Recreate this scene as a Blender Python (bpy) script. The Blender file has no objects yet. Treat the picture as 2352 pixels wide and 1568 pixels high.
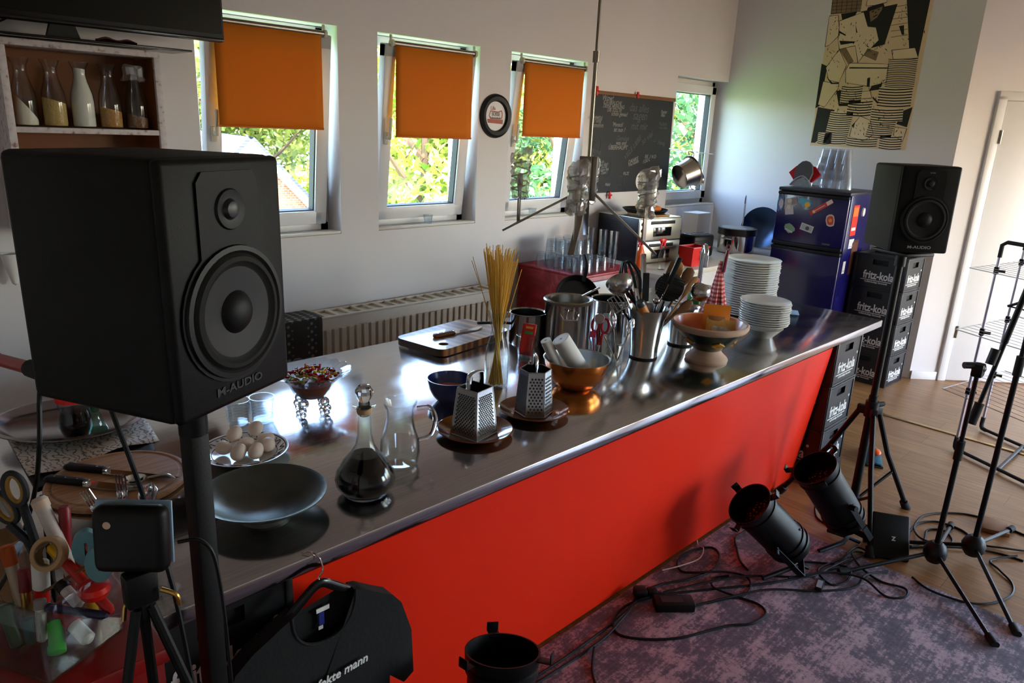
import bpy, bmesh, math, random
from mathutils import Vector, Matrix, Euler
S = bpy.context.scene
COL = S.collection
PI = math.pi
rnd = random.Random(7)

# ---------------------------------------------------------------- camera, world, sun, exposure
YAW, PITCH, ROLL, FPX = 0.7765, 0.28685, 0.04615, 1680.0
def make_camera():
    cy, sy, cp, sp = math.cos(YAW), math.sin(YAW), math.cos(PITCH), math.sin(PITCH)
    F = Vector((cy * cp, sy * cp, -sp)); R = Vector((sy, -cy, 0)); U = R.cross(F)
    c, s = math.cos(ROLL), math.sin(ROLL)
    R2 = R * c + U * s; U2 = U * c - R * s
    m = Matrix(((R2.x, U2.x, -F.x, 0.0), (R2.y, U2.y, -F.y, 0.0), (R2.z, U2.z, -F.z, 1.9), (0, 0, 0, 1)))
    cd = bpy.data.cameras.new('camera'); cd.sensor_width = 36.0; cd.lens = FPX / 2352 * 36.0
    cd.clip_start = 0.05; cd.clip_end = 400
    o = bpy.data.objects.new('camera', cd); COL.objects.link(o); o.matrix_world = m
    S.camera = o
make_camera()

S.view_settings.view_transform = 'Standard'
S.view_settings.look = 'None'
S.view_settings.gamma = 1.0
S.view_settings.use_curve_mapping = False
S.view_settings.exposure = 0.35

W = bpy.data.worlds.new('sky'); S.world = W; W.use_nodes = True
nt = W.node_tree; nt.nodes.clear()
sky = nt.nodes.new('ShaderNodeTexSky'); sky.sky_type = 'NISHITA'; sky.sun_disc = False
sky.sun_elevation = math.radians(42); sky.sun_rotation = math.radians(200); sky.dust_density = 1.6; sky.air_density = 1.0
bg = nt.nodes.new('ShaderNodeBackground'); bg.inputs['Strength'].default_value = 3.2
out = nt.nodes.new('ShaderNodeOutputWorld')
nt.links.new(sky.outputs[0], bg.inputs[0]); nt.links.new(bg.outputs[0], out.inputs[0])

sd = bpy.data.lights.new('sun', 'SUN'); sd.energy = 30.0; sd.angle = math.radians(0.6); sd.color = (1.0, 0.95, 0.86)
so = bpy.data.objects.new('sun', sd); COL.objects.link(so)
so.rotation_euler = Vector((0.72, -0.10, -0.80)).to_track_quat('-Z', 'Y').to_euler()

def portal(x, y, z, sx, sz, direction):
    d = bpy.data.lights.new('sky_portal', 'AREA'); d.shape = 'RECTANGLE'; d.size = sx; d.size_y = sz
    d.cycles.is_portal = True
    o = bpy.data.objects.new('sky_portal', d); COL.objects.link(o); o.location = (x, y, z)
    o.rotation_euler = Vector(direction).to_track_quat('-Z', 'Z').to_euler()
S.cycles.use_denoising = True
S.cycles.max_bounces = 10; S.cycles.diffuse_bounces = 5; S.cycles.glossy_bounces = 5
S.cycles.transparent_max_bounces = 24; S.cycles.transmission_bounces = 6
S.cycles.caustics_reflective = False; S.cycles.caustics_refractive = False
S.cycles.sample_clamp_indirect = 8.0

# ---------------------------------------------------------------- materials
def srgb(r, g, b):
    f = lambda v: (v / 255 / 12.92) if v <= 10.3 else ((v / 255 + 0.055) / 1.055) ** 2.4
    return (f(r), f(g), f(b), 1.0)
MATS = {}
def mat(name, col, rough=0.5, metal=0.0, noise=0.06, scale=18.0, bump=0.0, bscale=60.0, coat=0.0, spec=0.5, aniso=0.0, trans=0.0, ior=1.45):
    if name in MATS: return MATS[name]
    m = bpy.data.materials.new(name); m.use_nodes = True
    n = m.node_tree.nodes; l = m.node_tree.links; b = n['Principled BSDF']
    if len(col) == 3: col = srgb(*col)
    b.inputs['Roughness'].default_value = rough; b.inputs['Metallic'].default_value = metal
    b.inputs['Coat Weight'].default_value = coat; b.inputs['Specular IOR Level'].default_value = spec
    b.inputs['Anisotropic'].default_value = aniso; b.inputs['Transmission Weight'].default_value = trans
    b.inputs['IOR'].default_value = ior
    tc = n.new('ShaderNodeTexCoord')
    nz = n.new('ShaderNodeTexNoise'); nz.inputs['Scale'].default_value = scale; nz.inputs['Detail'].default_value = 4
    l.new(tc.outputs['Object'], nz.inputs['Vector'])
    mx = n.new('ShaderNodeMix'); mx.data_type = 'RGBA'
    lo = [max(0, c * (1 - noise)) for c in col[:3]] + [1]; hi = [min(1, c * (1 + noise)) for c in col[:3]] + [1]
    mx.inputs[6].default_value = lo; mx.inputs[7].default_value = hi
    l.new(nz.outputs[0], mx.inputs[0]); l.new(mx.outputs[2], b.inputs['Base Color'])
    if bump:
        nb = n.new('ShaderNodeTexNoise'); nb.inputs['Scale'].default_value = bscale; nb.inputs['Detail'].default_value = 3
        l.new(tc.outputs['Object'], nb.inputs['Vector'])
        bp = n.new('ShaderNodeBump'); bp.inputs['Strength'].default_value = bump; bp.inputs['Distance'].default_value = 0.01
        l.new(nb.outputs[0], bp.inputs['Height']); l.new(bp.outputs[0], b.inputs['Normal'])
    MATS[name] = m
    return m
def pattern(name, rough=0.6, metal=0.0, coat=0.0):
    """material whose colour (and bump) is wired by the caller"""
    m = bpy.data.materials.new(name); m.use_nodes = True; MATS[name] = m
    n = m.node_tree.nodes; l = m.node_tree.links; b = n['Principled BSDF']
    b.inputs['Roughness'].default_value = rough; b.inputs['Metallic'].default_value = metal; b.inputs['Coat Weight'].default_value = coat
    tc = n.new('ShaderNodeTexCoord')
    mp = n.new('ShaderNodeMapping'); l.new(tc.outputs['Object'], mp.inputs[0])
    return m, n, l, b, mp
def ramp(n, stops, interp='LINEAR'):
    r = n.new('ShaderNodeValToRGB'); r.color_ramp.interpolation = interp
    e = r.color_ramp.elements
    while len(e) < len(stops): e.new(0.5)
    for i, (p, c) in enumerate(stops):
        e[i].position = p; e[i].color = c if len(c) == 4 else srgb(*c)
    return r
def glass(name, tint=(0.96, 0.98, 0.98), edge=(0.80, 0.84, 0.85), gloss=1.0, rough=0.02):
    if name in MATS: return MATS[name]
    m = bpy.data.materials.new(name); m.use_nodes = True; MATS[name] = m
    n = m.node_tree.nodes; l = m.node_tree.links; n.clear()
    o = n.new('ShaderNodeOutputMaterial'); mix = n.new('ShaderNodeMixShader')
    tr = n.new('ShaderNodeBsdfTransparent'); gl = n.new('ShaderNodeBsdfGlossy'); gl.inputs['Roughness'].default_value = rough
    lw = n.new('ShaderNodeLayerWeight'); lw.inputs['Blend'].default_value = 0.35
    r = ramp(n, [(0.0, (*tint, 1)), (0.45, (*tint, 1)), (1.0, (*edge, 1))]); l.new(lw.outputs['Facing'], r.inputs[0]); l.new(r.outputs[0], tr.inputs[0])
    l2 = n.new('ShaderNodeLayerWeight'); l2.inputs['Blend'].default_value = 0.5
    pw = n.new('ShaderNodeMath'); pw.operation = 'POWER'; pw.inputs[1].default_value = 4.5; l.new(l2.outputs['Facing'], pw.inputs[0])
    mu = n.new('ShaderNodeMath'); mu.operation = 'MULTIPLY_ADD'; mu.inputs[1].default_value = 0.8; mu.inputs[2].default_value = 0.04 * gloss; mu.use_clamp = True
    l.new(pw.outputs[0], mu.inputs[0]); l.new(mu.outputs[0], mix.inputs[0])
    l.new(tr.outputs[0], mix.inputs[1]); l.new(gl.outputs[0], mix.inputs[2]); l.new(mix.outputs[0], o.inputs[0])
    return m
GL = glass('clear_glass', edge=(0.36, 0.41, 0.42), gloss=0.7)
GLW = glass('window_glass', tint=(0.97, 0.985, 0.98), edge=(0.9, 0.95, 0.93), gloss=0.8)
CRY = mat('crystal', (236, 238, 240), 0.02, noise=0.0, trans=1.0, ior=1.5)
GLC = glass('cut_glass', tint=(0.90, 0.93, 0.95), edge=(0.60, 0.66, 0.70), gloss=2.0, rough=0.06)
PLA = glass('crinkled_plastic_wrap', tint=(0.86, 0.84, 0.81), edge=(0.70, 0.66, 0.60), gloss=6.5, rough=0.10)
def milky(m, amount, col):
    n = m.node_tree.nodes; l = m.node_tree.links; o = n['Material Output']; src = o.inputs[0].links[0].from_socket
    d = n.new('ShaderNodeBsdfDiffuse'); d.inputs[0].default_value = srgb(*col); x = n.new('ShaderNodeMixShader'); x.inputs[0].default_value = amount
    l.new(src, x.inputs[1]); l.new(d.outputs[0], x.inputs[2]); l.new(x.outputs[0], o.inputs[0])
milky(PLA, 0.16, (236, 232, 226))
ACR = glass('clear_acrylic', tint=(0.93, 0.95, 0.94), edge=(0.55, 0.60, 0.57), gloss=1.6)
GREENGL = glass('green_glass', tint=(0.25, 0.72, 0.40), edge=(0.05, 0.35, 0.15), gloss=1.5)
MINT = glass('mint_glass', tint=(0.62, 0.85, 0.76), edge=(0.25, 0.5, 0.42), gloss=1.5)
BLACK = mat('black_plastic', (12, 12, 13), 0.45, spec=0.35, noise=0.15)
MATTE = mat('matte_black_paint', (9, 9, 9), 0.45, spec=0.28, noise=0.2, bump=0.05, bscale=300)
VINYL = mat('black_vinyl_wrap', (8, 8, 8), 0.55, spec=0.25, noise=0.25, scale=90, bump=0.12, bscale=500)
BAFF = mat('speaker_baffle', (9, 9, 10), 0.48, noise=0.2, spec=0.22, bump=0.04, bscale=300)
RUB = mat('black_rubber', (14, 14, 14), 0.75, noise=0.2)
CABLE = mat('black_cable_jacket', (10, 10, 11), 0.45, spec=0.3, noise=0.1)
STEEL = mat('brushed_steel', (176, 174, 170), 0.22, 1.0, noise=0.08, scale=40)
CHROME = mat('polished_chrome', (205, 206, 208), 0.07, 1.0, noise=0.03)
SATIN = mat('satin_nickel', (150, 142, 132), 0.3, 1.0, noise=0.08)
ALU = mat('aluminium_tube', (178, 178, 196), 0.32, 0.9, noise=0.05)
WHITE = mat('white_plastic', (232, 232, 230), 0.4, noise=0.02)
PAPER = mat('white_paper', (236, 235, 232), 0.8, noise=0.02)
CERAM = mat('white_porcelain', (232, 230, 224), 0.15, noise=0.02, coat=0.3)
REDP = mat('red_plastic', (214, 26, 16), 0.35, noise=0.05)
ORANGEP = mat('orange_plastic', (238, 92, 16), 0.35, noise=0.05)
WOOD = mat('beech_wood', (186, 138, 84), 0.5, noise=0.2, scale=30)
DWOOD = mat('dark_wood', (112, 72, 38), 0.5, noise=0.3, scale=30)
BRASS = mat('brass', (190, 150, 80), 0.3, 1.0, noise=0.1)
BLUEP = mat('blue_plastic', (30, 62, 150), 0.4, noise=0.1)
YELLOW = mat('yellow_plastic', (226, 172, 26), 0.4, noise=0.08)
GREENP = mat('green_plastic', (52, 200, 48), 0.4, noise=0.08)

# ---------------------------------------------------------------- mesh helpers
class MB:
    def __init__(s):
        s.v = []; s.f = []; s.mi = []; s.m = 0; s.X = Matrix()
    def at(s, *loc, rz=0, rx=0, ry=0, sc=1):
        s.X = Matrix.Translation(Vector(loc if loc else (0, 0, 0))) @ Euler((rx, ry, rz)).to_matrix().to_4x4() @ Matrix.Scale(sc, 4)
        return s
    def add(s, vs, fs):
        b = len(s.v)
        s.v += [tuple(s.X @ Vector(p)) for p in vs]
        s.f += [[i + b for i in f] for f in fs]; s.mi += [s.m] * len(fs)
        return s
    def addbm(s, bm):
        bm.verts.index_update()
        s.add([v.co.copy() for v in bm.verts], [[v.index for v in f.verts] for f in bm.faces]); bm.free(); return s
    def box(s, c, d, bev=0.0, seg=2, R=None):
        if bev <= 0:
            x, y, z = d[0] / 2, d[1] / 2, d[2] / 2
            P = [(-x, -y, -z), (x, -y, -z), (x, y, -z), (-x, y, -z), (-x, -y, z), (x, -y, z), (x, y, z), (-x, y, z)]
            Fc = [(3, 2, 1, 0), (4, 5, 6, 7), (0, 1, 5, 4), (1, 2, 6, 5), (2, 3, 7, 6), (3, 0, 4, 7)]
        else:
            bm = bmesh.new(); bmesh.ops.create_cube(bm, size=1)
            for v in bm.verts: v.co = Vector((v.co.x * d[0], v.co.y * d[1], v.co.z * d[2]))
            bmesh.ops.bevel(bm, geom=bm.edges[:], offset=min(bev, min(d) * 0.49), segments=seg, profile=0.5, affect='EDGES')
            bm.verts.index_update(); P = [tuple(v.co) for v in bm.verts]; Fc = [[v.index for v in f.verts] for f in bm.faces]; bm.free()
        M = Matrix.Translation(Vector(c)) @ (R.to_4x4() if R else Matrix())
        return s.add([M @ Vector(p) for p in P], Fc)
    def lathe(s, prof, n=32, c=(0, 0, 0), axis=None, sx=1, sy=1, close=False):
        """revolve [(r,z)] about z (or about axis, from point c)"""
        Q = Vector((0, 0, 1)).rotation_difference(Vector(axis)).to_matrix() if axis is not None else Matrix.Identity(3)
        vs, fs, rings = [], [], []
        for r, z in prof:
            if r < 1e-6: rings.append([len(vs)]); vs.append((0, 0, z))
            else:
                rings.append(list(range(len(vs), len(vs) + n)))
                vs += [(r * math.cos(2 * PI * i / n) * sx, r * math.sin(2 * PI * i / n) * sy, z) for i in range(n)]
        pairs = list(zip(rings, rings[1:]))
        if close: pairs.append((rings[-1], rings[0]))
        for a, b in pairs:
            for i in range(n):
                j = (i + 1) % n
                if len(a) == 1 and len(b) == 1: continue
                if len(a) == 1: fs.append((a[0], b[j], b[i]))
                elif len(b) == 1: fs.append((a[i], a[j], b[0]))
                else: fs.append((a[i], a[j], b[j], b[i]))
        return s.add([Vector(c) + Q @ Vector(p) for p in vs], fs)
    def cyl(s, a, b, r, r2=None, n=20):
        a, b = Vector(a), Vector(b); h = (b - a).length; r2 = r if r2 is None else r2
        return s.lathe([(0, 0), (r, 0), (r2, h), (0, h)], n, a, b - a)
    def ball(s, c, r, n=20, k=10, sq=(1, 1, 1)):
        X = s.X; s.X = X @ Matrix.Translation(Vector(c)) @ Matrix.Diagonal((*sq, 1))
        s.lathe([(r * math.sin(PI * i / k), -r * math.cos(PI * i / k)) for i in range(k + 1)], n); s.X = X; return s
    def tube(s, pts, r, n=8, closed=False, smooth=0, flat=1.0):
        P = [Vector(p) for p in pts]
        if smooth: P = spline(P, smooth, closed)
        m = len(P); R = r if callable(r) else (lambda t: r)
        vs, fs = [], []; up = None
        for i in range(m):
            t = (P[(i + 1) % m] - P[i - 1]) if closed else (P[min(i + 1, m - 1)] - P[max(i - 1, 0)])
            t.normalize()
            if up is None:
                up = Vector((0, 0, 1)) if abs(t.z) < 0.9 else Vector((1, 0, 0))
            u = (up - t * up.dot(t))
            if u.length < 1e-5: u = t.orthogonal()
            u.normalize(); w = t.cross(u); up = u; rr = R(i / max(1, m - 1))
            vs += [P[i] + u * (math.cos(2 * PI * k / n) * rr * flat) + w * (math.sin(2 * PI * k / n) * rr) for k in range(n)]
        for i in range(m if closed else m - 1):
            a, b = i * n, ((i + 1) % m) * n
            for k in range(n): fs.append((a + k, a + (k + 1) % n, b + (k + 1) % n, b + k))
        if not closed: fs += [tuple(range(n))[::-1], tuple(range((m - 1) * n, m * n))]
        return s.add(vs, fs)
    def prism(s, pts, z0, z1):
        n = len(pts); vs = [(x, y, z0) for x, y in pts] + [(x, y, z1) for x, y in pts]
        return s.add(vs, [tuple(range(n))[::-1], tuple(range(n, 2 * n))] + [(i, (i + 1) % n, n + (i + 1) % n, n + i) for i in range(n)])
    def ring(s, outer, inner, z0, z1):
        """prism between two outlines with the same number of points"""
        n = len(outer); vs = [(*p, z) for z in (z0, z1) for o in (outer, inner) for p in o]
        fs = []
        for i in range(n):
            j = (i + 1) % n
            fs += [(i, n + i, n + j, j), (2 * n + i, 2 * n + j, 3 * n + j, 3 * n + i), (i, j, 2 * n + j, 2 * n + i), (n + i, 3 * n + i, 3 * n + j, n + j)]
        return s.add(vs, fs)
    def plate(s, pts):
        return s.add(pts, [tuple(range(len(pts)))])
    def grid(s, fn, nu, nv):
        vs = [fn(i / nu, j / nv) for j in range(nv + 1) for i in range(nu + 1)]
        return s.add(vs, [(j * (nu + 1) + i, j * (nu + 1) + i + 1, (j + 1) * (nu + 1) + i + 1, (j + 1) * (nu + 1) + i) for j in range(nv) for i in range(nu)])
    def text(s, t, size, M, ext=0.0004, bold=0.0, sx=1.0, shear=0.0, align='CENTER'):
        vs, fs = text_mesh(t, size, ext, bold, shear, align)
        X = s.X; s.X = X @ M @ Matrix.Diagonal((sx, 1, 1, 1)); s.add(vs, fs); s.X = X; return s
    def build(s, name, mats, parent=None, angle=35, label=None, thick=0, sub=0):
        me = bpy.data.meshes.new(name); me.from_pydata(s.v, [], s.f)
        for m in (mats if isinstance(mats, (list, tuple)) else [mats]): me.materials.append(m)
        me.polygons.foreach_set('material_index', s.mi)
        me.polygons.foreach_set('use_smooth', [True] * len(s.f)); me.update()
        me.set_sharp_from_angle(angle=math.radians(angle))
        o = bpy.data.objects.new(name, me); COL.objects.link(o)
        if parent: o.parent = parent
        if label: o['label'] = label
        if thick:
            md = o.modifiers.new('thickness', 'SOLIDIFY'); md.thickness = thick; md.offset = 0
        if sub:
            md = o.modifiers.new('smooth', 'SUBSURF'); md.levels = sub; md.render_levels = sub
        return o
def spline(P, k, closed=False):
    out = []; n = len(P)
    for i in range(n if closed else n - 1):
        if closed: a, b, c, d = P[i - 1], P[i], P[(i + 1) % n], P[(i + 2) % n]
        else: a, b, c, d = P[max(i - 1, 0)], P[i], P[i + 1], P[min(i + 2, n - 1)]
        for j in range(k):
            t = j / k
            out.append(0.5 * ((2 * b) + (c - a) * t + (2 * a - 5 * b + 4 * c - d) * t * t + (3 * b - a - 3 * c + d) * t ** 3))
    if not closed: out.append(P[-1])
    return out
TXT = {}
def text_mesh(t, size, ext, bold, shear, align):
    k = (t, size, ext, bold, shear, align)
    if k in TXT: return TXT[k]
    c = bpy.data.curves.new('lettering', 'FONT'); c.body = t; c.size = size; c.extrude = ext; c.offset = bold; c.shear = shear
    c.align_x = align; c.align_y = 'CENTER'; c.resolution_u = 3
    o = bpy.data.objects.new('lettering', c); COL.objects.link(o)
    dg = bpy.context.evaluated_depsgraph_get(); dg.update()
    me = o.evaluated_get(dg).to_mesh()
    r = ([tuple(v.co) for v in me.vertices], [list(p.vertices) for p in me.polygons])
    bpy.data.objects.remove(o); bpy.data.curves.remove(c)
    TXT[k] = r
    return r
def facing(loc, right, up):
    """matrix of a flat drawing (x right, y up) standing in the scene"""
    r, u = Vector(right).normalized(), Vector(up).normalized(); n = r.cross(u)
    return Matrix(((r.x, u.x, n.x, loc[0]), (r.y, u.y, n.y, loc[1]), (r.z, u.z, n.z, loc[2]), (0, 0, 0, 1)))
def tag(o, label, cat, group=None, kind=None):
    o['label'] = label; o['category'] = cat
    if group: o['group'] = group
    if kind: o['kind'] = kind
    return o
def thing(name, label, cat, loc=(0, 0, 0), rz=0.0, group=None, rot=None):
    o = bpy.data.objects.new(name, None); COL.objects.link(o); o.location = loc
    o.rotation_euler = rot if rot else (0, 0, rz); o.empty_display_size = 0.05
    return tag(o, label, cat, group)
def struct(o):
    o['kind'] = 'structure'; return o
KIDS = {}
def dup(root, loc, rz=None, label=None, rot=None):
    """a copy of a thing with copies of its parts and sub-parts"""
    r = root.copy(); COL.objects.link(r); r.location = loc
    if rot: r.rotation_euler = rot
    elif rz is not None: r.rotation_euler = (0, 0, rz)
    if label: r['label'] = label
    for ch in list(root.children):
        c = ch.copy(); COL.objects.link(c); c.parent = r
        for g in list(ch.children):
            d = g.copy(); COL.objects.link(d); d.parent = c
    return r
# ---------------------------------------------------------------- room shell
WALLM = mat('white_wall_paint', (225, 222, 224), 0.75, noise=0.025, scale=3, bump=0.06, bscale=220)
CEILM = mat('ceiling_paint', (222, 216, 212), 0.9, noise=0.02, scale=2)
TRIM = mat('white_lacquer', (228, 228, 230), 0.35, noise=0.02)
PVC = mat('window_pvc', (226, 226, 228), 0.3, noise=0.02)
SEAL = mat('window_rubber_seal', (40, 42, 44), 0.6)
fl, n, l, b, mp = pattern('oak_laminate', 0.38)
mp.inputs['Rotation'].default_value = (0, 0, PI / 2)
br = n.new('ShaderNodeTexBrick'); br.inputs['Scale'].default_value = 1.0; br.inputs['Mortar Size'].default_value = 0.0012
br.inputs['Brick Width'].default_value = 1.2; br.inputs['Row Height'].default_value = 0.19; br.inputs['Bias'].default_value = 0.0
br.inputs['Color1'].default_value = srgb(146, 102, 60); br.inputs['Color2'].default_value = srgb(164, 120, 74); br.inputs['Mortar'].default_value = srgb(92, 64, 40)
l.new(mp.outputs[0], br.inputs[0])
m2 = n.new('ShaderNodeMapping'); m2.inputs['Scale'].default_value = (9, 0.7, 1); l.new(mp.inputs[0].links[0].from_socket, m2.inputs[0])
g = n.new('ShaderNodeTexNoise'); g.inputs['Scale'].default_value = 5; g.inputs['Detail'].default_value = 7; l.new(m2.outputs[0], g.inputs[0])
gr = ramp(n, [(0.3, (0.62, 0.6, 0.58, 1)), (0.7, (1.1, 1.1, 1.1, 1))]); l.new(g.outputs[0], gr.inputs[0])
mu = n.new('ShaderNodeMix'); mu.data_type = 'RGBA'; mu.blend_type = 'MULTIPLY'; mu.inputs[0].default_value = 1
l.new(br.outputs[0], mu.inputs[6]); l.new(gr.outputs[0], mu.inputs[7]); l.new(mu.outputs[2], b.inputs['Base Color'])
WY, WT = 3.75, 0.30                       # inner face and thickness of the window wall
HZ = 3.6
mb = MB(); mb.box((3.4, -0.2, -0.05), (10.2, 8.5, 0.1)); struct(mb.build('floor', fl))
mb = MB(); mb.box((3.4, -0.2, HZ + 0.05), (10.2, 8.5, 0.1)); struct(mb.build('ceiling', CEILM))
OPEN = [(1.555, 2.344), (2.607, 3.402), (3.686, 4.492), (5.705, 6.56)]
ZB, ZT = 1.245, 2.378
def wall_with_openings(x0, x1, opens, zb, zt, box):
    x = x0
    for a, c in opens:
        if a > x: box(x, a, 0, HZ)
        box(a, c, 0, zb); box(a, c, zt, HZ); x = c
    if x1 > x: box(x, x1, 0, HZ)
mb = MB()
wall_with_openings(-1.7, 6.56, OPEN, ZB, ZT, lambda a, c, z0, z1: mb.box(((a + c) / 2, WY + WT / 2, (z0 + z1) / 2), (c - a, WT, z1 - z0)))
struct(mb.build('wall_back', WALLM))
mb = MB(); mb.prism([(6.56, 4.05), (6.56, 1.73), (6.563, 1.727), (8.16, 0.13), (8.4, 0.13), (8.4, 4.05)], 0, HZ)
struct(mb.build('wall_right', WALLM))
mb = MB()
wall_with_openings(-4.4, 0.13, [(-3.6, -2.1), (-1.7, -0.2)], 0.45, 2.5, lambda a, c, z0, z1: mb.box((8.28, (a + c) / 2, (z0 + z1) / 2), (0.24, c - a, z1 - z0)))
struct(mb.build('wall_side', WALLM))
mb = MB()
wall_with_openings(-1.7, 8.4, [(5.3, 7.6)], 0.6, 2.5, lambda a, c, z0, z1: mb.box(((a + c) / 2, -4.28, (z0 + z1) / 2), (c - a, 0.24, z1 - z0)))
struct(mb.build('wall_front', WALLM))
mb = MB(); mb.box((-1.58, -0.2, HZ / 2), (0.24, 8.3, HZ)); struct(mb.build('wall_left', WALLM))
for a, c in OPEN: portal((a + c) / 2, WY + WT + 0.02, (ZB + ZT) / 2, c - a, ZT - ZB, (0, -1, 0))
for y in (-2.85, -0.95): portal(8.42, y, 1.475, 1.5, 2.05, (-1, 0, 0))
for x, w in ((6.45, 2.3),): portal(x, -4.42, 1.55, w, 1.9, (0, 1, 0))

# skirting and door on the angled wall; its frame of reference: s along the wall, t out of it
AW = Matrix.Translation((6.5615, 1.7285, 0)) @ Matrix.Rotation(-PI / 4, 4, 'Z')    # x = along the wall, -y = into the room
mb = MB(); mb.X = AW; mb.box((0.115, -0.008, 0.035), (0.215, 0.016, 0.07), 0.003); struct(mb.build('baseboard_right', TRIM))
mb = MB(); mb.X = AW
for x in (0.262, 1.29): mb.box((x, -0.010, 1.14), (0.066, 0.04, 2.28), 0.006)
mb.box((0.776, -0.010, 2.28), (1.094, 0.04, 0.066), 0.006)
fr = struct(mb.build('door_1', TRIM))
mb = MB(); mb.X = AW; mb.box((0.780, -0.004, 1.126), (0.955, 0.034, 2.235), 0.004); mb.build('door_leaf', TRIM, fr)
for z in (0.43, 1.98):
    mb = MB(); mb.X = AW; mb.cyl((0.298, -0.036, z - 0.05), (0.298, -0.036, z + 0.05), 0.009, n=12); mb.build('hinge', SATIN, fr)
mb = MB(); mb.box((5.48, 0.2, 0.004), (0.035, 3.0, 0.006), 0.002); struct(mb.build('trim_1', mat('brass_floor_strip', (186, 160, 112), 0.35, 0.8)))

# ---------------------------------------------------------------- windows (frame fixed in the opening, sash tilted open)
def frame_bars(mb, x0, x1, z0, z1, w, y, d, bev=0.006):
    mb.box(((x0 + x1) / 2, y, z0 + w / 2), (x1 - x0, d, w), bev); mb.box(((x0 + x1) / 2, y, z1 - w / 2), (x1 - x0, d, w), bev)
    mb.box((x0 + w / 2, y, (z0 + z1) / 2), (w, d, z1 - z0), bev); mb.box((x1 - w / 2, y, (z0 + z1) / 2), (w, d, z1 - z0), bev)
TILT = math.radians(6.0)
def window(k, x0, x1, tilted):
    y = WY + 0.135
    mb = MB(); frame_bars(mb, x0 + 0.002, x1 - 0.002, ZB + 0.002, ZT - 0.002, 0.058, y + 0.03, 0.06)
    root = struct(mb.build('window_%d' % k, PVC))
    # sash coordinates: origin on its lower hinge line
    sx, sz = (x0 + x1) / 2, ZB + 0.055
    hw, h = (x1 - x0) / 2 - 0.045, ZT - ZB - 0.10
    Mx = Matrix.Translation((sx, y, sz)) @ Matrix.Rotation(TILT if tilted else 0, 4, 'X')
    mb = MB(); mb.X = Mx; frame_bars(mb, -hw, hw, 0, h, 0.078, -0.015, 0.062, 0.008)
    s = mb.build('sash', PVC, root)
    mb = MB(); mb.X = Mx; frame_bars(mb, -hw + 0.074, hw - 0.074, 0.074, h - 0.074, 0.010, -0.006, 0.05, 0.0); mb.build('seal', SEAL, s)
    mb = MB(); mb.X = Mx; mb.box((0, 0.0, h / 2), (2 * hw - 0.15, 0.006, h - 0.15)); mb.build('pane', GLW, s)
    if k < 4:
        mb = MB(); mb.X = Mx; mb.box((-hw + 0.036, -0.052, 0.50), (0.028, 0.014, 0.075), 0.005)
        mb.cyl((-hw + 0.036, -0.05, 0.505), (-hw + 0.036, -0.085, 0.505), 0.010)
        mb.box((-hw + 0.036, -0.088, 0.56), (0.018, 0.014, 0.13), 0.006); mb.build('handle', mat('ivory_plastic', (206, 200, 180), 0.4), s)
    mb = MB(); mb.box(((x0 + x1) / 2, WY + 0.052, ZB + 0.008), (x1 - x0 - 0.004, 0.10, 0.014), 0.003); mb.build('window_sill', mat('pale_sill', (216, 210, 198), 0.5), root)
    return Mx, hw, h
BLIND = pattern('orange_blind_fabric', 0.85)
m, n, l, b, mp = BLIND
w1 = n.new('ShaderNodeTexWave'); w1.inputs['Scale'].default_value = 160; w1.bands_direction = 'Z'; l.new(mp.outputs[0], w1.inputs[0])
r = ramp(n, [(0, (212, 118, 2)), (1, (220, 126, 4))]); l.new(w1.outputs[0], r.inputs[0]); l.new(r.outputs[0], b.inputs['Base Color'])
tb = n.new('ShaderNodeBsdfTranslucent'); tb.inputs[0].default_value = srgb(240, 120, 10)
mxs = n.new('ShaderNodeMixShader'); mxs.inputs[0].default_value = 0.14; o_ = n['Material Output']
l.new(b.outputs[0], mxs.inputs[1]); l.new(tb.outputs[0], mxs.inputs[2]); l.new(mxs.outputs[0], o_.inputs[0])
BL = [(1.640, 2.225, 1.829, 'wide orange roller blind on the window partly behind the television'),
      (2.712, 3.312, 1.800, 'orange roller blind on the window left of the round black plaque'),
      (3.790, 4.413, 1.829, 'orange roller blind on the window between the round plaque and the chalkboard')]
for k, (x0, x1) in enumerate(OPEN):
    window(k + 1, x0, x1, k < 3)
    if k < 3:
        a, c, zb, lab = BL[k]
        t = thing('roller_blind', lab, 'blind', ((a + c) / 2, 3.722, zb), group='orange roller blinds on the tilted windows')
        zt = 2.318 - zb; hw = (c - a) / 2
        mb = MB(); mb.grid(lambda u, v: (-hw + 2 * hw * u, 0.004 * math.sin(PI * u * 2) * (1 - v) - 0.004, zt * v), 12, 10); mb.build('fabric', BLIND[0], t, thick=0.0012)
        mb = MB(); mb.cyl((-hw - 0.006, 0.006, zt + 0.008), (hw + 0.022, 0.006, zt + 0.008), 0.0155); mb.build('roller_tube', SATIN, t)
        for sgn in (-1, 1):
            mb = MB(); X = hw + 0.026 if sgn > 0 else -hw - 0.020
            mb.cyl((X - 0.008, 0.006, zt + 0.008), (X + 0.008, 0.006, zt + 0.008), 0.021); mb.box((X, 0.016, zt + 0.03), (0.014, 0.012, 0.05), 0.003)
            mb.build('bracket', mat('ivory_plastic', (206, 200, 180), 0.4), t)
        mb = MB(); mb.cyl((-hw, -0.004, 0.006), (hw, -0.004, 0.006), 0.006, n=10); mb.build('bottom_bar', mat('orange_hem', (208, 104, 12), 0.7), t)
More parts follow.
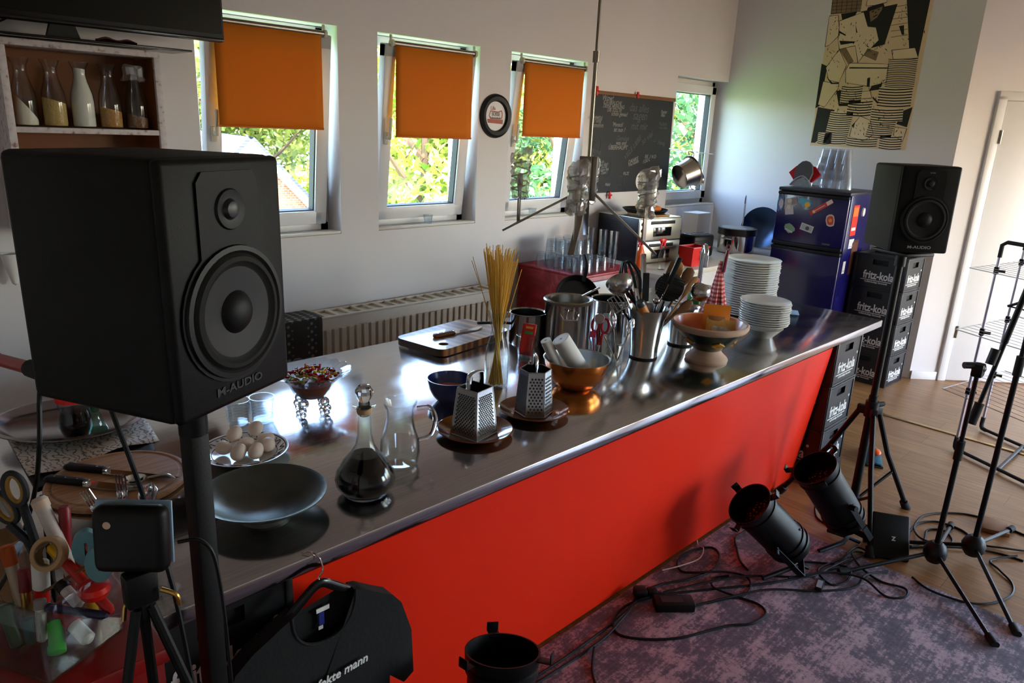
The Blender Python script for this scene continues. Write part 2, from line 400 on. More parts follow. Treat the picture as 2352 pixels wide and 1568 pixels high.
for x, y, lab in ((3.03, 3.80, 'small clear tealight glass on the sill below the middle orange blind'), (4.02, 3.80, 'small clear tealight glass on the sill behind the hanging lamp')):
    mb = MB(); mb.lathe([(0, 0), (0.022, 0), (0.033, 0.055), (0.030, 0.055), (0.019, 0.006), (0, 0.006)], 20)
    o = tag(mb.build('tealight_glass', GLC), lab, 'glass', 'tealight glasses on the window sills'); o.location = (x, y, ZB + 0.0155)

# ---------------------------------------------------------------- outside: house, trees, ground
mb = MB(); mb.box((18, 34, -4.1), (120, 60, 0.2)); o = mb.build('ground_outside', mat('meadow', (92, 124, 58), 0.9, noise=0.3, scale=0.6)); struct(o)
def leaves(n, name):
    pass
LEAF = []
for nm, c0, c1 in (('leaf_fresh', (92, 132, 38), (196, 206, 92)), ('leaf_blue', (40, 84, 56), (104, 150, 92)), ('leaf_olive', (84, 112, 42), (190, 196, 104))):
    m, n, l, b, mp = pattern(nm, 0.55)
    oi = n.new('ShaderNodeNewGeometry'); r = ramp(n, [(0.0, c0), (1.0, c1)]); l.new(oi.outputs['Random Per Island'], r.inputs[0]); l.new(r.outputs[0], b.inputs['Base Color'])
    tb = n.new('ShaderNodeBsdfTranslucent'); l.new(r.outputs[0], tb.inputs[0])
    mxs = n.new('ShaderNodeMixShader'); mxs.inputs[0].default_value = 0.35
    l.new(b.outputs[0], mxs.inputs[1]); l.new(tb.outputs[0], mxs.inputs[2]); l.new(mxs.outputs[0], n['Material Output'].inputs[0]); LEAF.append(m)
BARK = mat('bark', (84, 66, 50), 0.9, noise=0.3)
def tree(x, y, top, rad, nleaf, size, leaf, lab, seed):
    R = random.Random(seed); base = -4.0
    t = thing('tree', lab, 'tree', (x, y, base), group='trees outside the windows')
    H = top - base; mb = MB()
    mb.tube([(0, 0, 0), (0.1, 0.05, H * 0.35), (0, 0, H * 0.8)], lambda q: 0.24 * (1 - 0.75 * q), 8, smooth=4)
    for k in range(7):
        a = k * 2.4; z = H * (0.3 + 0.06 * k)
        mb.tube([(0, 0, z), (math.cos(a) * rad * 0.4, math.sin(a) * rad * 0.4, z + 0.7), (math.cos(a) * rad * 0.75, math.sin(a) * rad * 0.75, z + 1.5)], lambda q: 0.09 * (1 - 0.7 * q), 6, smooth=3)
    mb.build('trunk', BARK, t)
    mb = MB(); cl = [(Vector((R.gauss(0, 0.42) * rad, R.gauss(0, 0.42) * rad, H * (0.34 + 0.62 * R.random()))), rad * R.uniform(0.22, 0.42)) for _ in range(26)]
    vs, fs = [], []
    for _ in range(nleaf):
        c, rr = R.choice(cl); d = Vector((R.gauss(0, 1), R.gauss(0, 1), R.gauss(0, 1))).normalized()
        p = c + d * rr * R.uniform(0.55, 1.05); q = Euler((R.uniform(-1.1, 1.1), R.uniform(-1.1, 1.1), R.uniform(0, 6.3))).to_matrix(); s = size * R.uniform(0.6, 1.3)
        i = len(vs); vs += [p + q @ Vector(w) * s for w in ((-0.5, 0, 0), (0, -0.3, 0.06), (0.6, 0, 0), (0, 0.3, 0.06))]; fs.append((i, i + 1, i + 2, i + 3))
    mb.add(vs, fs); mb.build('foliage', LEAF[leaf], t)
for i, a in enumerate([(10.4, 13.2, 3.7, 2.0, 6500, 0.24, 0, 'bright yellow-green tree filling the second window from the television'), (8.6, 27.6, 4.6, 2.6, 4500, 0.24, 2, 'olive-green tree left of the roof of the brick house'),
        (14.2, 11.9, 3.9, 2.0, 6500, 0.22, 1, 'dark blue-green tree seen behind the window left of the chalkboard'), (19.5, 11.4, 4.2, 2.1, 6000, 0.24, 1, 'blue-green tree seen through the corner window'),
        (24.5, 15.0, 5.0, 2.6, 5000, 0.3, 0, 'pale green tall tree farther off in the corner window'), (13.4, 19.6, 4.6, 2.4, 6000, 0.28, 0, 'yellow-green tree in the gap between house and near trees'), (17.2, 16.6, 4.6, 2.4, 5000, 0.28, 2, 'olive tree between the dark tree and the corner tree'),
        (12.6, 25.6, 5.4, 3.6, 8500, 0.34, 2, 'olive tree crown rising behind the house'), (20.5, 21.5, 5.2, 2.8, 5000, 0.32, 0, 'pale tree in the far gap behind the corner trees')]):
    tree(*a, seed=40 + i)
BRICK, n, l, b, mp = pattern('red_brick', 0.85)
bt = n.new('ShaderNodeTexBrick'); bt.inputs['Scale'].default_value = 4; bt.inputs['Color1'].default_value = srgb(172, 96, 82); bt.inputs['Color2'].default_value = srgb(150, 78, 66); bt.inputs['Mortar'].default_value = srgb(188, 160, 148)
mp.inputs['Rotation'].default_value = (PI / 2, 0, 0); l.new(mp.outputs[0], bt.inputs[0]); l.new(bt.outputs[0], b.inputs['Base Color'])
ROOF, n, l, b, mp = pattern('slate_tiles', 0.7)
wv = n.new('ShaderNodeTexWave'); wv.bands_direction = 'Z'; wv.inputs['Scale'].default_value = 2.2; l.new(mp.outputs[0], wv.inputs[0])
r = ramp(n, [(0, (60, 66, 84)), (0.8, (80, 88, 108)), (1, (44, 48, 62))]); l.new(wv.outputs[0], r.inputs[0]); l.new(r.outputs[0], b.inputs['Base Color'])
# gable end stands across the view; local x along the gable, y back along the ridge, z up
hs = thing('house', 'red brick house with white gable and slate roof outside the first window', 'house', (9.07, 18.9, -4.0), rz=math.radians(-10))
AP, EV, HWD = 5.25, 2.1, 3.0
mb = MB(); mb.prism([(-HWD, 0.0), (HWD, 0.0), (HWD, 7), (-HWD, 7)], 0, EV); mb.add([(-HWD, 0, EV), (HWD, 0, EV), (0, 0, AP), (-HWD, 7, EV), (HWD, 7, EV), (0, 7, AP)], [(0, 1, 2), (5, 4, 3), (0, 3, 4, 1)])
mb.build('brick_wall', BRICK, hs)
mb = MB()
for sgn in (-1, 1):
    d = Vector((sgn * HWD, 0, EV - AP)); nrm = Vector((sgn * (AP - EV), 0, HWD)).normalized() * 0.1; e = d * 1.12
    mb.add([Vector((0, -0.3, AP)), Vector((0, -0.3, AP)) + e, Vector((0, 7.3, AP)) + e, Vector((0, 7.3, AP)), Vector((0, -0.3, AP)) + nrm, Vector((0, -0.3, AP)) + e + nrm, Vector((0, 7.3, AP)) + e + nrm, Vector((0, 7.3, AP)) + nrm], [(0, 1, 2, 3), (7, 6, 5, 4), (0, 4, 5, 1), (3, 2, 6, 7), (1, 5, 6, 2)])
mb.build('roof', ROOF, hs)
mb = MB(); mb.add([(-0.85, -0.04, AP - 0.9), (0.85, -0.04, AP - 0.9), (0, -0.04, AP)], [(0, 1, 2)])
for sgn in (-1, 1):
    a, c = Vector((0, -0.33, AP + 0.02)), Vector((sgn * HWD * 1.12, -0.33, AP + (EV - AP) * 1.12 + 0.02)); dn = Vector((0, 0, -0.22)); dp = Vector((0, 0.3, 0))
    mb.add([a, c, c + dn, a + dn, a + dp, c + dp, c + dn + dp, a + dn + dp], [(0, 1, 2, 3), (7, 6, 5, 4), (3, 2, 6, 7)])
mb.build('gable_boards', TRIM, hs)
mb = MB(); mb.box((0.55, -0.02, 2.75), (0.5, 0.06, 1.0)); w = mb.build('attic_window', TRIM, hs)
# ---------------------------------------------------------------- steel worktop on crates, red panel
m, n, l, b, mp = pattern('steel_worktop', 0.16, 1.0)
mp.inputs['Scale'].default_value = (0.8, 60, 60)
nz = n.new('ShaderNodeTexNoise'); nz.inputs['Scale'].default_value = 3; nz.inputs['Detail'].default_value = 6; l.new(mp.outputs[0], nz.inputs[0])
n2 = n.new('ShaderNodeTexNoise'); n2.inputs['Scale'].default_value = 5; n2.inputs['Detail'].default_value = 5; l.new(mp.inputs[0].links[0].from_socket, n2.inputs[0])
r = ramp(n, [(0.3, (196, 194, 196)), (0.75, (220, 218, 220))]); l.new(nz.outputs[0], r.inputs[0]); l.new(r.outputs[0], b.inputs['Base Color'])
mr = n.new('ShaderNodeMapRange'); mr.inputs[1].default_value = 0.35; mr.inputs[2].default_value = 0.75; mr.inputs[3].default_value = 0.10; mr.inputs[4].default_value = 0.21
l.new(n2.outputs[0], mr.inputs[0]); l.new(mr.outputs[0], b.inputs['Roughness'])
bp = n.new('ShaderNodeBump'); bp.inputs['Strength'].default_value = 0.035; bp.inputs['Distance'].default_value = 0.002; l.new(nz.outputs[0], bp.inputs['Height']); l.new(bp.outputs[0], b.inputs['Normal'])
STOP = m
mb = MB(); mb.box((2.405, 2.053, 0.88), (4.21, 1.335, 0.04), 0.004, 2)
o = tag(mb.build('steel_worktop', STOP), 'long brushed steel worktop of the kitchen island', 'worktop')
mb = MB(); mb.box((2.34, 2.053, 0.845), (3.16, 1.18, 0.028)); mb.build('underboard', mat('black_underboard', (24, 22, 20), 0.7), o)
REDB = mat('red_lacquer_panel', (238, 40, 6), 0.42, noise=0.05, scale=2, bump=0.02, bscale=40)
mb = MB(); y0, y1 = 1.425, 1.535
mb.add([(0.72, y1, 0.012), (3.92, y1, 0.012), (3.92, y0, 0.829), (0.72, y0, 0.829), (0.72, y1 + .022, 0.012), (3.92, y1 + .022, 0.012), (3.92, y0 + .022, 0.829), (0.72, y0 + .022, 0.829)],
       [(0, 1, 2, 3), (7, 6, 5, 4), (0, 4, 5, 1), (1, 5, 6, 2), (2, 6, 7, 3), (3, 7, 4, 0)])
o = tag(mb.build('front_panel', REDB), 'bright red front panel leaning under the steel worktop edge', 'panel')
o.rotation_euler = (0, 0, 0)
mb = MB(); mb.box((2.4, 2.10, 0.42), (2.9, 0.7, 0.8), 0.004)
tag(mb.build('base_cabinet', mat('dark_cabinet', (40, 36, 34), 0.6)), 'dark base cabinet carrying the middle of the steel worktop', 'cabinet')

CRATE = mat('black_crate_plastic', (26, 26, 27), 0.42, noise=0.12, bump=0.03, bscale=150)
CRI = mat('crate_inside', (10, 10, 10), 0.7)
PRINT = mat('white_print', (226, 226, 224), 0.6, noise=0.04)
def make_crate(lab, group, w=0.345, d=0.40, h=0.262):
    t = thing('bottle_crate', lab, 'crate', group=group)
    mb = MB(); th = 0.014
    def hole_face(M, W):     # a side wall with a hand hole
        X = mb.X; mb.X = M; hw, hh, zc = 0.055 if W < 0.38 else 0.06, 0.021, h - 0.058
        mb.box((-(W / 2 + hw) / 2, th / 2, h / 2), (W / 2 - hw, th, h)); mb.box(((W / 2 + hw) / 2, th / 2, h / 2), (W / 2 - hw, th, h))
        mb.box((0, th / 2, (zc - hh) / 2), (2 * hw, th, zc - hh)); mb.box((0, th / 2, (zc + hh + h) / 2), (2 * hw, th, h - zc - hh))
        for z in (0.006, h - 0.012): mb.box((0, -0.002, z), (W, 0.006, 0.012), 0.002)
        for x in (-W / 2 + 0.008, W / 2 - 0.008): mb.box((x, -0.002, h / 2), (0.016, 0.006, h), 0.002)
        mb.X = X
    for k, W, D in ((0, w, d), (1, d, w), (2, w, d), (3, d, w)):
        hole_face(Matrix.Rotation(k * PI / 2, 4, 'Z') @ Matrix.Translation((0, -D / 2, 0)), W)
    mb.box((0, 0, 0.008), (w - 0.03, d - 0.03, 0.012)); mb.build('body', CRATE, t)
    mb = MB(); mb.box((0, 0, h * 0.48), (w - 0.035, d - 0.035, h * 0.86)); mb.build('bottle_rack', CRI, t)
    mb = MB()
    for k, W, D in ((0, w, d), (1, d, w), (3, d, w)):
        M = Matrix.Rotation(k * PI / 2, 4, 'Z') @ facing((0, -D / 2 - 0.0012, 0.085), (1, 0, 0), (0, 0, 1))
        mb.text('fritz-kola', 0.088, M @ Matrix.Translation((0, 0.012, 0)), bold=0.0022, sx=0.74)
        mb.X = Matrix.Rotation(k * PI / 2, 4, 'Z'); mb.box((-0.015, -D / 2 - 0.001, 0.058), (0.24, 0.0012, 0.005)); mb.X = Matrix()
        mb.text('koffeinhaltige limonade', 0.019, M @ Matrix.Translation((-0.01, -0.041, 0)), bold=0.0003)
        mb.text('°', 0.05, M @ Matrix.Translation((0.13, 0.052, 0)), bold=0.001)
    mb.build('lettering', PRINT, t)
    return t
cr = make_crate('black bottle crate directly under the right end of the worktop, topmost of three', 'crates carrying the worktop')
cr.location = (4.12, 1.61, 0.597)
dup(cr, (4.12, 1.612, 0.335), label='black bottle crate under the right worktop end, middle of three')
dup(cr, (4.12, 1.61, 0.073), label='black bottle crate under the right worktop end, lowest of three')
mb = MB(); mb.box((0, 0, 0.036), (0.36, 0.42, 0.072), 0.006)
o = tag(mb.build('crate_dolly', BLACK), 'low black dolly under the crate stack at the worktop end', 'dolly'); o.location = (4.12, 1.61, 0)
for k in range(3):
    dup(cr, (0.555, 1.62, 0.073 + 0.262 * k), label='black bottle crate behind the red cart at the left worktop end, %s' % ('lowest', 'middle', 'topmost')[k])
o = o.copy(); COL.objects.link(o); o.location = (0.555, 1.62, 0); o['label'] = 'low black dolly under the crates beside the red cart'
# tall stack beside the fridge
for k, nm in enumerate(('lowest', 'second from the floor', 'third from the floor', 'topmost')):
    c = dup(cr, (6.285, 1.965, 0.262 * k), rz=math.radians(-3), label='black bottle crate in the tall stack beside the fridge, %s' % nm)
    c['group'] = 'tall crate stack beside the fridge'

# ---------------------------------------------------------------- loudspeakers and their stands
def keyhole(r, zc, w, zt, n=28):
    P = []; a0 = math.asin(min(1, w / r))
    for i in range(n + 1):
        a = PI / 2 - a0 - (2 * PI - 2 * a0) * i / n
        P.append((r * math.cos(a), zc + r * math.sin(a)))
    P += [(-w, zt - 0.015), (-w + 0.012, zt), (w - 0.012, zt), (w, zt - 0.015)]
    return P
def loudspeaker(lab, loc, rot, logo):
    t = thing('loudspeaker', lab, 'loudspeaker', loc, rot=rot)
    w, d, h = 0.254, 0.30, 0.384; f = -d / 2
    mb = MB(); mb.box((0, 0.006, h / 2), (w, d - 0.012, h), 0.012, 3); mb.build('cabinet', VINYL, t)
    mb = MB(); mb.box((0, f + 0.010, h / 2), (w - 0.002, 0.02, h - 0.002), 0.010, 3); ba = mb.build('baffle', BAFF, t)
    zw, zt = 0.150, 0.308
    Q = Matrix.Rotation(PI / 2, 4, 'X')
    mb = MB(); mb.X = Matrix.Translation((0, f, 0)) @ Q; mb.prism(keyhole(0.110, zw, 0.064, 0.364), 0.0, 0.004); mb.build('trim_panel', BAFF, ba, angle=50)
    mb = MB(); mb.lathe([(0.105, 0.0), (0.1035, 0.006), (0.096, 0.007), (0.092, 0.004)], 48, (0, f - 0.003, zw), (0, -1, 0))
    wf = mb.build('woofer_ring', BLACK, t)
    mb = MB(); mb.lathe([(0.092, 0.003), (0.087, 0.009), (0.080, 0.010), (0.074, 0.004), (0.070, 0.003)], 48, (0, f - 0.003, zw), (0, -1, 0)); mb.build('rubber_surround', RUB, wf)
    mb = MB(); mb.lathe([(0.071, 0.0035), (0.042, 0.0015), (0.033, 0.001)], 48, (0, f - 0.003, zw), (0, -1, 0)); mb.build('cone', mat('woofer_cone', (20, 20, 18), 0.4, noise=0.2, spec=0.3), wf)
    mb = MB(); mb.lathe([(0.034, 0.001), (0.027, 0.009), (0.015, 0.014), (0, 0.016)], 32, (0, f - 0.003, zw), (0, -1, 0)); mb.build('dust_cap', mat('dust_cap', (14, 14, 15), 0.5, spec=0.3), wf)
    mb = MB(); mb.lathe([(0.031, 0.001), (0.029, 0.004), (0.021, 0.002), (0.0155, 0.0015)], 36, (0, f - 0.0035, zt), (0, -1, 0)); tw = mb.build('tweeter', BLACK, t)
    mb = MB(); mb.lathe([(0.0165, 0.001), (0.012, 0.008), (0, 0.0115)], 24, (0, f - 0.0035, zt), (0, -1, 0)); mb.build('dome', mat('tweeter_dome', (34, 34, 38), 0.35), tw)
    mb = MB(); M = facing((0.0, f - 0.0012, 0.026 if logo else 0.03), (1, 0, 0), (0, 0, 1))
    mb.text('M-AUDIO', 0.018, M, bold=0.0004, sx=1.35)
    mb.build('logo', mat('grey_print', (168, 168, 166), 0.4) if logo else mat('dark_print', (26, 25, 24), 0.5), t)
    if logo:
        mb = MB(); mb.text('BX8a', 0.008, facing((0.0, f - 0.0045, 0.354), (1, 0, 0), (0, 0, 1)), sx=1.3); mb.build('model_mark', mat('grey_print', (168, 168, 166), 0.4), t)
    return t
loudspeaker('large black loudspeaker in front of the bottle shelf, on a single black pole', (0.420, 1.216, 1.4522), (-0.008, 0, 0.425), False)
loudspeaker('black loudspeaker with a grey logo on the tripod stand beside the stacked crates', (3.744, 1.124, 1.4270), (-0.006, -0.012, -0.846), True)
def tripod_stand(lab, loc, rz, top, hub, reach, pole_r=0.0165):
    t = thing('speaker_stand', lab, 'stand', loc, rz)
    mb = MB(); mb.tube([(0, 0, 0.10), (0, 0, hub + 0.08)], 0.021, 14); mb.tube([(0, 0, hub), (0, 0, top - 0.02)], pole_r, 14); mb.build('pole', MATTE, t)
    mb = MB(); mb.box((0, 0, top - 0.012), (0.17, 0.21, 0.014) if reach > 0.2 else (0.06, 0.06, 0.014), 0.004); mb.cyl((0, 0, top - 0.08), (0, 0, top - 0.02), 0.024); mb.build('top_plate', MATTE, t)
    mb = MB(); mb.cyl((0, 0, hub - 0.03), (0, 0, hub + 0.05), 0.032, n=20)
    for k in range(3):
        a = k * 2 * PI / 3; mb.box((math.cos(a) * 0.04, math.sin(a) * 0.04, hub), (0.05, 0.03, 0.045), 0.005, R=Matrix.Rotation(a, 3, 'Z'))
    co = mb.build('leg_collar', BLACK, t)
    mb = MB(); mb.cyl((0.03, 0, hub + 0.03), (0.075, 0, hub + 0.03), 0.012, n=10); mb.build('clamp_knob', BLACK, co)
    mb = MB(); mb.cyl((0, 0, 0.085), (0, 0, 0.13), 0.028); mb.build('foot_collar', BLACK, t)
    for k in range(3):
        a = k * 2 * PI / 3; c, s = math.cos(a), math.sin(a)
        mb = MB(); mb.tube([(c * 0.05, s * 0.05, hub), (c * reach * 0.45, s * reach * 0.45, hub * 0.58), (c * reach, s * reach, 0.022)], 0.0135, 10); lg = mb.build('leg', MATTE, t)
        mb = MB(); mb.cyl((c * (reach - 0.02), s * (reach - 0.02), 0.045), (c * (reach + 0.012), s * (reach + 0.012), 0.0), 0.020, 0.023); mb.build('rubber_foot', RUB, lg)
        mb = MB(); mb.tube([(c * 0.025, s * 0.025, 0.11), (c * reach * 0.62, s * reach * 0.62, hub * 0.40)], 0.008, 8); mb.build('brace', MATTE, t)
    return t
tripod_stand('black tripod speaker stand whose legs spread beside the crates at the worktop end', (3.744, 1.124, 0), math.atan2(-0.175, 0.365), 1.422, 0.605, 0.375)
t = tripod_stand('square black pole of the near speaker stand in front of the worktop', (0.447, 1.197, 0), math.radians(100), 1.448, 0.30, 0.16, 0.004)
for c in t.children:
    if c.name.startswith('pole'):
        mb = MB(); mb.box((0, 0, 0.76), (0.036, 0.036, 1.36), 0.004); q = mb.build('upright', MATTE, t)
for lab, P in (('black cable hanging from the back of the near loudspeaker beside the tray', [(0.285, 1.40, 1.50), (0.277, 1.442, 1.40), (0.262, 1.42, 1.32), (0.250, 1.47, 1.20), (0.20, 1.49, 1.06), (0.13, 1.47, 0.992), (0.06, 1.42, 0.991)]),
               ('black cable hanging below the middle of the near loudspeaker', [(0.335, 1.27, 1.46), (0.341, 1.245, 1.40), (0.352, 1.225, 1.33), (0.366, 1.215, 1.24), (0.385, 1.17, 1.05), (0.39, 1.10, 0.6), (0.34, 0.98, 0.2), (0.26, 0.88, 0.006)])):
    mb = MB(); mb.tube(P, 0.0042, 8, smooth=6); tag(mb.build('speaker_cable', CABLE), lab, 'cable')
t = thing('clamp_rod', 'red rod with black ends sticking out behind the near loudspeaker', 'rod')
mb = MB(); mb.tube([(0.258, 1.73, 1.404), (0.288, 1.53, 1.428)], 0.0125, 14); mb.build('rod', mat('red_anodised', (150, 24, 20), 0.3, 0.4), t)
mb = MB(); mb.tube([(0.250, 1.79, 1.397), (0.2585, 1.725, 1.4045)], 0.019, 14); mb.build('grip', RUB, t)
mb = MB(); mb.tube([(0.288, 1.532, 1.4278), (0.300, 1.44, 1.437)], 0.017, 14); mb.build('end_clamp', RUB, t)

# ---------------------------------------------------------------- stage lamps on the floor
def par_can(lab, rear, front, spin, foot, lens=True):
    rear, front = Vector(rear), Vector(front); ax = (front - rear); L = ax.length
    q = Vector((0, 0, 1)).rotation_difference(ax)
    t = thing('stage_lamp', lab, 'stage lamp', tuple(rear), group='black stage lamps on the floor', rot=tuple((q.to_matrix() @ Matrix.Rotation(spin, 3, 'Z')).to_euler()))
    mb = MB(); mb.lathe([(0.0, -0.03), (0.05, -0.028), (0.082, -0.004), (0.092, 0.03), (0.098, 0.032), (0.098, 0.042), (0.092, 0.044), (0.092, 0.066), (0.098, 0.068), (0.098, 0.078), (0.092, 0.08), (0.094, L - 0.06), (0.101, L - 0.055), (0.101, L - 0.043), (0.096, L - 0.04), (0.102, L - 0.03), (0.104, L), (0.099, L), (0.094, L - 0.05), (0.09, L * 0.5), (0.06, L * 0.4), (0, L * 0.4)], 40)
    mb.build('housing', MATTE, t)
    mb = MB(); mb.lathe([(0, L - 0.085), (0.05, L - 0.078), (0.089, L - 0.095)], 32)
    m_ = MATS.get('red_cell_lens')
    if not m_:
        m_, n, l, b, mp = pattern('red_cell_lens', 0.2)
        v = n.new('ShaderNodeTexVoronoi'); v.inputs['Scale'].default_value = 75; l.new(mp.outputs[0], v.inputs[0])
        r = ramp(n, [(0, (150, 84, 60)), (0.3, (72, 24, 18)), (0.6, (20, 8, 8))]); l.new(v.outputs['Distance'], r.inputs[0]); l.new(r.outputs[0], b.inputs['Base Color'])
    mb.build('lens', m_ if lens else BLACK, t)
    for k in range(3):
        a = k * 2 * PI / 3 + 0.5; R = Matrix.Rotation(a, 3, 'Z')
        mb = MB(); mb.X = R.to_4x4(); mb.box((0.118, 0, L - 0.008), (0.045, 0.032, 0.004), 0.001); mb.box((0.139, 0, L + 0.004), (0.004, 0.034, 0.026), 0.001); mb.build('filter_clip', MATTE, t)
    mb = MB(); P = [(0.107, 0, L * 0.45), (0.112, 0, 0.02), (0.112, 0, -0.06), (0.0, 0, -0.062), (-0.112, 0, -0.06), (-0.112, 0, 0.02), (-0.107, 0, L * 0.45)]
    for a, c in zip(P, P[1:]):
        a, c = Vector(a), Vector(c); dd = c - a; mb.box((a + c) / 2, (0.004 if abs(dd.z) > abs(dd.x) else dd.length, 0.028, dd.length if abs(dd.z) > abs(dd.x) else 0.004))
    for sx in (-1, 1): mb.cyl((sx * 0.10, 0, L * 0.42), (sx * 0.135, 0, L * 0.42), 0.013, n=12)
    br = mb.build('bracket', MATTE, t)
    mb = MB(); fx, fy, fz = foot; r_ = 0.10
    mb.X = (Matrix.Translation(rear) @ t.rotation_euler.to_matrix().to_4x4()).inverted() @ Matrix.Translation((fx, fy, fz))
    mb.tube([(-r_ * 1.9, r_ * 0.6, 0.0115), (-r_ * 0.6, 0, 0.035), (0, 0, 0.04), (r_ * 0.5, -r_ * 0.4, 0.0115)], 0.011, 8); mb.tube([(r_ * 0.4, r_ * 1.1, 0.0115), (0, 0, 0.04)], 0.011, 8); mb.build('floor_foot', MATTE, t)
    mb = MB(); mb.cyl((0.0, -0.088, 0.1), (0, -0.098, 0.1), 0.005, n=10); mb.build('screw', CHROME, t); mb = MB(); mb.cyl((0.03, -0.085, 0.13), (0.03, -0.094, 0.13), 0.004, n=10); mb.build('screw', CHROME, t)
    return t
par_can('black stage lamp with a reddish cell lens standing on the rug beside the red panel', (3.01, 1.115, 0.125), (2.80, 1.255, 0.365), 0.4, (3.03, 1.10, 0.0078))
par_can('black stage lamp on the wooden floor behind the other one, touching the crates', (3.425, 1.035, 0.135), (3.235, 1.165, 0.435), 1.2, (3.46, 1.03, 0.0003))
par_can('black stage lamp nearest the camera, cut off by the bottom of the picture', (1.145, 1.108, 0.165), (1.208, 1.168, 0.525), 2.6, (1.13, 1.09, 0.0078), lens=False)
# ---------------------------------------------------------------- microphone stands
def mic_stand(lab, hub, feet, H, boom):
    hx, hy = hub
    t = thing('microphone_stand', lab, 'stand', (hx, hy, 0), group='black tripod microphone stands')
    mb = MB(); mb.lathe([(0, 0.03), (0.03, 0.03), (0.048, 0.055), (0.052, 0.085), (0.04, 0.115), (0.022, 0.13), (0, 0.13)], 24); mb.build('hub', BLACK, t)
    mb = MB(); mb.tube([(0, 0, 0.1), (0, 0, H * 0.62)], 0.0125, 12); mb.tube([(0, 0, H * 0.6), (0, 0, H)], 0.0095, 12); mb.build('upright', MATTE, t)
    mb = MB(); mb.cyl((0, 0, H * 0.62 - 0.07), (0, 0, H * 0.62 + 0.02), 0.018, n=16); mb.build('height_clutch', RUB, t)
    for fx, fy in feet:
        d = Vector((fx - hx, fy - hy, 0)); u = d.normalized()
        mb = MB(); mb.tube([u * 0.03 + Vector((0, 0, 0.075)), d * 0.93 + Vector((0, 0, 0.016))], 0.0095, 10); lg = mb.build('leg', MATTE, t)
        mb = MB(); mb.tube([d * 0.9 + Vector((0, 0, 0.0195)), d + Vector((0, 0, 0.0165))], 0.016, 12); mb.build('rubber_foot', RUB, lg)
    if boom:
        a, c, k = [Vector(p) - Vector((hx, hy, 0)) for p in boom]
        mb = MB(); mb.tube([a, c], 0.0095, 12); mb.tube([c - (c - a) * 0.66, c], 0.0125, 12); bo = mb.build('boom_arm', MATTE, t)
        mb = MB(); mb.tube([a, a + (c - a).normalized() * 0.10], 0.019, 14); mb.build('counterweight', RUB, bo)
        mb = MB(); mb.ball(k, 0.03, 16, 8, (1, 1, 0.8)); mb.box(k + Vector((0, 0, -0.01)), (0.05, 0.045, 0.06), 0.008); u = (c - a).normalized(); mb.tube([k + u * 0.02 + Vector((0.02, -0.03, 0)), k + u * 0.09 + Vector((0.02, -0.03, 0))], 0.019, 12); bk = mb.build('boom_clamp', BLACK, t)
        mb = MB(); mb.cyl(k + Vector((-0.02, 0.02, 0.01)), k + Vector((-0.05, 0.045, 0.01)), 0.015, n=10); mb.build('wing_knob', BLACK, bk)
    return t
mic_stand('black microphone stand with its boom folded up, left of the two', (3.578, 0.68), [(3.13, 0.321), (3.161, 0.951), (4.06, 0.73)], 1.0, [(3.61, 0.665, 0.72), (3.86, 0.56, 1.80), (3.578, 0.68, 0.985)])
mic_stand('black microphone stand reaching out of the picture, right of the two', (3.786, 0.572), [(3.276, 0.276), (3.545, 0.985), (4.27, 0.50)], 1.62, None)

# ---------------------------------------------------------------- laundry rack and hanger by the door
t = thing('laundry_rack', 'tower laundry rack with silver legs and wire shelves before the white door', 'laundry rack', (5.17, 1.01, 0))
u = Vector((-0.45, -0.89, 0)); A, B = Vector((0, 0, 0)), Vector((0.55, -0.02, 0)); A2, B2 = A + u * 0.62, B + u * 0.62
WIRE = mat('white_coated_wire', (190, 190, 196), 0.4, 0.3)
for p in (A, B, A2, B2):
    mb = MB(); mb.tube([p + Vector((0, 0, 0.05)), p + Vector((0, 0, 1.30))], 0.0085, 12); lg = mb.build('leg', ALU, t)
    mb = MB(); mb.tube([p + Vector((0, 0, 0.10)), p + Vector((0, 0, 0.03)), p + u * (0.04 if p in (A, B) else -0.04) + Vector((0, 0, 0.018))], 0.0135, 10, smooth=3); mb.build('corner_joint', RUB, lg)
mb = MB(); mb.tube([A + Vector((0, 0, 0.02)), A2 + Vector((0, 0, 0.02))], 0.011, 10); mb.tube([B + Vector((0, 0, 0.02)), B2 + Vector((0, 0, 0.02))], 0.011, 10); mb.tube([A + u * .31 + Vector((0, 0, 0.02)), B + u * .31 + Vector((0, 0, 0.02))], 0.011, 10); mb.build('base_bar', BLACK, t)
mb = MB(); Z = Vector((0, 0, 1))
for p, q in ((A, A2), (B, B2)): mb.tube([p + Z * 1.27, p + Z * 1.345, p + u * 0.03 + Z * 1.365, q - u * 0.03 + Z * 1.365, q + Z * 1.345, q + Z * 1.27], 0.012, 10)
mb.build('top_bar', RUB, t)
for z in (1.20, 0.815, 0.425):
    mb = MB(); side = Vector((-0.89, 0.45, 0))
    a, c = A - u * 0.05 + side * 0.16, A2 + side * 0.16; d_, e = B2 - side * 0.16, B - u * 0.05 - side * 0.16
    mb.tube([a + Z * z, c + Z * z, d_ + Z * (z - 0.01), e + Z * (z - 0.01)], 0.0028, 6, closed=True)
    for k in range(1, 12):
        f = k / 12; mb.tube([a.lerp(e, f) + Z * z, c.lerp(d_, f) + Z * z], 0.0014, 5)
    sh = mb.build('wire_shelf', WIRE, t)
    for p in (A, B):
        mb = MB(); mb.box(p + Z * (z - 0.01), (0.026, 0.026, 0.045), 0.004); mb.cyl(p + Z * (z - 0.012), p + Z * (z - 0.012) + Vector((0.01, -0.045, 0)), 0.009, n=10); mb.build('clip', BLACK, sh)
t = thing('clothes_hanger', 'black clothes hanger hooked on the laundry rack', 'hanger', (4.97, 0.70, 1.10))
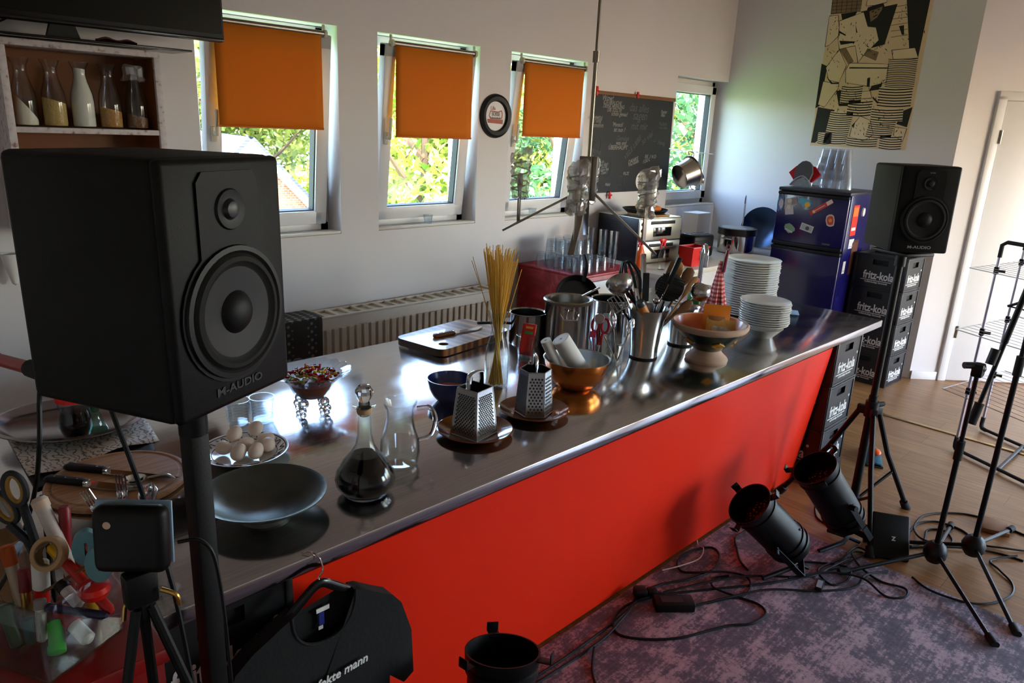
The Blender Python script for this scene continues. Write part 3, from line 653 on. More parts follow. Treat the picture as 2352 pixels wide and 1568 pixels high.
mb = MB(); u2 = Vector((0.42, 0.90, 0)); R0 = Vector((0, 0, 0))
mb.tube([-u2 * 0.21 + Z * -0.09, u2 * 0.0 + Z * 0.0, u2 * 0.21 + Z * -0.09], 0.008, 8, smooth=5); mb.tube([-u2 * 0.21 + Z * -0.09, u2 * 0.21 + Z * -0.09], 0.0045, 8); mb.build('shoulder_bar', BLACK, t)
mb = MB(); mb.tube([(0, 0, 0), (0, 0, 0.05), u2 * 0.025 + Z * 0.085, Z * 0.108, -u2 * 0.025 + Z * 0.09], 0.002, 8, smooth=4); mb.build('hook', CHROME, t)

# ---------------------------------------------------------------- rug
m, n, l, b, mp = pattern('distressed_rug', 0.95)
n1 = n.new('ShaderNodeTexNoise'); n1.inputs['Scale'].default_value = 6.0; n1.inputs['Detail'].default_value = 14; n1.inputs['Roughness'].default_value = 0.76; l.new(mp.outputs[0], n1.inputs[0])
mp2 = n.new('ShaderNodeMapping'); mp2.inputs['Scale'].default_value = (3, 30, 1); mp2.inputs['Rotation'].default_value = (0, 0, 0.0); l.new(mp.inputs[0].links[0].from_socket, mp2.inputs[0])
n2 = n.new('ShaderNodeTexNoise'); n2.inputs['Scale'].default_value = 2.5; n2.inputs['Detail'].default_value = 8; l.new(mp2.outputs[0], n2.inputs[0])
n3 = n.new('ShaderNodeTexNoise'); n3.inputs['Scale'].default_value = 55; n3.inputs['Detail'].default_value = 6; n3.inputs['Roughness'].default_value = 0.8; l.new(mp.outputs[0], n3.inputs[0])
m3 = n.new('ShaderNodeMix'); m3.data_type = 'FLOAT'; m3.inputs[0].default_value = 0.36; l.new(n1.outputs[0], m3.inputs[2]); l.new(n3.outputs[0], m3.inputs[3])
mx = n.new('ShaderNodeMix'); mx.data_type = 'FLOAT'; mx.inputs[0].default_value = 0.17; l.new(m3.outputs[0], mx.inputs[2]); l.new(n2.outputs[0], mx.inputs[3])
r = ramp(n, [(0.38, (72, 67, 78)), (0.47, (98, 90, 102)), (0.50, (112, 100, 112)), (0.53, (164, 142, 150)), (0.62, (190, 166, 170))]); l.new(mx.outputs[0], r.inputs[0]); l.new(r.outputs[0], b.inputs['Base Color'])
bp = n.new('ShaderNodeBump'); bp.inputs['Strength'].default_value = 0.3; bp.inputs['Distance'].default_value = 0.003; l.new(n1.outputs[0], bp.inputs['Height']); l.new(bp.outputs[0], b.inputs['Normal'])
mb = MB(); mb.box((1.44, 0.06, 0.004), (3.89, 2.92, 0.007), 0.003)
tag(mb.build('rug', m), 'mauve and grey distressed rug on the floor before the red panel', 'rug')

# ---------------------------------------------------------------- television on the bottle shelf
SCR = mat('tv_screen', (8, 8, 8), 0.3, noise=0.02, spec=0.2)
t = thing('television', 'wide black flat television standing on top of the bottle shelf', 'television', (0.93, 3.50, 2.143))
mb = MB(); mb.box((0, 0.0, 0.39), (1.31, 0.045, 0.66), 0.010); mb.box((0, 0.045, 0.40), (0.9, 0.06, 0.42), 0.02); mb.build('casing', MATTE, t)
mb = MB(); mb.box((0, -0.0235, 0.40), (1.285, 0.003, 0.615)); mb.build('screen', SCR, t)
mb = MB(); mb.box((0, -0.022, 0.069), (1.30, 0.012, 0.016), 0.005); mb.build('bezel_strip', mat('glossy_black', (24, 20, 18), 0.15), t)
mb = MB(); mb.add([(-0.055, 0, 0.012), (0.065, 0, 0.012), (0.045, 0, 0.075), (-0.035, 0, 0.075), (-0.055, 0.03, 0.012), (0.065, 0.03, 0.012), (0.045, 0.03, 0.075), (-0.035, 0.03, 0.075)], [(0, 1, 2, 3), (7, 6, 5, 4), (1, 5, 6, 2), (0, 3, 7, 4)])
mb.build('stand_neck', BLACK, t)
mb = MB(); mb.box((0, 0.03, 0.005), (0.96, 0.22, 0.009), 0.003); mb.build('stand_base', mat('glossy_black', (24, 20, 18), 0.15), t)
mb = MB(); mb.tube([(-0.3, 0.07, 0.012), (-0.2, 0.1, 0.05), (-0.12, 0.06, 0.1)], 0.004, 6, smooth=4); mb.build('power_cord', CABLE, t)
mb = MB(); mb.grid(lambda a, c: (0.10 + 0.16 * a + 0.02 * c, -0.02 + 0.06 * c, 0.012 + 0.018 * math.sin(PI * a) * (0.7 + 0.5 * math.sin(9 * a)) * math.sin(PI * min(1, c + 0.2))), 12, 6)
o = tag(mb.build('dark_red_cloth', mat('maroon_cloth', (70, 22, 24), 0.9), thick=0.004), 'small crumpled maroon cloth lying under the television', 'cloth'); o.location = (0.93, 3.46, 2.146)

# bottle shelf
m, n, l, b, mp = pattern('distressed_white_paint', 0.7)
nz = n.new('ShaderNodeTexNoise'); nz.inputs['Scale'].default_value = 40; nz.inputs['Detail'].default_value = 6; l.new(mp.outputs[0], nz.inputs[0])
r = ramp(n, [(0.30, (150, 108, 92)), (0.42, (206, 198, 200)), (0.7, (222, 216, 220))]); l.new(nz.outputs[0], r.inputs[0]); l.new(r.outputs[0], b.inputs['Base Color']); DIST = m
t = thing('wall_shelf', 'whitewashed wooden wall shelf with orange-brown inside holding carafes', 'shelf', (1.0, 3.5, 1.38))
mb = MB(); mb.box((0, 0.115, 0.745), (0.60, 0.23, 0.026), 0.003); mb.box((0, 0.115, 0.013), (0.60, 0.23, 0.026), 0.003)
for x in (-0.286, 0.286): mb.box((x, 0.115, 0.379), (0.028, 0.23, 0.706), 0.003)
mb.build('carcass', DIST, t)
for x in (-0.2705, 0.2705): mb = MB(); mb.box((x, 0.122, 0.379), (0.003, 0.21, 0.70)); mb.build('inner_lining', mat('varnished_plywood', (122, 68, 22), 0.5, noise=0.2, scale=8), t)
mb = MB(); mb.box((0, 0.115, 0.418), (0.545, 0.22, 0.022), 0.002); mb.build('middle_board', DIST, t)
mb = MB(); mb.box((0, 0.236, 0.379), (0.545, 0.012, 0.706)); mb.build('back_board', mat('varnished_plywood', (122, 68, 22), 0.5, noise=0.2, scale=8), t)
def carafe_profile(h=0.262, r=0.046, wall=0.0025):
    o_ = [(0, 0), (r * 0.92, 0), (r, 0.008), (r, h * 0.40), (r * 0.93, h * 0.52), (r * 0.62, h * 0.70), (r * 0.50, h * 0.80), (r * 0.56, h * 0.90), (r * 0.78, h * 0.985), (r * 0.80, h)]
    i_ = [(max(0, q - wall), z if z > 0.01 else z + 0.006) for q, z in reversed(o_)]
    return o_ + i_
FILL = [(0.055, (232, 222, 204), 'flour', 'glass carafe of sloping white flour, leftmost on the shelf', 0.055), (0.10, (202, 168, 96), 'grain', 'glass carafe half full of yellow couscous, second on the shelf', 0.012), (0.235, (232, 228, 218), 'milk', 'glass carafe full of white milk powder in the middle of the shelf', 0.004),
        (0.075, (190, 136, 66), 'pasta', 'glass carafe with a little orange pasta, second from the shelf end', 0.01), (0.052, (130, 92, 62), 'beans', 'glass carafe of brown mix covered with crumpled film, rightmost on the shelf', 0.01)]
for k, (fh, col, nm, lab, slope) in enumerate(FILL):
    x = 0.782 + k * 0.1065
    t = thing('storage_carafe', lab, 'carafe', (x, 3.575, 1.8095), group='carafes on the bottle shelf')
    mb = MB(); mb.lathe(carafe_profile(), 28); mb.build('bottle', GL, t)
    mb = MB(); pr = [(0.0405, 0.007), (0.0425, 0.012), (0.0425, min(fh, 0.105))]
    if fh > 0.2: pr += [(0.039, 0.137), (0.0255, 0.184), (0.0205, 0.21), (0.0215, fh)]
    pr = [(0, 0.007)] + pr + [(0, pr[-1][1])]
    mb.lathe(pr, 24)
    zt = pr[-1][1]; mb.v = [(a, c, z - slope * (a / 0.043) * (1 if z > zt - 0.001 else 0) + (slope * 0.4 if z > zt - 0.001 else 0)) for a, c, z in mb.v]
    mb.build('contents', mat('shelf_' + nm, col, 0.8, noise=0.45 if nm in ('pasta', 'beans') else 0.06, scale=120, bump=0.6 if nm in ('pasta', 'beans', 'grain') else 0.05, bscale=140), t)
    if k == 4:
        mb = MB(); mb.lathe([(0.0, 0.266), (0.036, 0.268), (0.045, 0.255), (0.04, 0.225), (0.05, 0.205)], 14); mb.v = [(a + rnd.uniform(-.006, .006), c + rnd.uniform(-.006, .006), z + rnd.uniform(-.006, .006)) for a, c, z in mb.v]; mb.build('film_cover', PLA, t, angle=10)
mb = MB(); mb.lathe([(0.0, 0), (0.012, 0.01), (0.034, 0.10), (0.040, 0.14), (0.037, 0.14), (0.010, 0.015), (0, 0.01)], 16)
o = tag(mb.build('paper_cone', PAPER), 'white paper cone fixed to the wall left of the near loudspeaker', 'cone'); o.location = (0.685, 3.702, 1.14); o.rotation_euler = (0, 0, 0)

# ---------------------------------------------------------------- radiator and cloth
RAD = mat('radiator_enamel', (206, 196, 182), 0.4, noise=0.02)
t = thing('radiator', 'long cream panel radiator under the windows', 'radiator', (1.45, 3.535, 0.14))
LN = 2.05
mb = MB(); mb.box((LN / 2, 0.085, 0.335), (LN, 0.16, 0.66), 0.006); mb.box((LN / 2, 0.185, 0.3), (1.2, 0.05, 0.05))
k = 0.06
while k < LN - 0.03: mb.box((k, -0.0005, 0.315), (0.034, 0.010, 0.58), 0.004, 1); k += 0.05
mb.build('panel', RAD, t)
mb = MB(); mb.box((LN / 2, 0.01, 0.672), (LN, 0.02, 0.014), 0.003); mb.box((LN / 2, 0.16, 0.672), (LN, 0.02, 0.014), 0.003)
k = 0.0
while k < LN + 0.01: mb.box((min(k, LN - 0.012) + 0.006, 0.085, 0.672), (0.016 if int(k / 0.0205) % 3 else 0.03, 0.14, 0.012)); k += 0.082
mb.build('top_grille', RAD, t)
m, n, l, b, mp = pattern('hexagon_cloth', 0.9)
mp.inputs['Scale'].default_value = (1, 1, 1); v = n.new('ShaderNodeTexVoronoi'); v.feature = 'F1'; v.inputs['Scale'].default_value = 30; v.inputs['Randomness'].default_value = 0.0
mp.inputs['Rotation'].default_value = (0, PI / 4, 0); l.new(mp.outputs[0], v.inputs[0]); r = ramp(n, [(0.30, (126, 120, 112)), (0.42, (100, 94, 88)), (0.46, (44, 42, 40))]); l.new(v.outputs[0], r.inputs[0]); l.new(r.outputs[0], b.inputs['Base Color'])
mb = MB(); mb.grid(lambda a, c: (0.46 * a + 0.006 * math.sin(14 * a) * c, *((-0.013 - 0.004 * math.sin(20 * a), 0.0 - 0.235 * (1 - c / 0.6)) if c < 0.6 else (-0.012 + 0.19 * (c - 0.6) / 0.4, 0.002 + 0.004 * math.sin(PI * (c - .6) / .4)))), 20, 20)
o = tag(mb.build('patterned_cloth', m, thick=0.004, angle=80), 'dark cloth with a hexagon pattern draped over the radiator end', 'cloth'); o.location = (1.60, 3.535, 0.825)

# ---------------------------------------------------------------- hanging lamp
HX, HY = 2.565, 2.10
t = thing('hanging_lamp', 'hanging lamp with four bars and glass shades wrapped in clear film', 'lamp', (HX, HY, 0))
mb = MB(); mb.tube([(0, 0, 1.74), (0, 0, 2.20)], 0.009, 12); mb.tube([(0, 0, 2.16), (-0.004, 0, HZ - 0.03)], 0.007, 12); mb.cyl((0, 0, 2.17), (0, 0, 2.215), 0.015, n=14); mb.build('rod', SATIN, t)
mb = MB(); mb.cyl((0, 0, HZ - 0.05), (0, 0, HZ), 0.05, 0.06); mb.build('ceiling_rose', SATIN, t)
mb = MB()
for k in range(4):
    a = k * PI / 2 + 0.55; mb.box((math.cos(a) * 0.028, math.sin(a) * 0.028, 1.69), (0.022, 0.034, 0.19), 0.002, R=Matrix.Rotation(a, 3, 'Z'))
mb.box((0, 0, 1.69), (0.03, 0.03, 0.18)); mb.build('hub', SATIN, t)
a_ = Vector((0.70, -0.714, 0)); v_ = Vector((0.714, 0.70, 0))
for k, (d, ze) in enumerate(((a_ * 0.325 - v_ * 0.05, 1.375), (-a_ * 0.365 + v_ * 0.05, 1.44), (-v_ * 0.33 - a_ * 0.075, 1.405), (v_ * 0.33 + a_ * 0.04, 1.40))):
    d = d * 1.0; mb = MB(); p0 = Vector((0, 0, 1.64)) + d * 0.06; p1 = Vector((d.x, d.y, ze)); dr = (p1 - p0); L = dr.length
    Rm = Matrix.Rotation(math.atan2(d.y, d.x), 3, 'Z') @ Matrix.Rotation(-math.asin(dr.z / L), 3, 'Y')
    mb.box((p0 + p1) / 2, (L, 0.026, 0.010), 0.001, R=Rm); arm = mb.build('arm', SATIN, t)
    q = p0.lerp(p1, 0.80); Z = Vector((0, 0, 1))
    mb = MB(); mb.box(q + Z * 0.09, (0.024, 0.008, 0.18), 0.001, R=Matrix.Rotation(0.4 * k, 3, 'Z')); mb.build('post', SATIN, arm)
    mb = MB(); mb.lathe([(0, 0.12), (0.020, 0.12), (0.032, 0.14), (0.034, 0.20), (0.030, 0.26), (0.036, 0.29), (0.033, 0.29), (0.027, 0.26), (0.031, 0.20), (0.028, 0.145), (0, 0.14)], 24, q); gs = mb.build('glass_shade', GL, t)
    mb = MB(); mb.lathe([(0, 0.150), (0.012, 0.15), (0.014, 0.19), (0.011, 0.215), (0, 0.222)], 16, q); mb.build('bulb', mat('bulb_glass', (216, 208, 196), 0.15), gs)
    mb = MB(); R = random.Random(k)
    mb.lathe([(0.026, 0.105), (0.040, 0.118), (0.036, 0.132), (0.042, 0.146), (0.037, 0.16), (0.044, 0.175), (0.038, 0.19), (0.036, 0.205), (0.044, 0.22), (0.039, 0.235), (0.045, 0.25), (0.040, 0.265), (0.046, 0.28), (0.047, 0.30), (0.038, 0.312), (0.0, 0.304)], 22, q)
    mb.v = [(x + R.uniform(-.006, .006), y + R.uniform(-.006, .006), z + R.uniform(-.006, .006) + (0.02 * (x - q.x) / 0.04 if z > q.z + .27 else 0)) for x, y, z in mb.v]
    w = mb.build('film_wrap', PLA, t, angle=8)
    mb = MB(); mb.tube([q + Vector((math.cos(i * 0.9) * 0.042, math.sin(i * 0.9) * 0.042, 0.13 + 0.0075 * i)) for i in range(20)], 0.003, 5); mb.build('film_twist', mat('twisted_film', (170, 160, 146), 0.25, noise=0.3), w)
# ---------------------------------------------------------------- kitchen row along the window wall
m, n, l, b, mp = pattern('worn_red_paint', 0.4)
nz = n.new('ShaderNodeTexNoise'); nz.inputs['Scale'].default_value = 5; nz.inputs['Detail'].default_value = 5; nz.inputs['Distortion'].default_value = 2.0; l.new(mp.outputs[0], nz.inputs[0])
r = ramp(n, [(0.35, (138, 18, 26)), (0.55, (168, 34, 42)), (0.7, (190, 92, 96))]); l.new(nz.outputs[0], r.inputs[0]); l.new(r.outputs[0], b.inputs['Base Color']); REDC = m
t = thing('red_cabinet', 'worn red painted cabinet with upturned glasses on top beside the radiator', 'cabinet', (3.835, 3.13, 0))
mb = MB(); mb.box((0.31, 0.305, 0.455), (0.62, 0.60, 0.91), 0.004); mb.build('carcass', REDC, t)
mb = MB(); mb.box((0.312, 0.302, 0.919), (0.626, 0.61, 0.018), 0.003); mb.build('top_board', REDC, t)
mb = MB(); mb.box((0.315, -0.009, 0.45), (0.60, 0.016, 0.86), 0.004); dr = mb.build('door', TRIM, t)
mb = MB(); mb.tube([(0.10, -0.02, 0.70), (0.10, -0.045, 0.70), (0.10, -0.045, 0.82), (0.10, -0.02, 0.82)], 0.006, 8); mb.build('handle', CHROME, dr)
t = thing('kitchen_counter', 'pale kitchen counter in the corner under the chalkboard window', 'counter', (4.47, 2.88, 0))
mb = MB(); mb.box((1.03, 0.43, 0.89), (2.06, 0.86, 0.04), 0.004); mb.build('counter_top', mat('pale_laminate', (206, 196, 178), 0.4), t)
mb = MB(); mb.box((1.03, 0.44, 0.435), (2.04, 0.82, 0.87), 0.003); mb.build('cupboard', mat('grey_white_front', (200, 196, 190), 0.45), t)
KZ = 0.9105
OVS = mat('oven_steel', (186, 182, 166), 0.3, 0.85, noise=0.06)
t = thing('double_oven', 'double-deck mini oven with steel front and black sides on the counter', 'oven', (4.915, 3.46, KZ), rz=math.radians(-9))
mb = MB(); mb.box((0, 0.0, 0.175), (0.47, 0.45, 0.345), 0.006)
for z in (0.05, 0.22, 0.27):
    for kk in range(3): mb.box((-0.236, 0.02, z + 0.018 * kk), (0.003, 0.10, 0.006))
mb.build('casing', mat('blue_black_enamel', (24, 28, 36), 0.35, noise=0.1), t)
mb = MB(); mb.box((0, 0, 0.351), (0.474, 0.46, 0.008), 0.003); mb.build('top_sheet', OVS, t)
for z in (0.265, 0.09):
    mb = MB(); mb.box((0.0, -0.232, z), (0.466, 0.018, 0.165), 0.004); dk = mb.build('door', OVS, t)
    mb = MB(); mb.box((0.02, -0.2425, z - 0.02), (0.20, 0.004, 0.07), 0.002); mb.build('window', mat('oven_glass', (14, 14, 16), 0.08), dk)
    mb = MB(); mb.box((0.02, -0.2425, z + 0.052), (0.27, 0.006, 0.026), 0.004); mb.cyl((0.02, -0.243, z + 0.052), (0.02, -0.248, z + 0.052), 0.005, n=10); mb.build('control_strip', BLACK, dk)
    for kk in range(2):
        mb = MB(); mb.cyl((-0.20, -0.24, z + 0.045 - 0.05 * kk), (-0.20, -0.258, z + 0.045 - 0.05 * kk), 0.015, n=16); mb.build('knob', CHROME, dk)
# tray of bread on the oven
OZ = KZ + 0.3555
t = thing('baking_pan', 'black round pan with pale bread on top of the double oven', 'pan', (4.93, 3.42, OZ + 0.016))
mb = MB(); mb.lathe([(0, 0), (0.15, 0), (0.185, 0.03), (0.18, 0.03), (0.147, 0.006), (0, 0.006)], 32); mb.build('pan_body', BLACK, t)
mb = MB(); mb.lathe([(0, 0), (0.165, 0), (0.17, 0.008), (0.165, 0.015), (0, 0.015)], 32); o = tag(mb.build('wooden_trivet', WOOD), 'round wooden board under the pan on the oven', 'board'); o.location = (4.95, 3.40, OZ)
for kk, (x, y, c, s, lab) in enumerate(((0.0, 0.03, (214, 166, 116), (1.25, 0.8, 0.62), 'pale bread roll in the black pan on the oven'), (0.03, -0.07, (212, 112, 44), (1.1, 0.7, 0.45), 'orange-brown bun in the black pan on the oven'))):
    mb = MB(); mb.ball((0, 0, 0.06 * s[2]), 0.06, 20, 10, s); o = tag(mb.build('bread_roll', mat('bread%d' % kk, c, 0.7, noise=0.12, bump=0.1)), lab, 'bread'); o.location = (4.93 + x, 3.42 + y, OZ + 0.0228)
# toaster / knife block group right of the oven
t = thing('knife_block', 'black knife block with dark handles right of the oven', 'knife block', (5.43, 3.50, KZ))
mb = MB(); mb.box((0, 0, 0.10), (0.13, 0.16, 0.20), 0.008); mb.build('block', BLACK, t)
for kk in range(4):
    mb = MB(); mb.tube([(-0.045 + 0.03 * kk, -0.02, 0.195), (-0.05 + 0.03 * kk, -0.07, 0.30 + 0.012 * (kk % 2))], 0.011, 8, flat=1.4); mb.build('knife_handle', MATTE, t)
t = thing('toaster', 'black ribbed toaster on the counter behind the red basket', 'toaster', (5.42, 3.22, KZ), rz=-0.15)
mb = MB(); mb.box((0, 0, 0.10), (0.26, 0.17, 0.19), 0.025, 3)
for kk in range(7): mb.box((0, -0.086, 0.05 + 0.016 * kk), (0.22, 0.004, 0.006))
mb.build('body', BLACK, t)
mb = MB(); mb.box((0, -0.03, 0.196), (0.20, 0.028, 0.004)); mb.build('slot_frame', CHROME, t); mb = MB(); mb.box((0, 0.03, 0.196), (0.20, 0.028, 0.004)); mb.build('slot_frame', CHROME, t)
mb = MB(); mb.box((0.137, 0, 0.13), (0.018, 0.03, 0.012), 0.003); mb.build('lever', CHROME, t)
mb = MB(); mb.tube([(0, 0, 0), (0, 0.02, 0.30)], 0.016, 8, flat=1.8)
t = thing('white_box', 'white box standing in the counter corner below the corner window', 'box', (6.02, 3.60, KZ))
mb = MB(); mb.box((0, 0, 0.15), (0.22, 0.16, 0.30), 0.006); mb.build('carton', PAPER, t)
t = thing('cooking_pot', 'big steel stock pot with black rim on the counter before the corner window', 'pot', (5.985, 3.16, KZ))
mb = MB(); mb.lathe([(0, 0), (0.150, 0), (0.158, 0.01), (0.158, 0.17), (0.152, 0.17), (0.150, 0.012), (0, 0.012)], 40); mb.build('pot_body', CHROME, t)
mb = MB(); mb.lathe([(0.160, 0.155), (0.166, 0.16), (0.166, 0.215), (0.157, 0.218), (0.0, 0.222)], 40); mb.build('insert_lid', mat('dark_rim', (26, 26, 28), 0.3), t)
mb = MB(); mb.lathe([(0, 0.2235), (0.14, 0.2195)], 32); mb.build('lid_face', SATIN, t)
for sx in (-1, 1):
    mb = MB(); mb.tube([(sx * 0.156, -0.05, 0.13), (sx * 0.20, -0.045, 0.135), (sx * 0.20, 0.045, 0.135), (sx * 0.156, 0.05, 0.13)], 0.006, 8, smooth=4); mb.build('handle', CHROME, t)
t = thing('wok', 'blue-black wok leaning upright against the wall behind the stock pot', 'wok', (6.42, 3.16, KZ + 0.19), rot=(0, math.radians(-80), math.radians(8)))
mb = MB(); mb.lathe([(0, -0.085), (0.07, -0.078), (0.14, -0.045), (0.185, 0.0), (0.187, 0.002), (0.14, -0.040), (0.07, -0.072), (0, -0.079)], 40); mb.build('pan_body', mat('blued_steel', (66, 84, 110), 0.28, 0.8, noise=0.2), t)
mb = MB(); mb.tube([(0, -0.18, 0), (0, -0.21, 0.01), (0, -0.23, 0.0)], 0.009, 8); mb.build('handle', BLACK, t)
t = thing('long_spoon', 'long steel spoon standing upright behind the stock pot', 'spoon', (6.16, 3.13, KZ))
mb = MB(); mb.tube([(0.02, 0.09, 0.012), (0.03, 0.095, 0.28), (0.035, 0.10, 0.42)], 0.006, 8, flat=1.5); mb.lathe([(0, 0.40), (0.014, 0.41), (0.016, 0.45), (0.01, 0.48), (0, 0.485)], 12, (0.035, 0.10, 0), sx=1, sy=0.35); mb.build('handle', CHROME, t)
t = thing('plastic_basket', 'red plastic basket with a white label on the counter edge', 'basket', (5.06, 3.02, KZ), rz=-0.1)
mb = MB(); w, d, h = 0.20, 0.14, 0.15
bot = [(-w * .44, -d * .42), (w * .44, -d * .42), (w * .44, d * .42), (-w * .44, d * .42)]; top = [(-w / 2, -d / 2), (w / 2, -d / 2), (w / 2, d / 2), (-w / 2, d / 2)]
vs = [(*p, 0) for p in bot] + [(*p, h) for p in top] + [(p[0] * .95, p[1] * .95, 0.004) for p in bot] + [(p[0] * .95, p[1] * .95, h) for p in top]
fs = [(3, 2, 1, 0), (8, 9, 10, 11)] + [q for i in range(4) for j in [(i + 1) % 4] for q in ((i, j, 4 + j, 4 + i), (9 + i - 1 if 0 else 8 + i, 12 + i, 12 + j, 8 + j), (4 + i, 4 + j, 12 + j, 12 + i))]
mb.add(vs, fs); mb.box((0, -d / 2 - 0.002, h - 0.006), (w + 0.012, 0.01, 0.014), 0.003); mb.build('shell', REDP, t)
mb = MB(); mb.box((0.02, -d * 0.475, 0.112), (0.07, 0.006, 0.02), 0.002); mb.build('hand_slot', mat('dark_red_slot', (92, 10, 8), 0.5), t)
mb = MB(); mb.plate([(-0.005, -0.0685, 0.045), (0.04, -0.0685, 0.05), (0.045, -0.072, 0.095), (0.0, -0.072, 0.092)]); mb.build('label_sticker', PAPER, t)
def spray(name, lab, loc, body, cap, glassy):
    t = thing(name, lab, 'spray bottle', loc, group='spray bottles on the counter')
    mb = MB(); mb.lathe([(0, 0), (0.032, 0), (0.035, 0.01), (0.035, 0.11), (0.022, 0.15), (0.013, 0.165), (0.013, 0.18), (0, 0.18)], 24, sy=0.75); mb.build('bottle', body, t)
    mb = MB(); mb.cyl((0, 0, 0.178), (0, 0, 0.20), 0.016, n=14); mb.box((-0.008, 0, 0.218), (0.06, 0.024, 0.036), 0.008); mb.cyl((-0.036, 0, 0.224), (-0.05, 0, 0.224), 0.008, n=10); mb.box((-0.03, 0, 0.185), (0.008, 0.014, 0.05), 0.003, R=Matrix.Rotation(0.35, 3, 'Y')); mb.build('trigger', cap, t)
spray('spray_bottle', 'orange spray bottle with red trigger beside the double oven', (4.55, 3.16, KZ), ORANGEP, REDP, False)
spray('spray_bottle', 'clear spray bottle with red and white trigger before the lower oven door', (4.66, 3.04, KZ), GL, REDP, True)

# upturned glasses on the red cabinet: a lower sheet of tumblers and a second layer
def tumbler_mesh(r0, r1, h, ribs):
    mb = MB(); n = 20
    mb.lathe([(0, h), (r0 * 0.9, h), (r0, h - 0.006), (r1, 0.0), (r1 - 0.003, 0.0), (r0 - 0.003, h - 0.012), (0, h - 0.012)], n)
    for k in range(ribs): mb.lathe([(r1 - (r1 - r0) * (0.25 + 0.12 * k) - 0.0005, h * (0.25 + 0.12 * k)), (r1 - (r1 - r0) * (0.28 + 0.12 * k) + 0.0015, h * (0.28 + 0.12 * k)), (r1 - (r1 - r0) * (0.31 + 0.12 * k) - 0.0005, h * (0.31 + 0.12 * k))], n)
    return mb
proto = None; CZ = 0.9285
def tumbler(x, y, z, lab, s=1.0):
    global proto
    if proto is None: proto = tumbler_mesh(0.033, 0.040, 0.105, 5).build('drinking_glass', GLC); o = proto
    else: o = proto.copy(); COL.objects.link(o)
    tag(o, lab, 'glass', 'upturned glasses on the red cabinet'); o.location = (x, y, z); o.scale = (s, s, s); return o
LOWER = 'ribbed drinking glass upside down in the lower layer on the red cabinet'
UPPER = 'ribbed drinking glass upside down in the second layer on the red cabinet'
for j in range(5):
    for i in range(4):
        tumbler(3.895 + 0.088 * i + 0.02 * (j % 2), 3.215 + 0.088 * j, CZ, LOWER)
for j in range(3):
    for i in range(3): tumbler(3.96 + 0.088 * i, 3.36 + 0.088 * j, CZ + 0.1055, UPPER)
tl = None
for k, (x, y, z, nm) in enumerate(((4.31, 3.24, CZ, 'front'), (4.31, 3.34, CZ, 'middle'), (4.31, 3.46, CZ, 'rear'))):
    if tl is None:
        mb = MB(); mb.lathe([(0, 0), (0.026, 0), (0.033, 0.16), (0.030, 0.16), (0.023, 0.012), (0, 0.012)], 20); tl = mb.build('tall_glass', GLC); o = tl
    else: o = tl.copy(); COL.objects.link(o)
    tag(o, 'tall glass of the column next to the oven, %s one' % nm, 'glass', 'tall glasses beside the oven'); o.location = (x, y, z)
    o2 = tl.copy(); COL.objects.link(o2); tag(o2, 'upper tall glass stacked in the %s tall glass beside the oven' % nm, 'glass', 'tall glasses beside the oven'); o2.location = (x, y, z + 0.105)

# ---------------------------------------------------------------- fridge
FBL = mat('fridge_blue', (20, 16, 82), 0.22, noise=0.05, coat=0.3)
t = thing('fridge', 'dark blue fridge freezer covered with magnets beside the crate stack', 'fridge', (5.87, 2.49, 0))
w, d, h = 0.58, 0.57, 1.52          # width along y, front faces -x
mb = MB(); mb.box((0.04 + d / 2, 0, h / 2 - 0.005), (d, w, h - 0.03), 0.006); mb.build('cabinet', FBL, t)
mb = MB(); mb.box((0.02 + d / 2, 0, h - 0.015), (d + 0.045, w + 0.004, 0.028), 0.008); mb.build('top_board', mat('dark_top', (40, 40, 52), 0.4), t)
mb = MB(); mb.box((0.018, 0, 1.275), (0.036, w - 0.004, 0.425), 0.010, 3); fd = mb.build('freezer_door', FBL, t)
mb = MB(); mb.box((0.010, 0, 1.474), (0.045, w - 0.004, 0.026), 0.008); mb.build('handle_strip', BLACK, fd); mb = MB(); mb.box((0.010, 0, 1.072), (0.045, w - 0.004, 0.03), 0.008); mb.build('handle_strip', BLACK, fd)
mb = MB(); mb.box((0.018, 0, 0.545), (0.036, w - 0.004, 0.96), 0.010, 3); ld = mb.build('fridge_door', FBL, t)
mb = MB(); mb.box((0.010, 0, 1.035), (0.045, w - 0.004, 0.028), 0.008); mb.build('handle_strip', BLACK, ld)
mb = MB(); mb.text('TREND', 0.016, facing((-0.0012, -0.16, 1.105), (0, -1, 0), (0, 0, 1)), sx=1.3); mb.build('badge', mat('silver_print', (170, 166, 140), 0.3, 0.6), fd)
fx = 5.868
def fmag(lab, pts, cols, y, z, rot=0.0, cat='magnet'):
    """flat magnet on the freezer door: outline in (right, up) metres"""
    M = facing((fx - 0.0012, y, z), (0, -1, 0), (0, 0, 1)) @ Matrix.Rotation(rot, 4, 'Z')
    mb = MB(); ms = []
    for k, (P, c) in enumerate(zip(pts, cols)):
        mb.m = k; mb.X = M; mb.prism(P, 0.0006 * k, 0.0015 + 0.0006 * k); ms.append(mat('mag_%d_%d_%d' % c, c, 0.5))
    o = mb.build('fridge_magnet', ms); tag(o, lab, cat, 'magnets on the fridge'); return o
def rect(a, c, x=0, y=0): return [(x - a / 2, y - c / 2), (x + a / 2, y - c / 2), (x + a / 2, y + c / 2), (x - a / 2, y + c / 2)]
def circ(r, x=0, y=0, n=16, sy=1): return [(x + r * math.cos(2 * PI * i / n), y + r * sy * math.sin(2 * PI * i / n)) for i in range(n)]
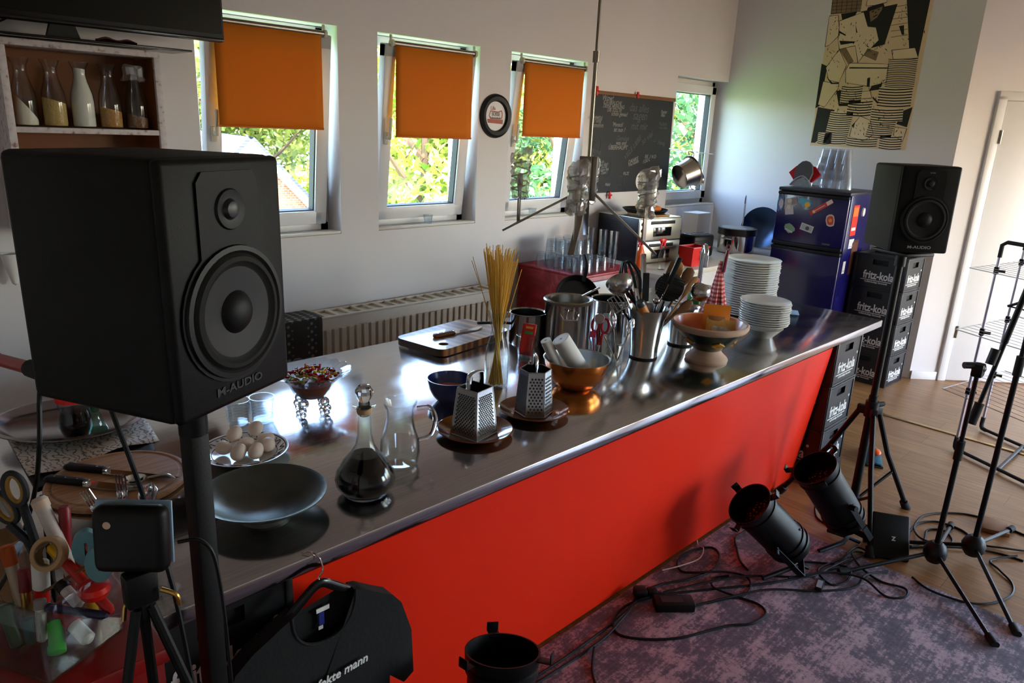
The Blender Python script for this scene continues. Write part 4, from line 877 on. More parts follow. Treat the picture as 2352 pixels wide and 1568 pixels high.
def blob(r, n=11, seed=1, sx=1, sy=1):
    R = random.Random(seed); return [(r * sx * math.cos(2 * PI * i / n) * R.uniform(.75, 1.2), r * sy * math.sin(2 * PI * i / n) * R.uniform(.75, 1.2)) for i in range(n)]
fmag('pale grey photo magnet with a white round holder, upper left on the fridge', [rect(.105, .065), rect(.04, .05, .028), circ(.018, -.005, .012)], [(196, 186, 190), (150, 136, 142), (232, 228, 222)], 2.665, 1.405, 0.28)
fmag('small white note under a round holder below the grey photo magnet', [rect(.072, .062), circ(.018, -.004, .03)], [(206, 200, 208), (226, 224, 220)], 2.665, 1.335, 0.18)
fmag('blue and white ornate magnet at the left edge of the fridge door', [blob(.045, 13, 3, .7, 1.5), blob(.025, 9, 4, .8, 1.6)], [(92, 128, 190), (206, 206, 226)], 2.742, 1.385, -0.1)
fmag('light blue and yellow souvenir magnet, middle of the upper fridge row', [blob(.05, 12, 5, 1.1, .6), circ(.022, .028, -.006)], [(86, 176, 214), (234, 180, 44)], 2.548, 1.412, -0.35)
fmag('long red and white slanted magnet on the fridge door', [rect(.19, .036), rect(.05, .03, .08), rect(.10, .006, -.01), circ(.012, -.06, -.002)], [(196, 36, 32), (226, 206, 200), (226, 206, 200), (230, 206, 170)], 2.415, 1.385, 0.62)
fmag('red-orange magnet with a pale rim near the right fridge door edge', [blob(.052, 10, 8, .75, 1.1), blob(.04, 10, 8, .75, 1.1), circ(.014, 0, 0)], [(222, 196, 180), (198, 66, 36), (230, 146, 60)], 2.322, 1.295, 0.1)
fmag('grey-white banknote-like magnet with a dark portrait on the lower fridge row', [rect(.105, .055), rect(.088, .04), circ(.016, .006, -.002)], [(206, 208, 206), (170, 176, 176), (66, 66, 72)], 2.50, 1.215, -0.22)
fmag('green and grey building-shaped magnet, lower left on the fridge door', [blob(.045, 9, 12, 1.1, .8), rect(.07, .014, 0, -.02)], [(128, 164, 132), (196, 202, 204)], 2.64, 1.195, -0.35)
fmag('yellow-green small magnet at the top edge of the fridge door', [circ(.016, 0, 0, 12, .5)], [(186, 180, 40)], 2.375, 1.474, 0)
# things on the fridge side (side faces -y)
def smag(lab, x, z, a, c, cols, texts=()):
    M = facing((5.87 + x, 2.1985, z), (1, 0, 0), (0, 0, 1)); mb = MB(); ms = []
    for k, (P, col) in enumerate(zip([rect(a, c), rect(a * .8, c * .3, 0, c * .28), rect(a * .7, c * .1, 0, -c * .28)], cols)):
        mb.m = k; mb.X = M; mb.prism(P, 0.0005 * k, 0.001 + 0.0005 * k); ms.append(mat('mag_%d_%d_%d' % col, col, 0.5))
    return tag(mb.build('fridge_card', ms), lab, 'card', 'cards on the fridge side')
smag('red and orange door-hanger card on the side of the fridge', 0.16, 1.30, 0.115, 0.24, [(206, 38, 24), (232, 120, 40), (232, 226, 220)])
smag('white folded note under the red card on the fridge side', 0.17, 1.115, 0.10, 0.075, [(206, 206, 214), (206, 206, 214), (170, 170, 180)])
smag('white slip low on the front edge of the fridge side', 0.10, 0.93, 0.05, 0.10, [(206, 204, 200), (206, 204, 200), (170, 168, 160)])
smag('dark brown menu card hanging on the fridge side behind the red card', 0.26, 1.0, 0.13, 0.28, [(66, 30, 24), (92, 44, 30), (66, 30, 24)])
mb = MB(); mb.X = facing((6.17, 2.1985, 1.36), (1, 0, 0), (0, 0, 1)); mb.lathe([(0, 0), (0.024, 0), (0.022, 0.012), (0, 0.014)], 16, sx=1, sy=1.5); tag(mb.build('fridge_magnet', WHITE), 'white oval magnet on the fridge side next to the loudspeaker', 'magnet', 'magnets on the fridge')
# on top of the fridge: oven mitts and a pyramid of nested glasses
FT = 1.520
t = thing('oven_mitts', 'grey and red potholders propped up on the fridge', 'potholder', (6.12, 2.70, FT))
M = facing((0, 0, 0), (0, -1, 0), (-0.35, 0, 1)) ; RM = mat('red_cotton', (190, 22, 34), 0.9, noise=0.1); GM = mat('grey_cotton', (92, 92, 98), 0.95, noise=0.1)
for sx in (-1, 1):
    mb = MB(); mb.X = facing((0.0, 0, 0.003), (0, -1, 0), (0.25, 0, 1)); mb.prism([(sx * 0.01, 0.02), (sx * 0.075, 0.035), (sx * 0.135, 0.10), (sx * 0.08, 0.16), (sx * 0.02, 0.17)][::sx], 0.0, 0.022); mb.build('red_flap', RM, t)
mb = MB(); mb.X = facing((-0.02, 0, 0.0), (0, -1, 0), (0.25, 0, 1)); mb.prism([(-0.06, 0.04), (-0.075, 0.11), (-0.06, 0.17), (-0.03, 0.20), (0.0, 0.207), (0.03, 0.20), (0.06, 0.17), (0.075, 0.11), (0.06, 0.04), (0, 0.075)][::-1], 0.0, 0.03); mb.build('grey_mitt', GM, t)
mb = MB(); mb.X = facing((-0.045, 0, 0.0), (0, -1, 0), (0.25, 0, 1)); mb.tube([(-0.09, 0.006, 0), (-0.055, 0.055, 0), (0, 0.085, 0), (0.055, 0.055, 0), (0.09, 0.006, 0)], 0.008, 8, smooth=5); mb.prism([(-0.08, 0.004), (0.08, 0.004), (0.05, 0.05), (0, 0.078), (-0.05, 0.05)], -0.004, 0.004); mb.build('pale_hem', mat('dotted_hem', (150, 158, 168), 0.9, noise=0.4, scale=120), t)
fp = None
GLF = glass('fridge_tumbler_glass', tint=(0.92, 0.94, 0.97), edge=(0.50, 0.56, 0.62), gloss=2.6, rough=0.08); milky(GLF, 0.12, (230, 236, 246))
for j, (x, y) in enumerate([(6.19, 2.365), (6.19, 2.45), (6.19, 2.535), (6.19, 2.62), (6.275, 2.41), (6.275, 2.5), (6.275, 2.58)]):
    for k in range(4):
        if fp is None: fp = tumbler_mesh(0.030, 0.042, 0.115, 0).build('tumbler', GLF); o = fp
        else: o = fp.copy(); COL.objects.link(o)
        tag(o, 'clear tumbler nested upside down in the %s column of glasses on the fridge, %s' % (('rightmost front', 'second front', 'third front', 'leftmost front', 'right rear', 'middle rear', 'left rear')[j], ('lowest', 'second', 'third', 'topmost')[k]), 'glass', 'nested tumblers on the fridge')
        o.location = (x + 0.002 * k, y + (2.49 - y) * 0.10 * k, FT + 0.001 + 0.066 * k); o.rotation_euler = (0, 0, 0.5 * k)

# ---------------------------------------------------------------- things on the walls: plaque, chalkboard, poster, colander
t = thing('round_plaque', 'round black-framed wall plaque between two orange blinds', 'plaque', (3.555, 3.749, 1.955))
mb = MB(); mb.lathe([(0.094, -0.004), (0.094, 0.004), (0.102, 0.020), (0.125, 0.024), (0.140, 0.016), (0.144, 0.0), (0.10, -0.001)], 48, axis=(0, -1, 0)); mb.build('frame', BLACK, t)
mb = MB(); mb.lathe([(0, 0.003), (0.096, 0.003)], 40, axis=(0, -1, 0)); fc = mb.build('face', mat('plaque_face', (216, 212, 214), 0.35), t)
RT = mat('faded_red_print', (176, 96, 88), 0.6, noise=0.15); mb = MB(); M = facing((0, -0.0036, 0), (1, 0, 0), (0, 0, 1)); mb.X = M
mb.prism([(-0.07, -0.045), (0.068, -0.05), (0.07, -0.02), (-0.075, -0.02)], 0, 0.0004)
mb.ring([(-0.062, 0.0), (-0.05, 0.035), (0.02, 0.03), (0.055, 0.04), (0.066, 0.02), (0.062, -0.015), (-0.05, -0.018)], [(-0.055, 0.001), (-0.046, 0.028), (0.02, 0.023), (0.052, 0.032), (0.058, 0.018), (0.055, -0.009), (-0.046, -0.011)], 0, 0.0004)
mb.X = Matrix(); mb.text('Lila', 0.034, M @ Matrix.Translation((-0.025, 0.05, 0)), bold=0.0004); mb.build('red_lettering', RT, fc)
mb = MB(); mb.text('SÜSSE', 0.03, M @ Matrix.Translation((0.002, 0.011, 0.0006)), bold=0.0008); mb.text('Schokolade', 0.022, M @ Matrix.Translation((0.0, -0.012, 0.0006)), bold=0.0004); mb.build('grey_lettering', mat('grey_letters', (120, 116, 112), 0.6), fc)
# chalkboard
t = thing('chalkboard', 'black chalkboard sheet with white handwriting between two windows', 'chalkboard', (4.56, 3.746, 1.41))
BW, BH = 1.125, 0.775
mb = MB(); mb.add([(0.15, 0, 0), (1.15, 0, 0), (1.10, 0, BH), (0, 0, BH), (0.15, -0.006, 0), (1.15, -0.006, 0), (1.10, -0.006, BH), (0, -0.006, BH)], [(0, 1, 2, 3), (7, 6, 5, 4), (4, 5, 1, 0), (5, 6, 2, 1), (3, 2, 6, 7), (0, 3, 7, 4)])
mb.v = [(x if z > .1 else (0.0 if x < .5 else 1.13), y, z) for x, y, z in mb.v]
mb.build('sheet', mat('chalkboard_black', (26, 28, 32), 0.55, noise=0.35, scale=4), t)
mb = MB(); mb.box((0.555, -0.010, BH - 0.014), (1.12, 0.016, 0.028), 0.004); mb.build('top_batten', mat('batten_wood', (120, 72, 26), 0.5, noise=0.25), t)
for x, z, hh in ((0.03, BH - 0.005, 0.07), (0.555, BH - 0.005, 0.05), (0.29, -0.02, 0.06)):
    mb = MB(); mb.box((x, -0.02, z), (0.022, 0.014, hh), 0.004); mb.tube([(x - 0.02, -0.024, z), (x + 0.02, -0.024, z)], 0.007, 8); mb.build('red_clip', REDP, t)
CH = mat('chalk', (150, 150, 150), 0.95, noise=0.2, scale=300); CH2 = mat('faint_chalk', (92, 96, 98), 0.95, noise=0.3, scale=200)
def cb(cx, cy): return ((cx - 165) / 1040 * 1.10, BH * (1 - (cy - 150 - 125 * (cx - 165) / 1040) / (1290 - 125 * (cx - 165) / 1040)))
mb = MB()
def wr(mb, s, cx, cy, size, rot=0.0, bold=0.0, shear=0.25):
    x, z = cb(cx, cy); mb.text(s, size, facing((x, -0.0068, z), (1, 0, 0), (0, 0, 1)) @ Matrix.Rotation(rot, 4, 'Z'), ext=0.0002, bold=bold, shear=shear, sx=0.9)
for s, x, y, sz in (('Wow!', 340, 250, .062), ('ICH BRAUCHE', 400, 308, .04), ('DEINE MEINUNG', 420, 355, .04), ('DIE SOLLTE', 430, 402, .04), ('schon genau!', 495, 450, .045), ('KOMMEN', 215, 490, .042), ('SIE WIR', 225, 532, .04), ('genehm', 245, 580, .05), ("'Mensch'", 485, 580, .046), ('ist nun ?', 510, 645, .05),
                    ('was und', 545, 810, .046), ('ÜBERHAUPT', 510, 868, .05), ('Ich', 335, 1040, .034), ('bin dort', 355, 1075, .034), ('so ich', 360, 1105, .034), ('kann das', 365, 1140, .034), ('Dein !', 365, 1180, .034), ('DANKE', 720, 1040, .046), ('Frau komm', 730, 1075, .034), ('EIS  1 N D', 950, 1000, .042), ('I DU L', 900, 1050, .04), ('PILZE', 640, 1205, .036), ('Mehr', 420, 1335, .036), ('Papier', 1080, 440, .04), ('Reis', 1070, 480, .04)):
    wr(mb, s, x, y, sz, rot=0.25 if 1030 < y < 1190 and x > 600 else (0.12 if 1030 < y < 1190 else 0.0), bold=0.0004)
mb.build('chalk_writing', CH, t)
mb = MB()
for s, x, y, sz, ro in (('das alles', 740, 385, .09, -.02), ('sagen', 760, 480, .1, 0), ('mit mir', 760, 610, .085, 0), ('Gemüse', 560, 755, .055, 0), ('VIELE LIEBE', 700, 880, .06, .72), ('Nudeln', 1080, 590, .045, 0), ('Honig', 1085, 830, .05, -.1), ('Sahne Milch', 1090, 640, .03, 0), ('so viel', 880, 760, .07, .5), ('gerne', 250, 900, .06, -.2)): wr(mb, s, x, y, sz, ro, bold=0.0004)
def oval(cx, cy, rx, ry):
    P = [cb(cx + rx * math.cos(a), cy + ry * math.sin(a)) for a in [2 * PI * i / 28 for i in range(28)]]; mb.tube([(x, -0.0068, z) for x, z in P], 0.0016, 4, closed=True)
oval(365, 1110, 75, 140); oval(575, 1295, 45, 60); oval(640, 1300, 30, 90); oval(255, 820, 40, 95); oval(200, 790, 40, 20)
mb.tube([(*cb(x, y), 0) [0:1] + (-0.0068,) + (cb(x, y)[1],) for x, y in ((1000, 620), (1040, 660), (980, 720), (960, 800), (1010, 805))], 0.0016, 4, smooth=4)
mb.tube([(cb(x, y)[0], -0.0068, cb(x, y)[1]) for x, y in ((600, 1430), (640, 1380), (660, 1430), (700, 1370))], 0.0016, 4)
mb.build('faint_writing', CH2, t)
mb = MB(); x, z = cb(850, 1305); mb.X = facing((x, -0.007, z), (1, 0, 0), (0, 0, 1)); mb.prism(circ(0.075, 0, 0, 28), 0, 0.0005); st = mb.build('round_sticker', PAPER, t)
mb = MB(); mb.X = facing((x, -0.0078, z), (1, 0, 0), (0, 0, 1)); mb.tube([(-0.05, 0.03, 0), (-0.03, 0.045, 0), (-0.015, 0.03, 0)], 0.003, 4); mb.prism(rect(0.08, 0.006, -.01, -.01), 0, 0.0004); mb.prism(rect(0.07, 0.006, -.01, -.03), 0, 0.0004); mb.build('sticker_print', BLACK, st)
# poster: photograph print of a man washing up behind stacks of plates
PX = 6.5595
t = thing('poster', 'tall sepia black-and-white poster of a man among stacks of plates', 'poster', (PX, 0, 0))
yL, yR, zB, zT = 2.876, 2.118, 1.858, 3.02
def pu(cx, cy):
    lx = 825 - 157 * cy / 1040; rx = 1530 - 205 * cy / 1065; u = (cx - lx) / (rx - lx)
    return (yL + (yR - yL) * u, zB + (zT - zB) * (1 - cy / 1052))
mb = MB(); mb.box((-0.0006, (yL + yR) / 2 - 0.01, (zB + zT) / 2 + 0.12), (0.0012, yL - yR + 0.03, zT - zB + 0.26)); mb.build('paper', mat('poster_cream', (224, 196, 160), 0.75, noise=0.04), t)
INK = mat('poster_ink', (26, 22, 18), 0.7, noise=0.2); MID = mat('poster_mid_tone', (134, 110, 86), 0.7, noise=0.3, scale=25); LT = mat('poster_light', (230, 206, 174), 0.75, noise=0.04)
LAY = [0.0014]
def shp(mbx, P, lay=0):
    x = -0.0014 - 0.00025 * lay; V = [(x, *pu(*p)) for p in P]
    a = sum(V[i][1] * V[(i + 1) % len(V)][2] - V[(i + 1) % len(V)][1] * V[i][2] for i in range(len(V)))
    mbx.plate(V if a < 0 else V[::-1])
ink, mid, lt = MB(), MB(), MB()
for P in ([(820, 0), (1050, 0), (1035, 95), (810, 100)],): shp(mid, P, 0)
for P in ([(1040, 95), (1300, 60), (1210, 330), (1120, 350)], [(1360, 0), (1530, 0), (1440, 420), (1380, 380)], [(890, 100), (1010, 95), (990, 130), (905, 180)], [(720, 770), (850, 790), (790, 960), (700, 1040), (668, 1040)], [(745, 450), (790, 470), (735, 760), (700, 780)], [(1330, 790), (1400, 760), (1360, 900), (1290, 880)], [(860, 650), (930, 640), (960, 760), (880, 760)], [(1130, 600), (1210, 560), (1180, 640), (1100, 650)]): shp(ink, P, 1)
for P in ([(1065, 130), (1090, 70), (1200, 45), (1215, 90), (1150, 165), (1090, 205)],): shp(ink, P, 2)
for P in ([(1075, 60), (1090, 0), (1230, 0), (1225, 45), (1130, 60)], [(880, 150), (1060, 100), (1090, 200), (1150, 210), (1170, 300), (1060, 400), (1020, 450), (1000, 330), (880, 350), (870, 280)], [(800, 110), (870, 110), (880, 250), (800, 320), (770, 330)], [(780, 480), (880, 350), (935, 470), (880, 590), (800, 570)], [(720, 750), (760, 580), (880, 600), (870, 640), (770, 770)], [(930, 500), (960, 450), (1240, 465), (1225, 590), (1100, 620), (930, 590)], [(1260, 370), (1420, 360), (1440, 430), (1270, 430)], [(1280, 900), (1360, 910), (1330, 1000), (1270, 960)], [(980, 900), (1040, 830), (1110, 860), (1130, 960), (1060, 1010), (960, 980)], [(1000, 660), (1110, 650), (1120, 700), (1010, 710)]): shp(lt, P, 3)
for P in ([(1100, 100), (1150, 90), (1160, 140), (1110, 170)], [(880, 350), (930, 340), (990, 440), (950, 460)], [(1090, 350), (1170, 380), (1150, 440), (1060, 400)]): shp(mid, P, 4)
for P in ([(880, 290), (1000, 300), (990, 310), (890, 320)], [(960, 480), (1235, 488), (1235, 496), (955, 490)], [(1000, 180), (1015, 240), (1005, 240)], [(1090, 560), (1110, 555), (1105, 620), (1085, 620)], [(780, 540), (830, 590), (880, 590), (880, 600), (820, 600)], [(1310, 210), (1345, 205), (1345, 270), (1330, 270)], [(975, 900), (1000, 880), (990, 920)], [(880, 220), (930, 250), (925, 258), (876, 232)], [(1130, 690), (1170, 730), (1160, 740), (1125, 700)]): shp(ink, P, 5)
def outline(P, w=2.2, lay=7):
    for (x0, y0), (x1, y1) in zip(P, P[1:] + P[:1]):
        L = max(1, math.hypot(x1 - x0, y1 - y0)); nx, ny = -(y1 - y0) / L * w, (x1 - x0) / L * w
        shp(ink, [(x0 - nx, y0 - ny), (x1 - nx * .4, y1 - ny * .4), (x1 + nx * .4, y1 + ny * .4), (x0 + nx, y0 + ny)], lay)
for P in ([(1075, 60), (1090, 0), (1230, 0), (1225, 45), (1130, 60)], [(880, 150), (1060, 100), (1090, 200), (1150, 210), (1170, 300), (1060, 400), (1020, 450), (1000, 330), (880, 350), (870, 280)], [(800, 110), (870, 110), (880, 250), (800, 320), (770, 330)], [(780, 480), (880, 350), (935, 470), (880, 590), (800, 570)], [(720, 750), (760, 580), (880, 600), (870, 640), (770, 770)], [(930, 500), (960, 450), (1240, 465), (1225, 590), (1100, 620), (930, 590)], [(1260, 370), (1420, 360), (1440, 430), (1270, 430)], [(1280, 900), (1360, 910), (1330, 1000), (1270, 960)], [(980, 900), (1040, 830), (1110, 860), (1130, 960), (1060, 1010), (960, 980)], [(1000, 660), (1110, 650), (1120, 700), (1010, 710)]): outline(P)
R = random.Random(21)
for cx, cy, rx, ry, n_ in ((840, 420, 50, 90, 16), (960, 250, 80, 80, 20), (1090, 330, 60, 70, 22), (900, 640, 60, 50, 16), (1150, 590, 60, 50, 16), (1380, 300, 50, 60, 14), (1060, 760, 160, 60, 22), (1240, 870, 90, 80, 18), (1050, 930, 60, 60, 14), (1200, 350, 70, 50, 16), (1450, 150, 40, 120, 14), (840, 180, 40, 60, 10), (1330, 110, 40, 90, 10), (870, 760, 60, 40, 12)):
    for _ in range(n_):
        x, y = cx + R.uniform(-rx, rx), cy + R.uniform(-ry, ry); a, L, w = R.uniform(0.6, 2.4), R.uniform(8, 34), R.uniform(1.5, 5)
        c_, s_ = math.cos(a), math.sin(a); shp(ink, [(x - c_ * L / 2, y - s_ * L / 2), (x - s_ * w, y + c_ * w), (x + c_ * L / 2, y + s_ * L / 2), (x + s_ * w * .4, y - c_ * w * .4)], 8)
for P in ([(1105, 95), (1150, 85), (1195, 70), (1190, 95), (1165, 130), (1140, 150), (1120, 140)],): shp(mid, P, 6)
for P in ([(1118, 100), (1135, 96), (1134, 103), (1118, 106)], [(1160, 88), (1178, 82), (1176, 90), (1160, 95)], [(1128, 135), (1160, 120), (1158, 128), (1132, 142)], [(1146, 98), (1152, 112), (1142, 115)]): shp(ink, P, 9)
for k in range(4): shp(ink, [(815, 20 + 24 * k), (1045, 22 + 24 * k), (1045, 24 + 24 * k), (815, 23 + 24 * k)], 5)
for k in range(6): shp(ink, [(1255, 80 + 40 * k), (1370, 70 + 40 * k), (1370, 73 + 40 * k), (1255, 83 + 40 * k)], 5)
def stack(cx0, cx1, top, bot, n, shift=0):
    shp(lt, [(cx0, top), (cx1, top), (cx1 - shift, bot), (cx0 - shift, bot)], 4)
    for k in range(n):
        f = (k + 0.5) / n; y = top + (bot - top) * f; s = shift * f; h = (bot - top) / n * 0.22; sag = 8
        P = [(cx0 - s + (cx1 - cx0) * q, y + sag * math.sin(PI * q)) for q in (0, .25, .5, .75, 1)]
        shp(ink, [(x, yy - h) for x, yy in P] + [(x, yy + h) for x, yy in P[::-1]], 6)
stack(1240, 1440, 425, 625, 16, 30); stack(1175, 1405, 625, 760, 7, 20); stack(905, 1060, 610, 740, 8, 20); stack(955, 1130, 715, 830, 6, 20); stack(1120, 1340, 770, 860, 5, 10); stack(1110, 1290, 860, 980, 8, 40)
stack(820, 990, 800, 1040, 15, 60); stack(945, 1160, 985, 1050, 4, 10); stack(1180, 1330, 960, 1060, 6, 15); stack(725, 830, 960, 1045, 6, 10)
for k in range(6):
    shp(ink, [(820 + 38 * k, 0), (823 + 38 * k, 0), (815 + 38 * k, 95), (812 + 38 * k, 95)], 5)
ink.build('dark_areas', INK, t, angle=180); mid.build('grey_areas', MID, t, angle=180); lt.build('light_areas', LT, t, angle=180)
# colander and small sieve hanging before the corner window
t = thing('colander', 'steel perforated colander hanging tilted in front of the corner window', 'colander', (5.74, 3.58, 1.565), rot=(math.radians(28), math.radians(66), math.radians(10)))
m, n, l, b, mp = pattern('perforated_steel', 0.25, 1.0)
b.inputs['Base Color'].default_value = srgb(190, 184, 176)
vs = []
mb = MB(); mb.lathe([(0, -0.10), (0.08, -0.10), (0.105, -0.085), (0.125, 0.05), (0.140, 0.056), (0.140, 0.06), (0.122, 0.058), (0.102, -0.08), (0, -0.094)], 40); mb.build('bowl', m, t)
mb = MB()
for j in range(8):
    for i in range(13):
        a = -1.2 + i * 0.115 + 2.6; z = -0.06 + j * 0.0125; r = 0.1055 + (z + 0.085) * 0.148 + 0.0008
        mb.cyl((math.cos(a) * (r - .002), math.sin(a) * (r - .002), z), (math.cos(a) * r, math.sin(a) * r, z), 0.0036, n=6)
mb.build('perforation', BLACK, t)
mb = MB(); mb.tube([(0.14, -0.03, 0.055), (0.175, -0.03, 0.058), (0.175, 0.03, 0.058), (0.14, 0.03, 0.055)], 0.005, 8, smooth=4); mb.build('handle', CHROME, t); mb = MB(); mb.tube([(-0.14, -0.03, 0.055), (-0.175, -0.03, 0.058), (-0.175, 0.03, 0.058), (-0.14, 0.03, 0.055)], 0.005, 8, smooth=4); mb.build('handle', CHROME, t)
t = thing('hanging_sieve', 'small round sieve hanging beside the colander at the corner window', 'sieve', (6.045, 3.64, 1.50))
mb = MB(); mb.lathe([(0, -0.0), (0.03, 0.006), (0.05, 0.028), (0.052, 0.034), (0.046, 0.03), (0.028, 0.01), (0, 0.004)], 28, axis=(0.2, -1, 0.1)); mb.build('bowl', m, t)
mb = MB(); mb.tube([(0, -0.03, 0.045), (-0.012, -0.02, 0.14), (-0.022, -0.015, 0.235)], 0.0025, 6); mb.build('handle', CHROME, t)
t = thing('utensil_rail', 'thin steel rail with hooks across the corner window', 'rail', (5.92, 3.70, 1.745))
mb = MB(); mb.tube([(-0.32, 0, 0.02), (0.42, 0, -0.02)], 0.004, 8); mb.build('bar', CHROME, t)
for x in (-0.14, 0.105):
    mb = MB(); mb.tube([(x, 0.006, 0.01), (x, -0.004, 0.014), (x, -0.03, -0.01), (x, -0.05, -0.03), (x, -0.06, -0.012)], 0.002, 6, smooth=3); mb.build('hook', CHROME, t)
# ---------------------------------------------------------------- things on the steel worktop
CT = 0.9003
# pewter bowl
t = thing('pewter_bowl', 'wide shallow dark pewter bowl near the worktop edge', 'bowl', (0.768, 1.622, CT))
mb = MB(); mb.lathe([(0, 0.012), (0.052, 0.012), (0.055, 0.0), (0.062, 0.0), (0.062, 0.014), (0.10, 0.034), (0.135, 0.058), (0.147, 0.066), (0.157, 0.070), (0.157, 0.074), (0.146, 0.071), (0.132, 0.062), (0.095, 0.038), (0.05, 0.020), (0, 0.017)], 56)
mb.build('bowl_body', mat('pewter', (92, 96, 92), 0.36, 0.85, noise=0.22, scale=9, bump=0.05, bscale=60), t)
# decanter
t = thing('vinegar_decanter', 'pear-shaped glass decanter of black liquid with a round stopper', 'decanter', (1.031, 1.556, CT))
mb = MB(); mb.lathe([(0, 0.0), (0.046, 0.0), (0.062, 0.008), (0.079, 0.034), (0.082, 0.050), (0.078, 0.072), (0.062, 0.100), (0.040, 0.126), (0.026, 0.150), (0.0195, 0.18), (0.0175, 0.235), (0.019, 0.255), (0.031, 0.262), (0.031, 0.266), (0.019, 0.262), (0.015, 0.235), (0.017, 0.18), (0.0235, 0.150), (0.037, 0.126), (0.059, 0.0995), (0.075, 0.071), (0.079, 0.050), (0.076, 0.036), (0.059, 0.011), (0.0, 0.005)], 44); mb.build('bottle', GL, t)
mb = MB(); mb.lathe([(0, 0.006), (0.058, 0.012), (0.0757, 0.036), (0.0787, 0.050), (0.0747, 0.071), (0.0588, 0.0992), (0.039, 0.122), (0.0, 0.122)], 44); mb.build('liquid', mat('balsamic_liquid', (6, 5, 7), 0.1, noise=0.02, spec=0.15), t)
mb = MB(); mb.lathe([(0, 0.235), (0.0135, 0.235), (0.015, 0.27), (0.013, 0.276), (0.018, 0.284), (0.0235, 0.298), (0.0235, 0.308), (0.016, 0.32), (0, 0.323)], 10); mb.build('stopper', CRY, t, angle=20)
mb = MB(); mb.lathe([(0.0192, 0.242), (0.0205, 0.247), (0.0205, 0.256), (0.0192, 0.258)], 24); mb.build('cork_ring', mat('cork', (190, 160, 120), 0.8), t)
# jug
t = thing('glass_jug', 'clear glass jug half full of water behind the dark decanter', 'jug', (1.212, 1.642, CT))
mb = MB(); mb.lathe([(0, 0), (0.045, 0), (0.054, 0.010), (0.060, 0.045), (0.058, 0.080), (0.045, 0.120), (0.040, 0.15), (0.041, 0.18), (0.051, 0.205), (0.048, 0.205), (0.038, 0.18), (0.037, 0.15), (0.042, 0.120), (0.055, 0.080), (0.057, 0.045), (0.051, 0.014), (0, 0.008)], 40); mb.build('jug_body', GL, t)
mb = MB(); mb.lathe([(0, 0.009), (0.0505, 0.0145), (0.0565, 0.045), (0.0546, 0.079), (0.0545, 0.080), (0, 0.080)], 40); mb.build('water', glass('water', tint=(0.95, 0.965, 0.96), edge=(0.85, 0.89, 0.89), gloss=1.3), t)
mb = MB(); mb.tube([(0.036, -0.036, 0.187), (0.062, -0.062, 0.19), (0.074, -0.074, 0.155), (0.066, -0.066, 0.105), (0.040, -0.040, 0.085)], 0.0075, 10, smooth=6); mb.build('handle', CRY, t)
# egg plate
t = thing('egg_plate', 'white plate with a dark blue rim pattern under the eggs', 'plate', (0.888, 1.988, CT))
mb = MB(); mb.lathe([(0, 0.003), (0.07, 0.003), (0.072, 0), (0.078, 0), (0.09, 0.006), (0.126, 0.024), (0.129, 0.027), (0.125, 0.027), (0.088, 0.010), (0.07, 0.007), (0, 0.007)], 56); mb.build('plate_body', CERAM, t)
NV = mat('navy_glaze', (46, 46, 72), 0.2)
mb = MB()
for r, zz in ((0.120, 0.0256), (0.094, 0.0134)): mb.lathe([(r - 0.0012, zz - 0.0003), (r + 0.0012, zz + 0.001)], 56)
for k in range(14):
    a = k * 2 * PI / 14; P = []
    for q in range(9):
        th = q / 8; rr = 0.099 + 0.016 * abs(math.sin(th * PI * 1.5)); aa = a + (th - .5) * 0.30; P.append((rr * math.cos(aa), rr * math.sin(aa), 0.0166 + (rr - 0.1) * 0.465))
    mb.tube(P, 0.0011, 4)
mb.build('rim_pattern', NV, t)
EGG = mat('eggshell', (240, 220, 206), 0.45, noise=0.04, scale=30)
def egg_mesh():
    mb = MB(); k = 12; mb.lathe([(0.0215 * math.sin(PI * i / k) * (1 - 0.10 * math.cos(PI * i / k + PI)), -0.0275 * math.cos(PI * i / k)) for i in range(k + 1)], 22); return mb.build('egg', EGG, angle=180)
eg = None
for k, (x, y, z, tl, rz, lab) in enumerate(((-0.055, -0.018, 0.030, 1.4, 0.3, 'pale egg lying at the left rim of the egg plate'), (-0.032, 0.012, 0.064, 0.5, 0.6, 'pale egg standing on top of the others, left of the topmost'), (0.0, -0.046, 0.031, 0.6, 1.0, 'pale egg at the front of the plate facing the pewter bowl'), (0.046, -0.030, 0.031, 1.0, 2.0, 'pale egg at the front right of the egg plate'),
        (0.004, 0.004, 0.034, 1.3, 1.2, 'pale egg in the middle of the heap, mostly covered'), (0.022, 0.042, 0.072, 0.7, 0.2, 'topmost pale egg of the heap on the plate'), (0.066, 0.018, 0.031, 1.4, 2.6, 'pale egg lying at the right rim of the egg plate'), (0.048, 0.052, 0.032, 1.2, 0.9, 'pale egg at the rear right of the heap')  )):
    o = eg if eg else None
    if eg is None: eg = o = egg_mesh()
    else: o = eg.copy(); COL.objects.link(o)
    v = Vector((0.70, -0.714, 0)); u_ = Vector((0.714, 0.70, 0)); P = v * x + u_ * y
    o.location = (0.888 + P.x, 1.988 + P.y, CT + z + 0.003); o.rotation_euler = (tl, 0.2, rz); tag(o, lab, 'egg', 'eggs on the blue-rimmed plate')
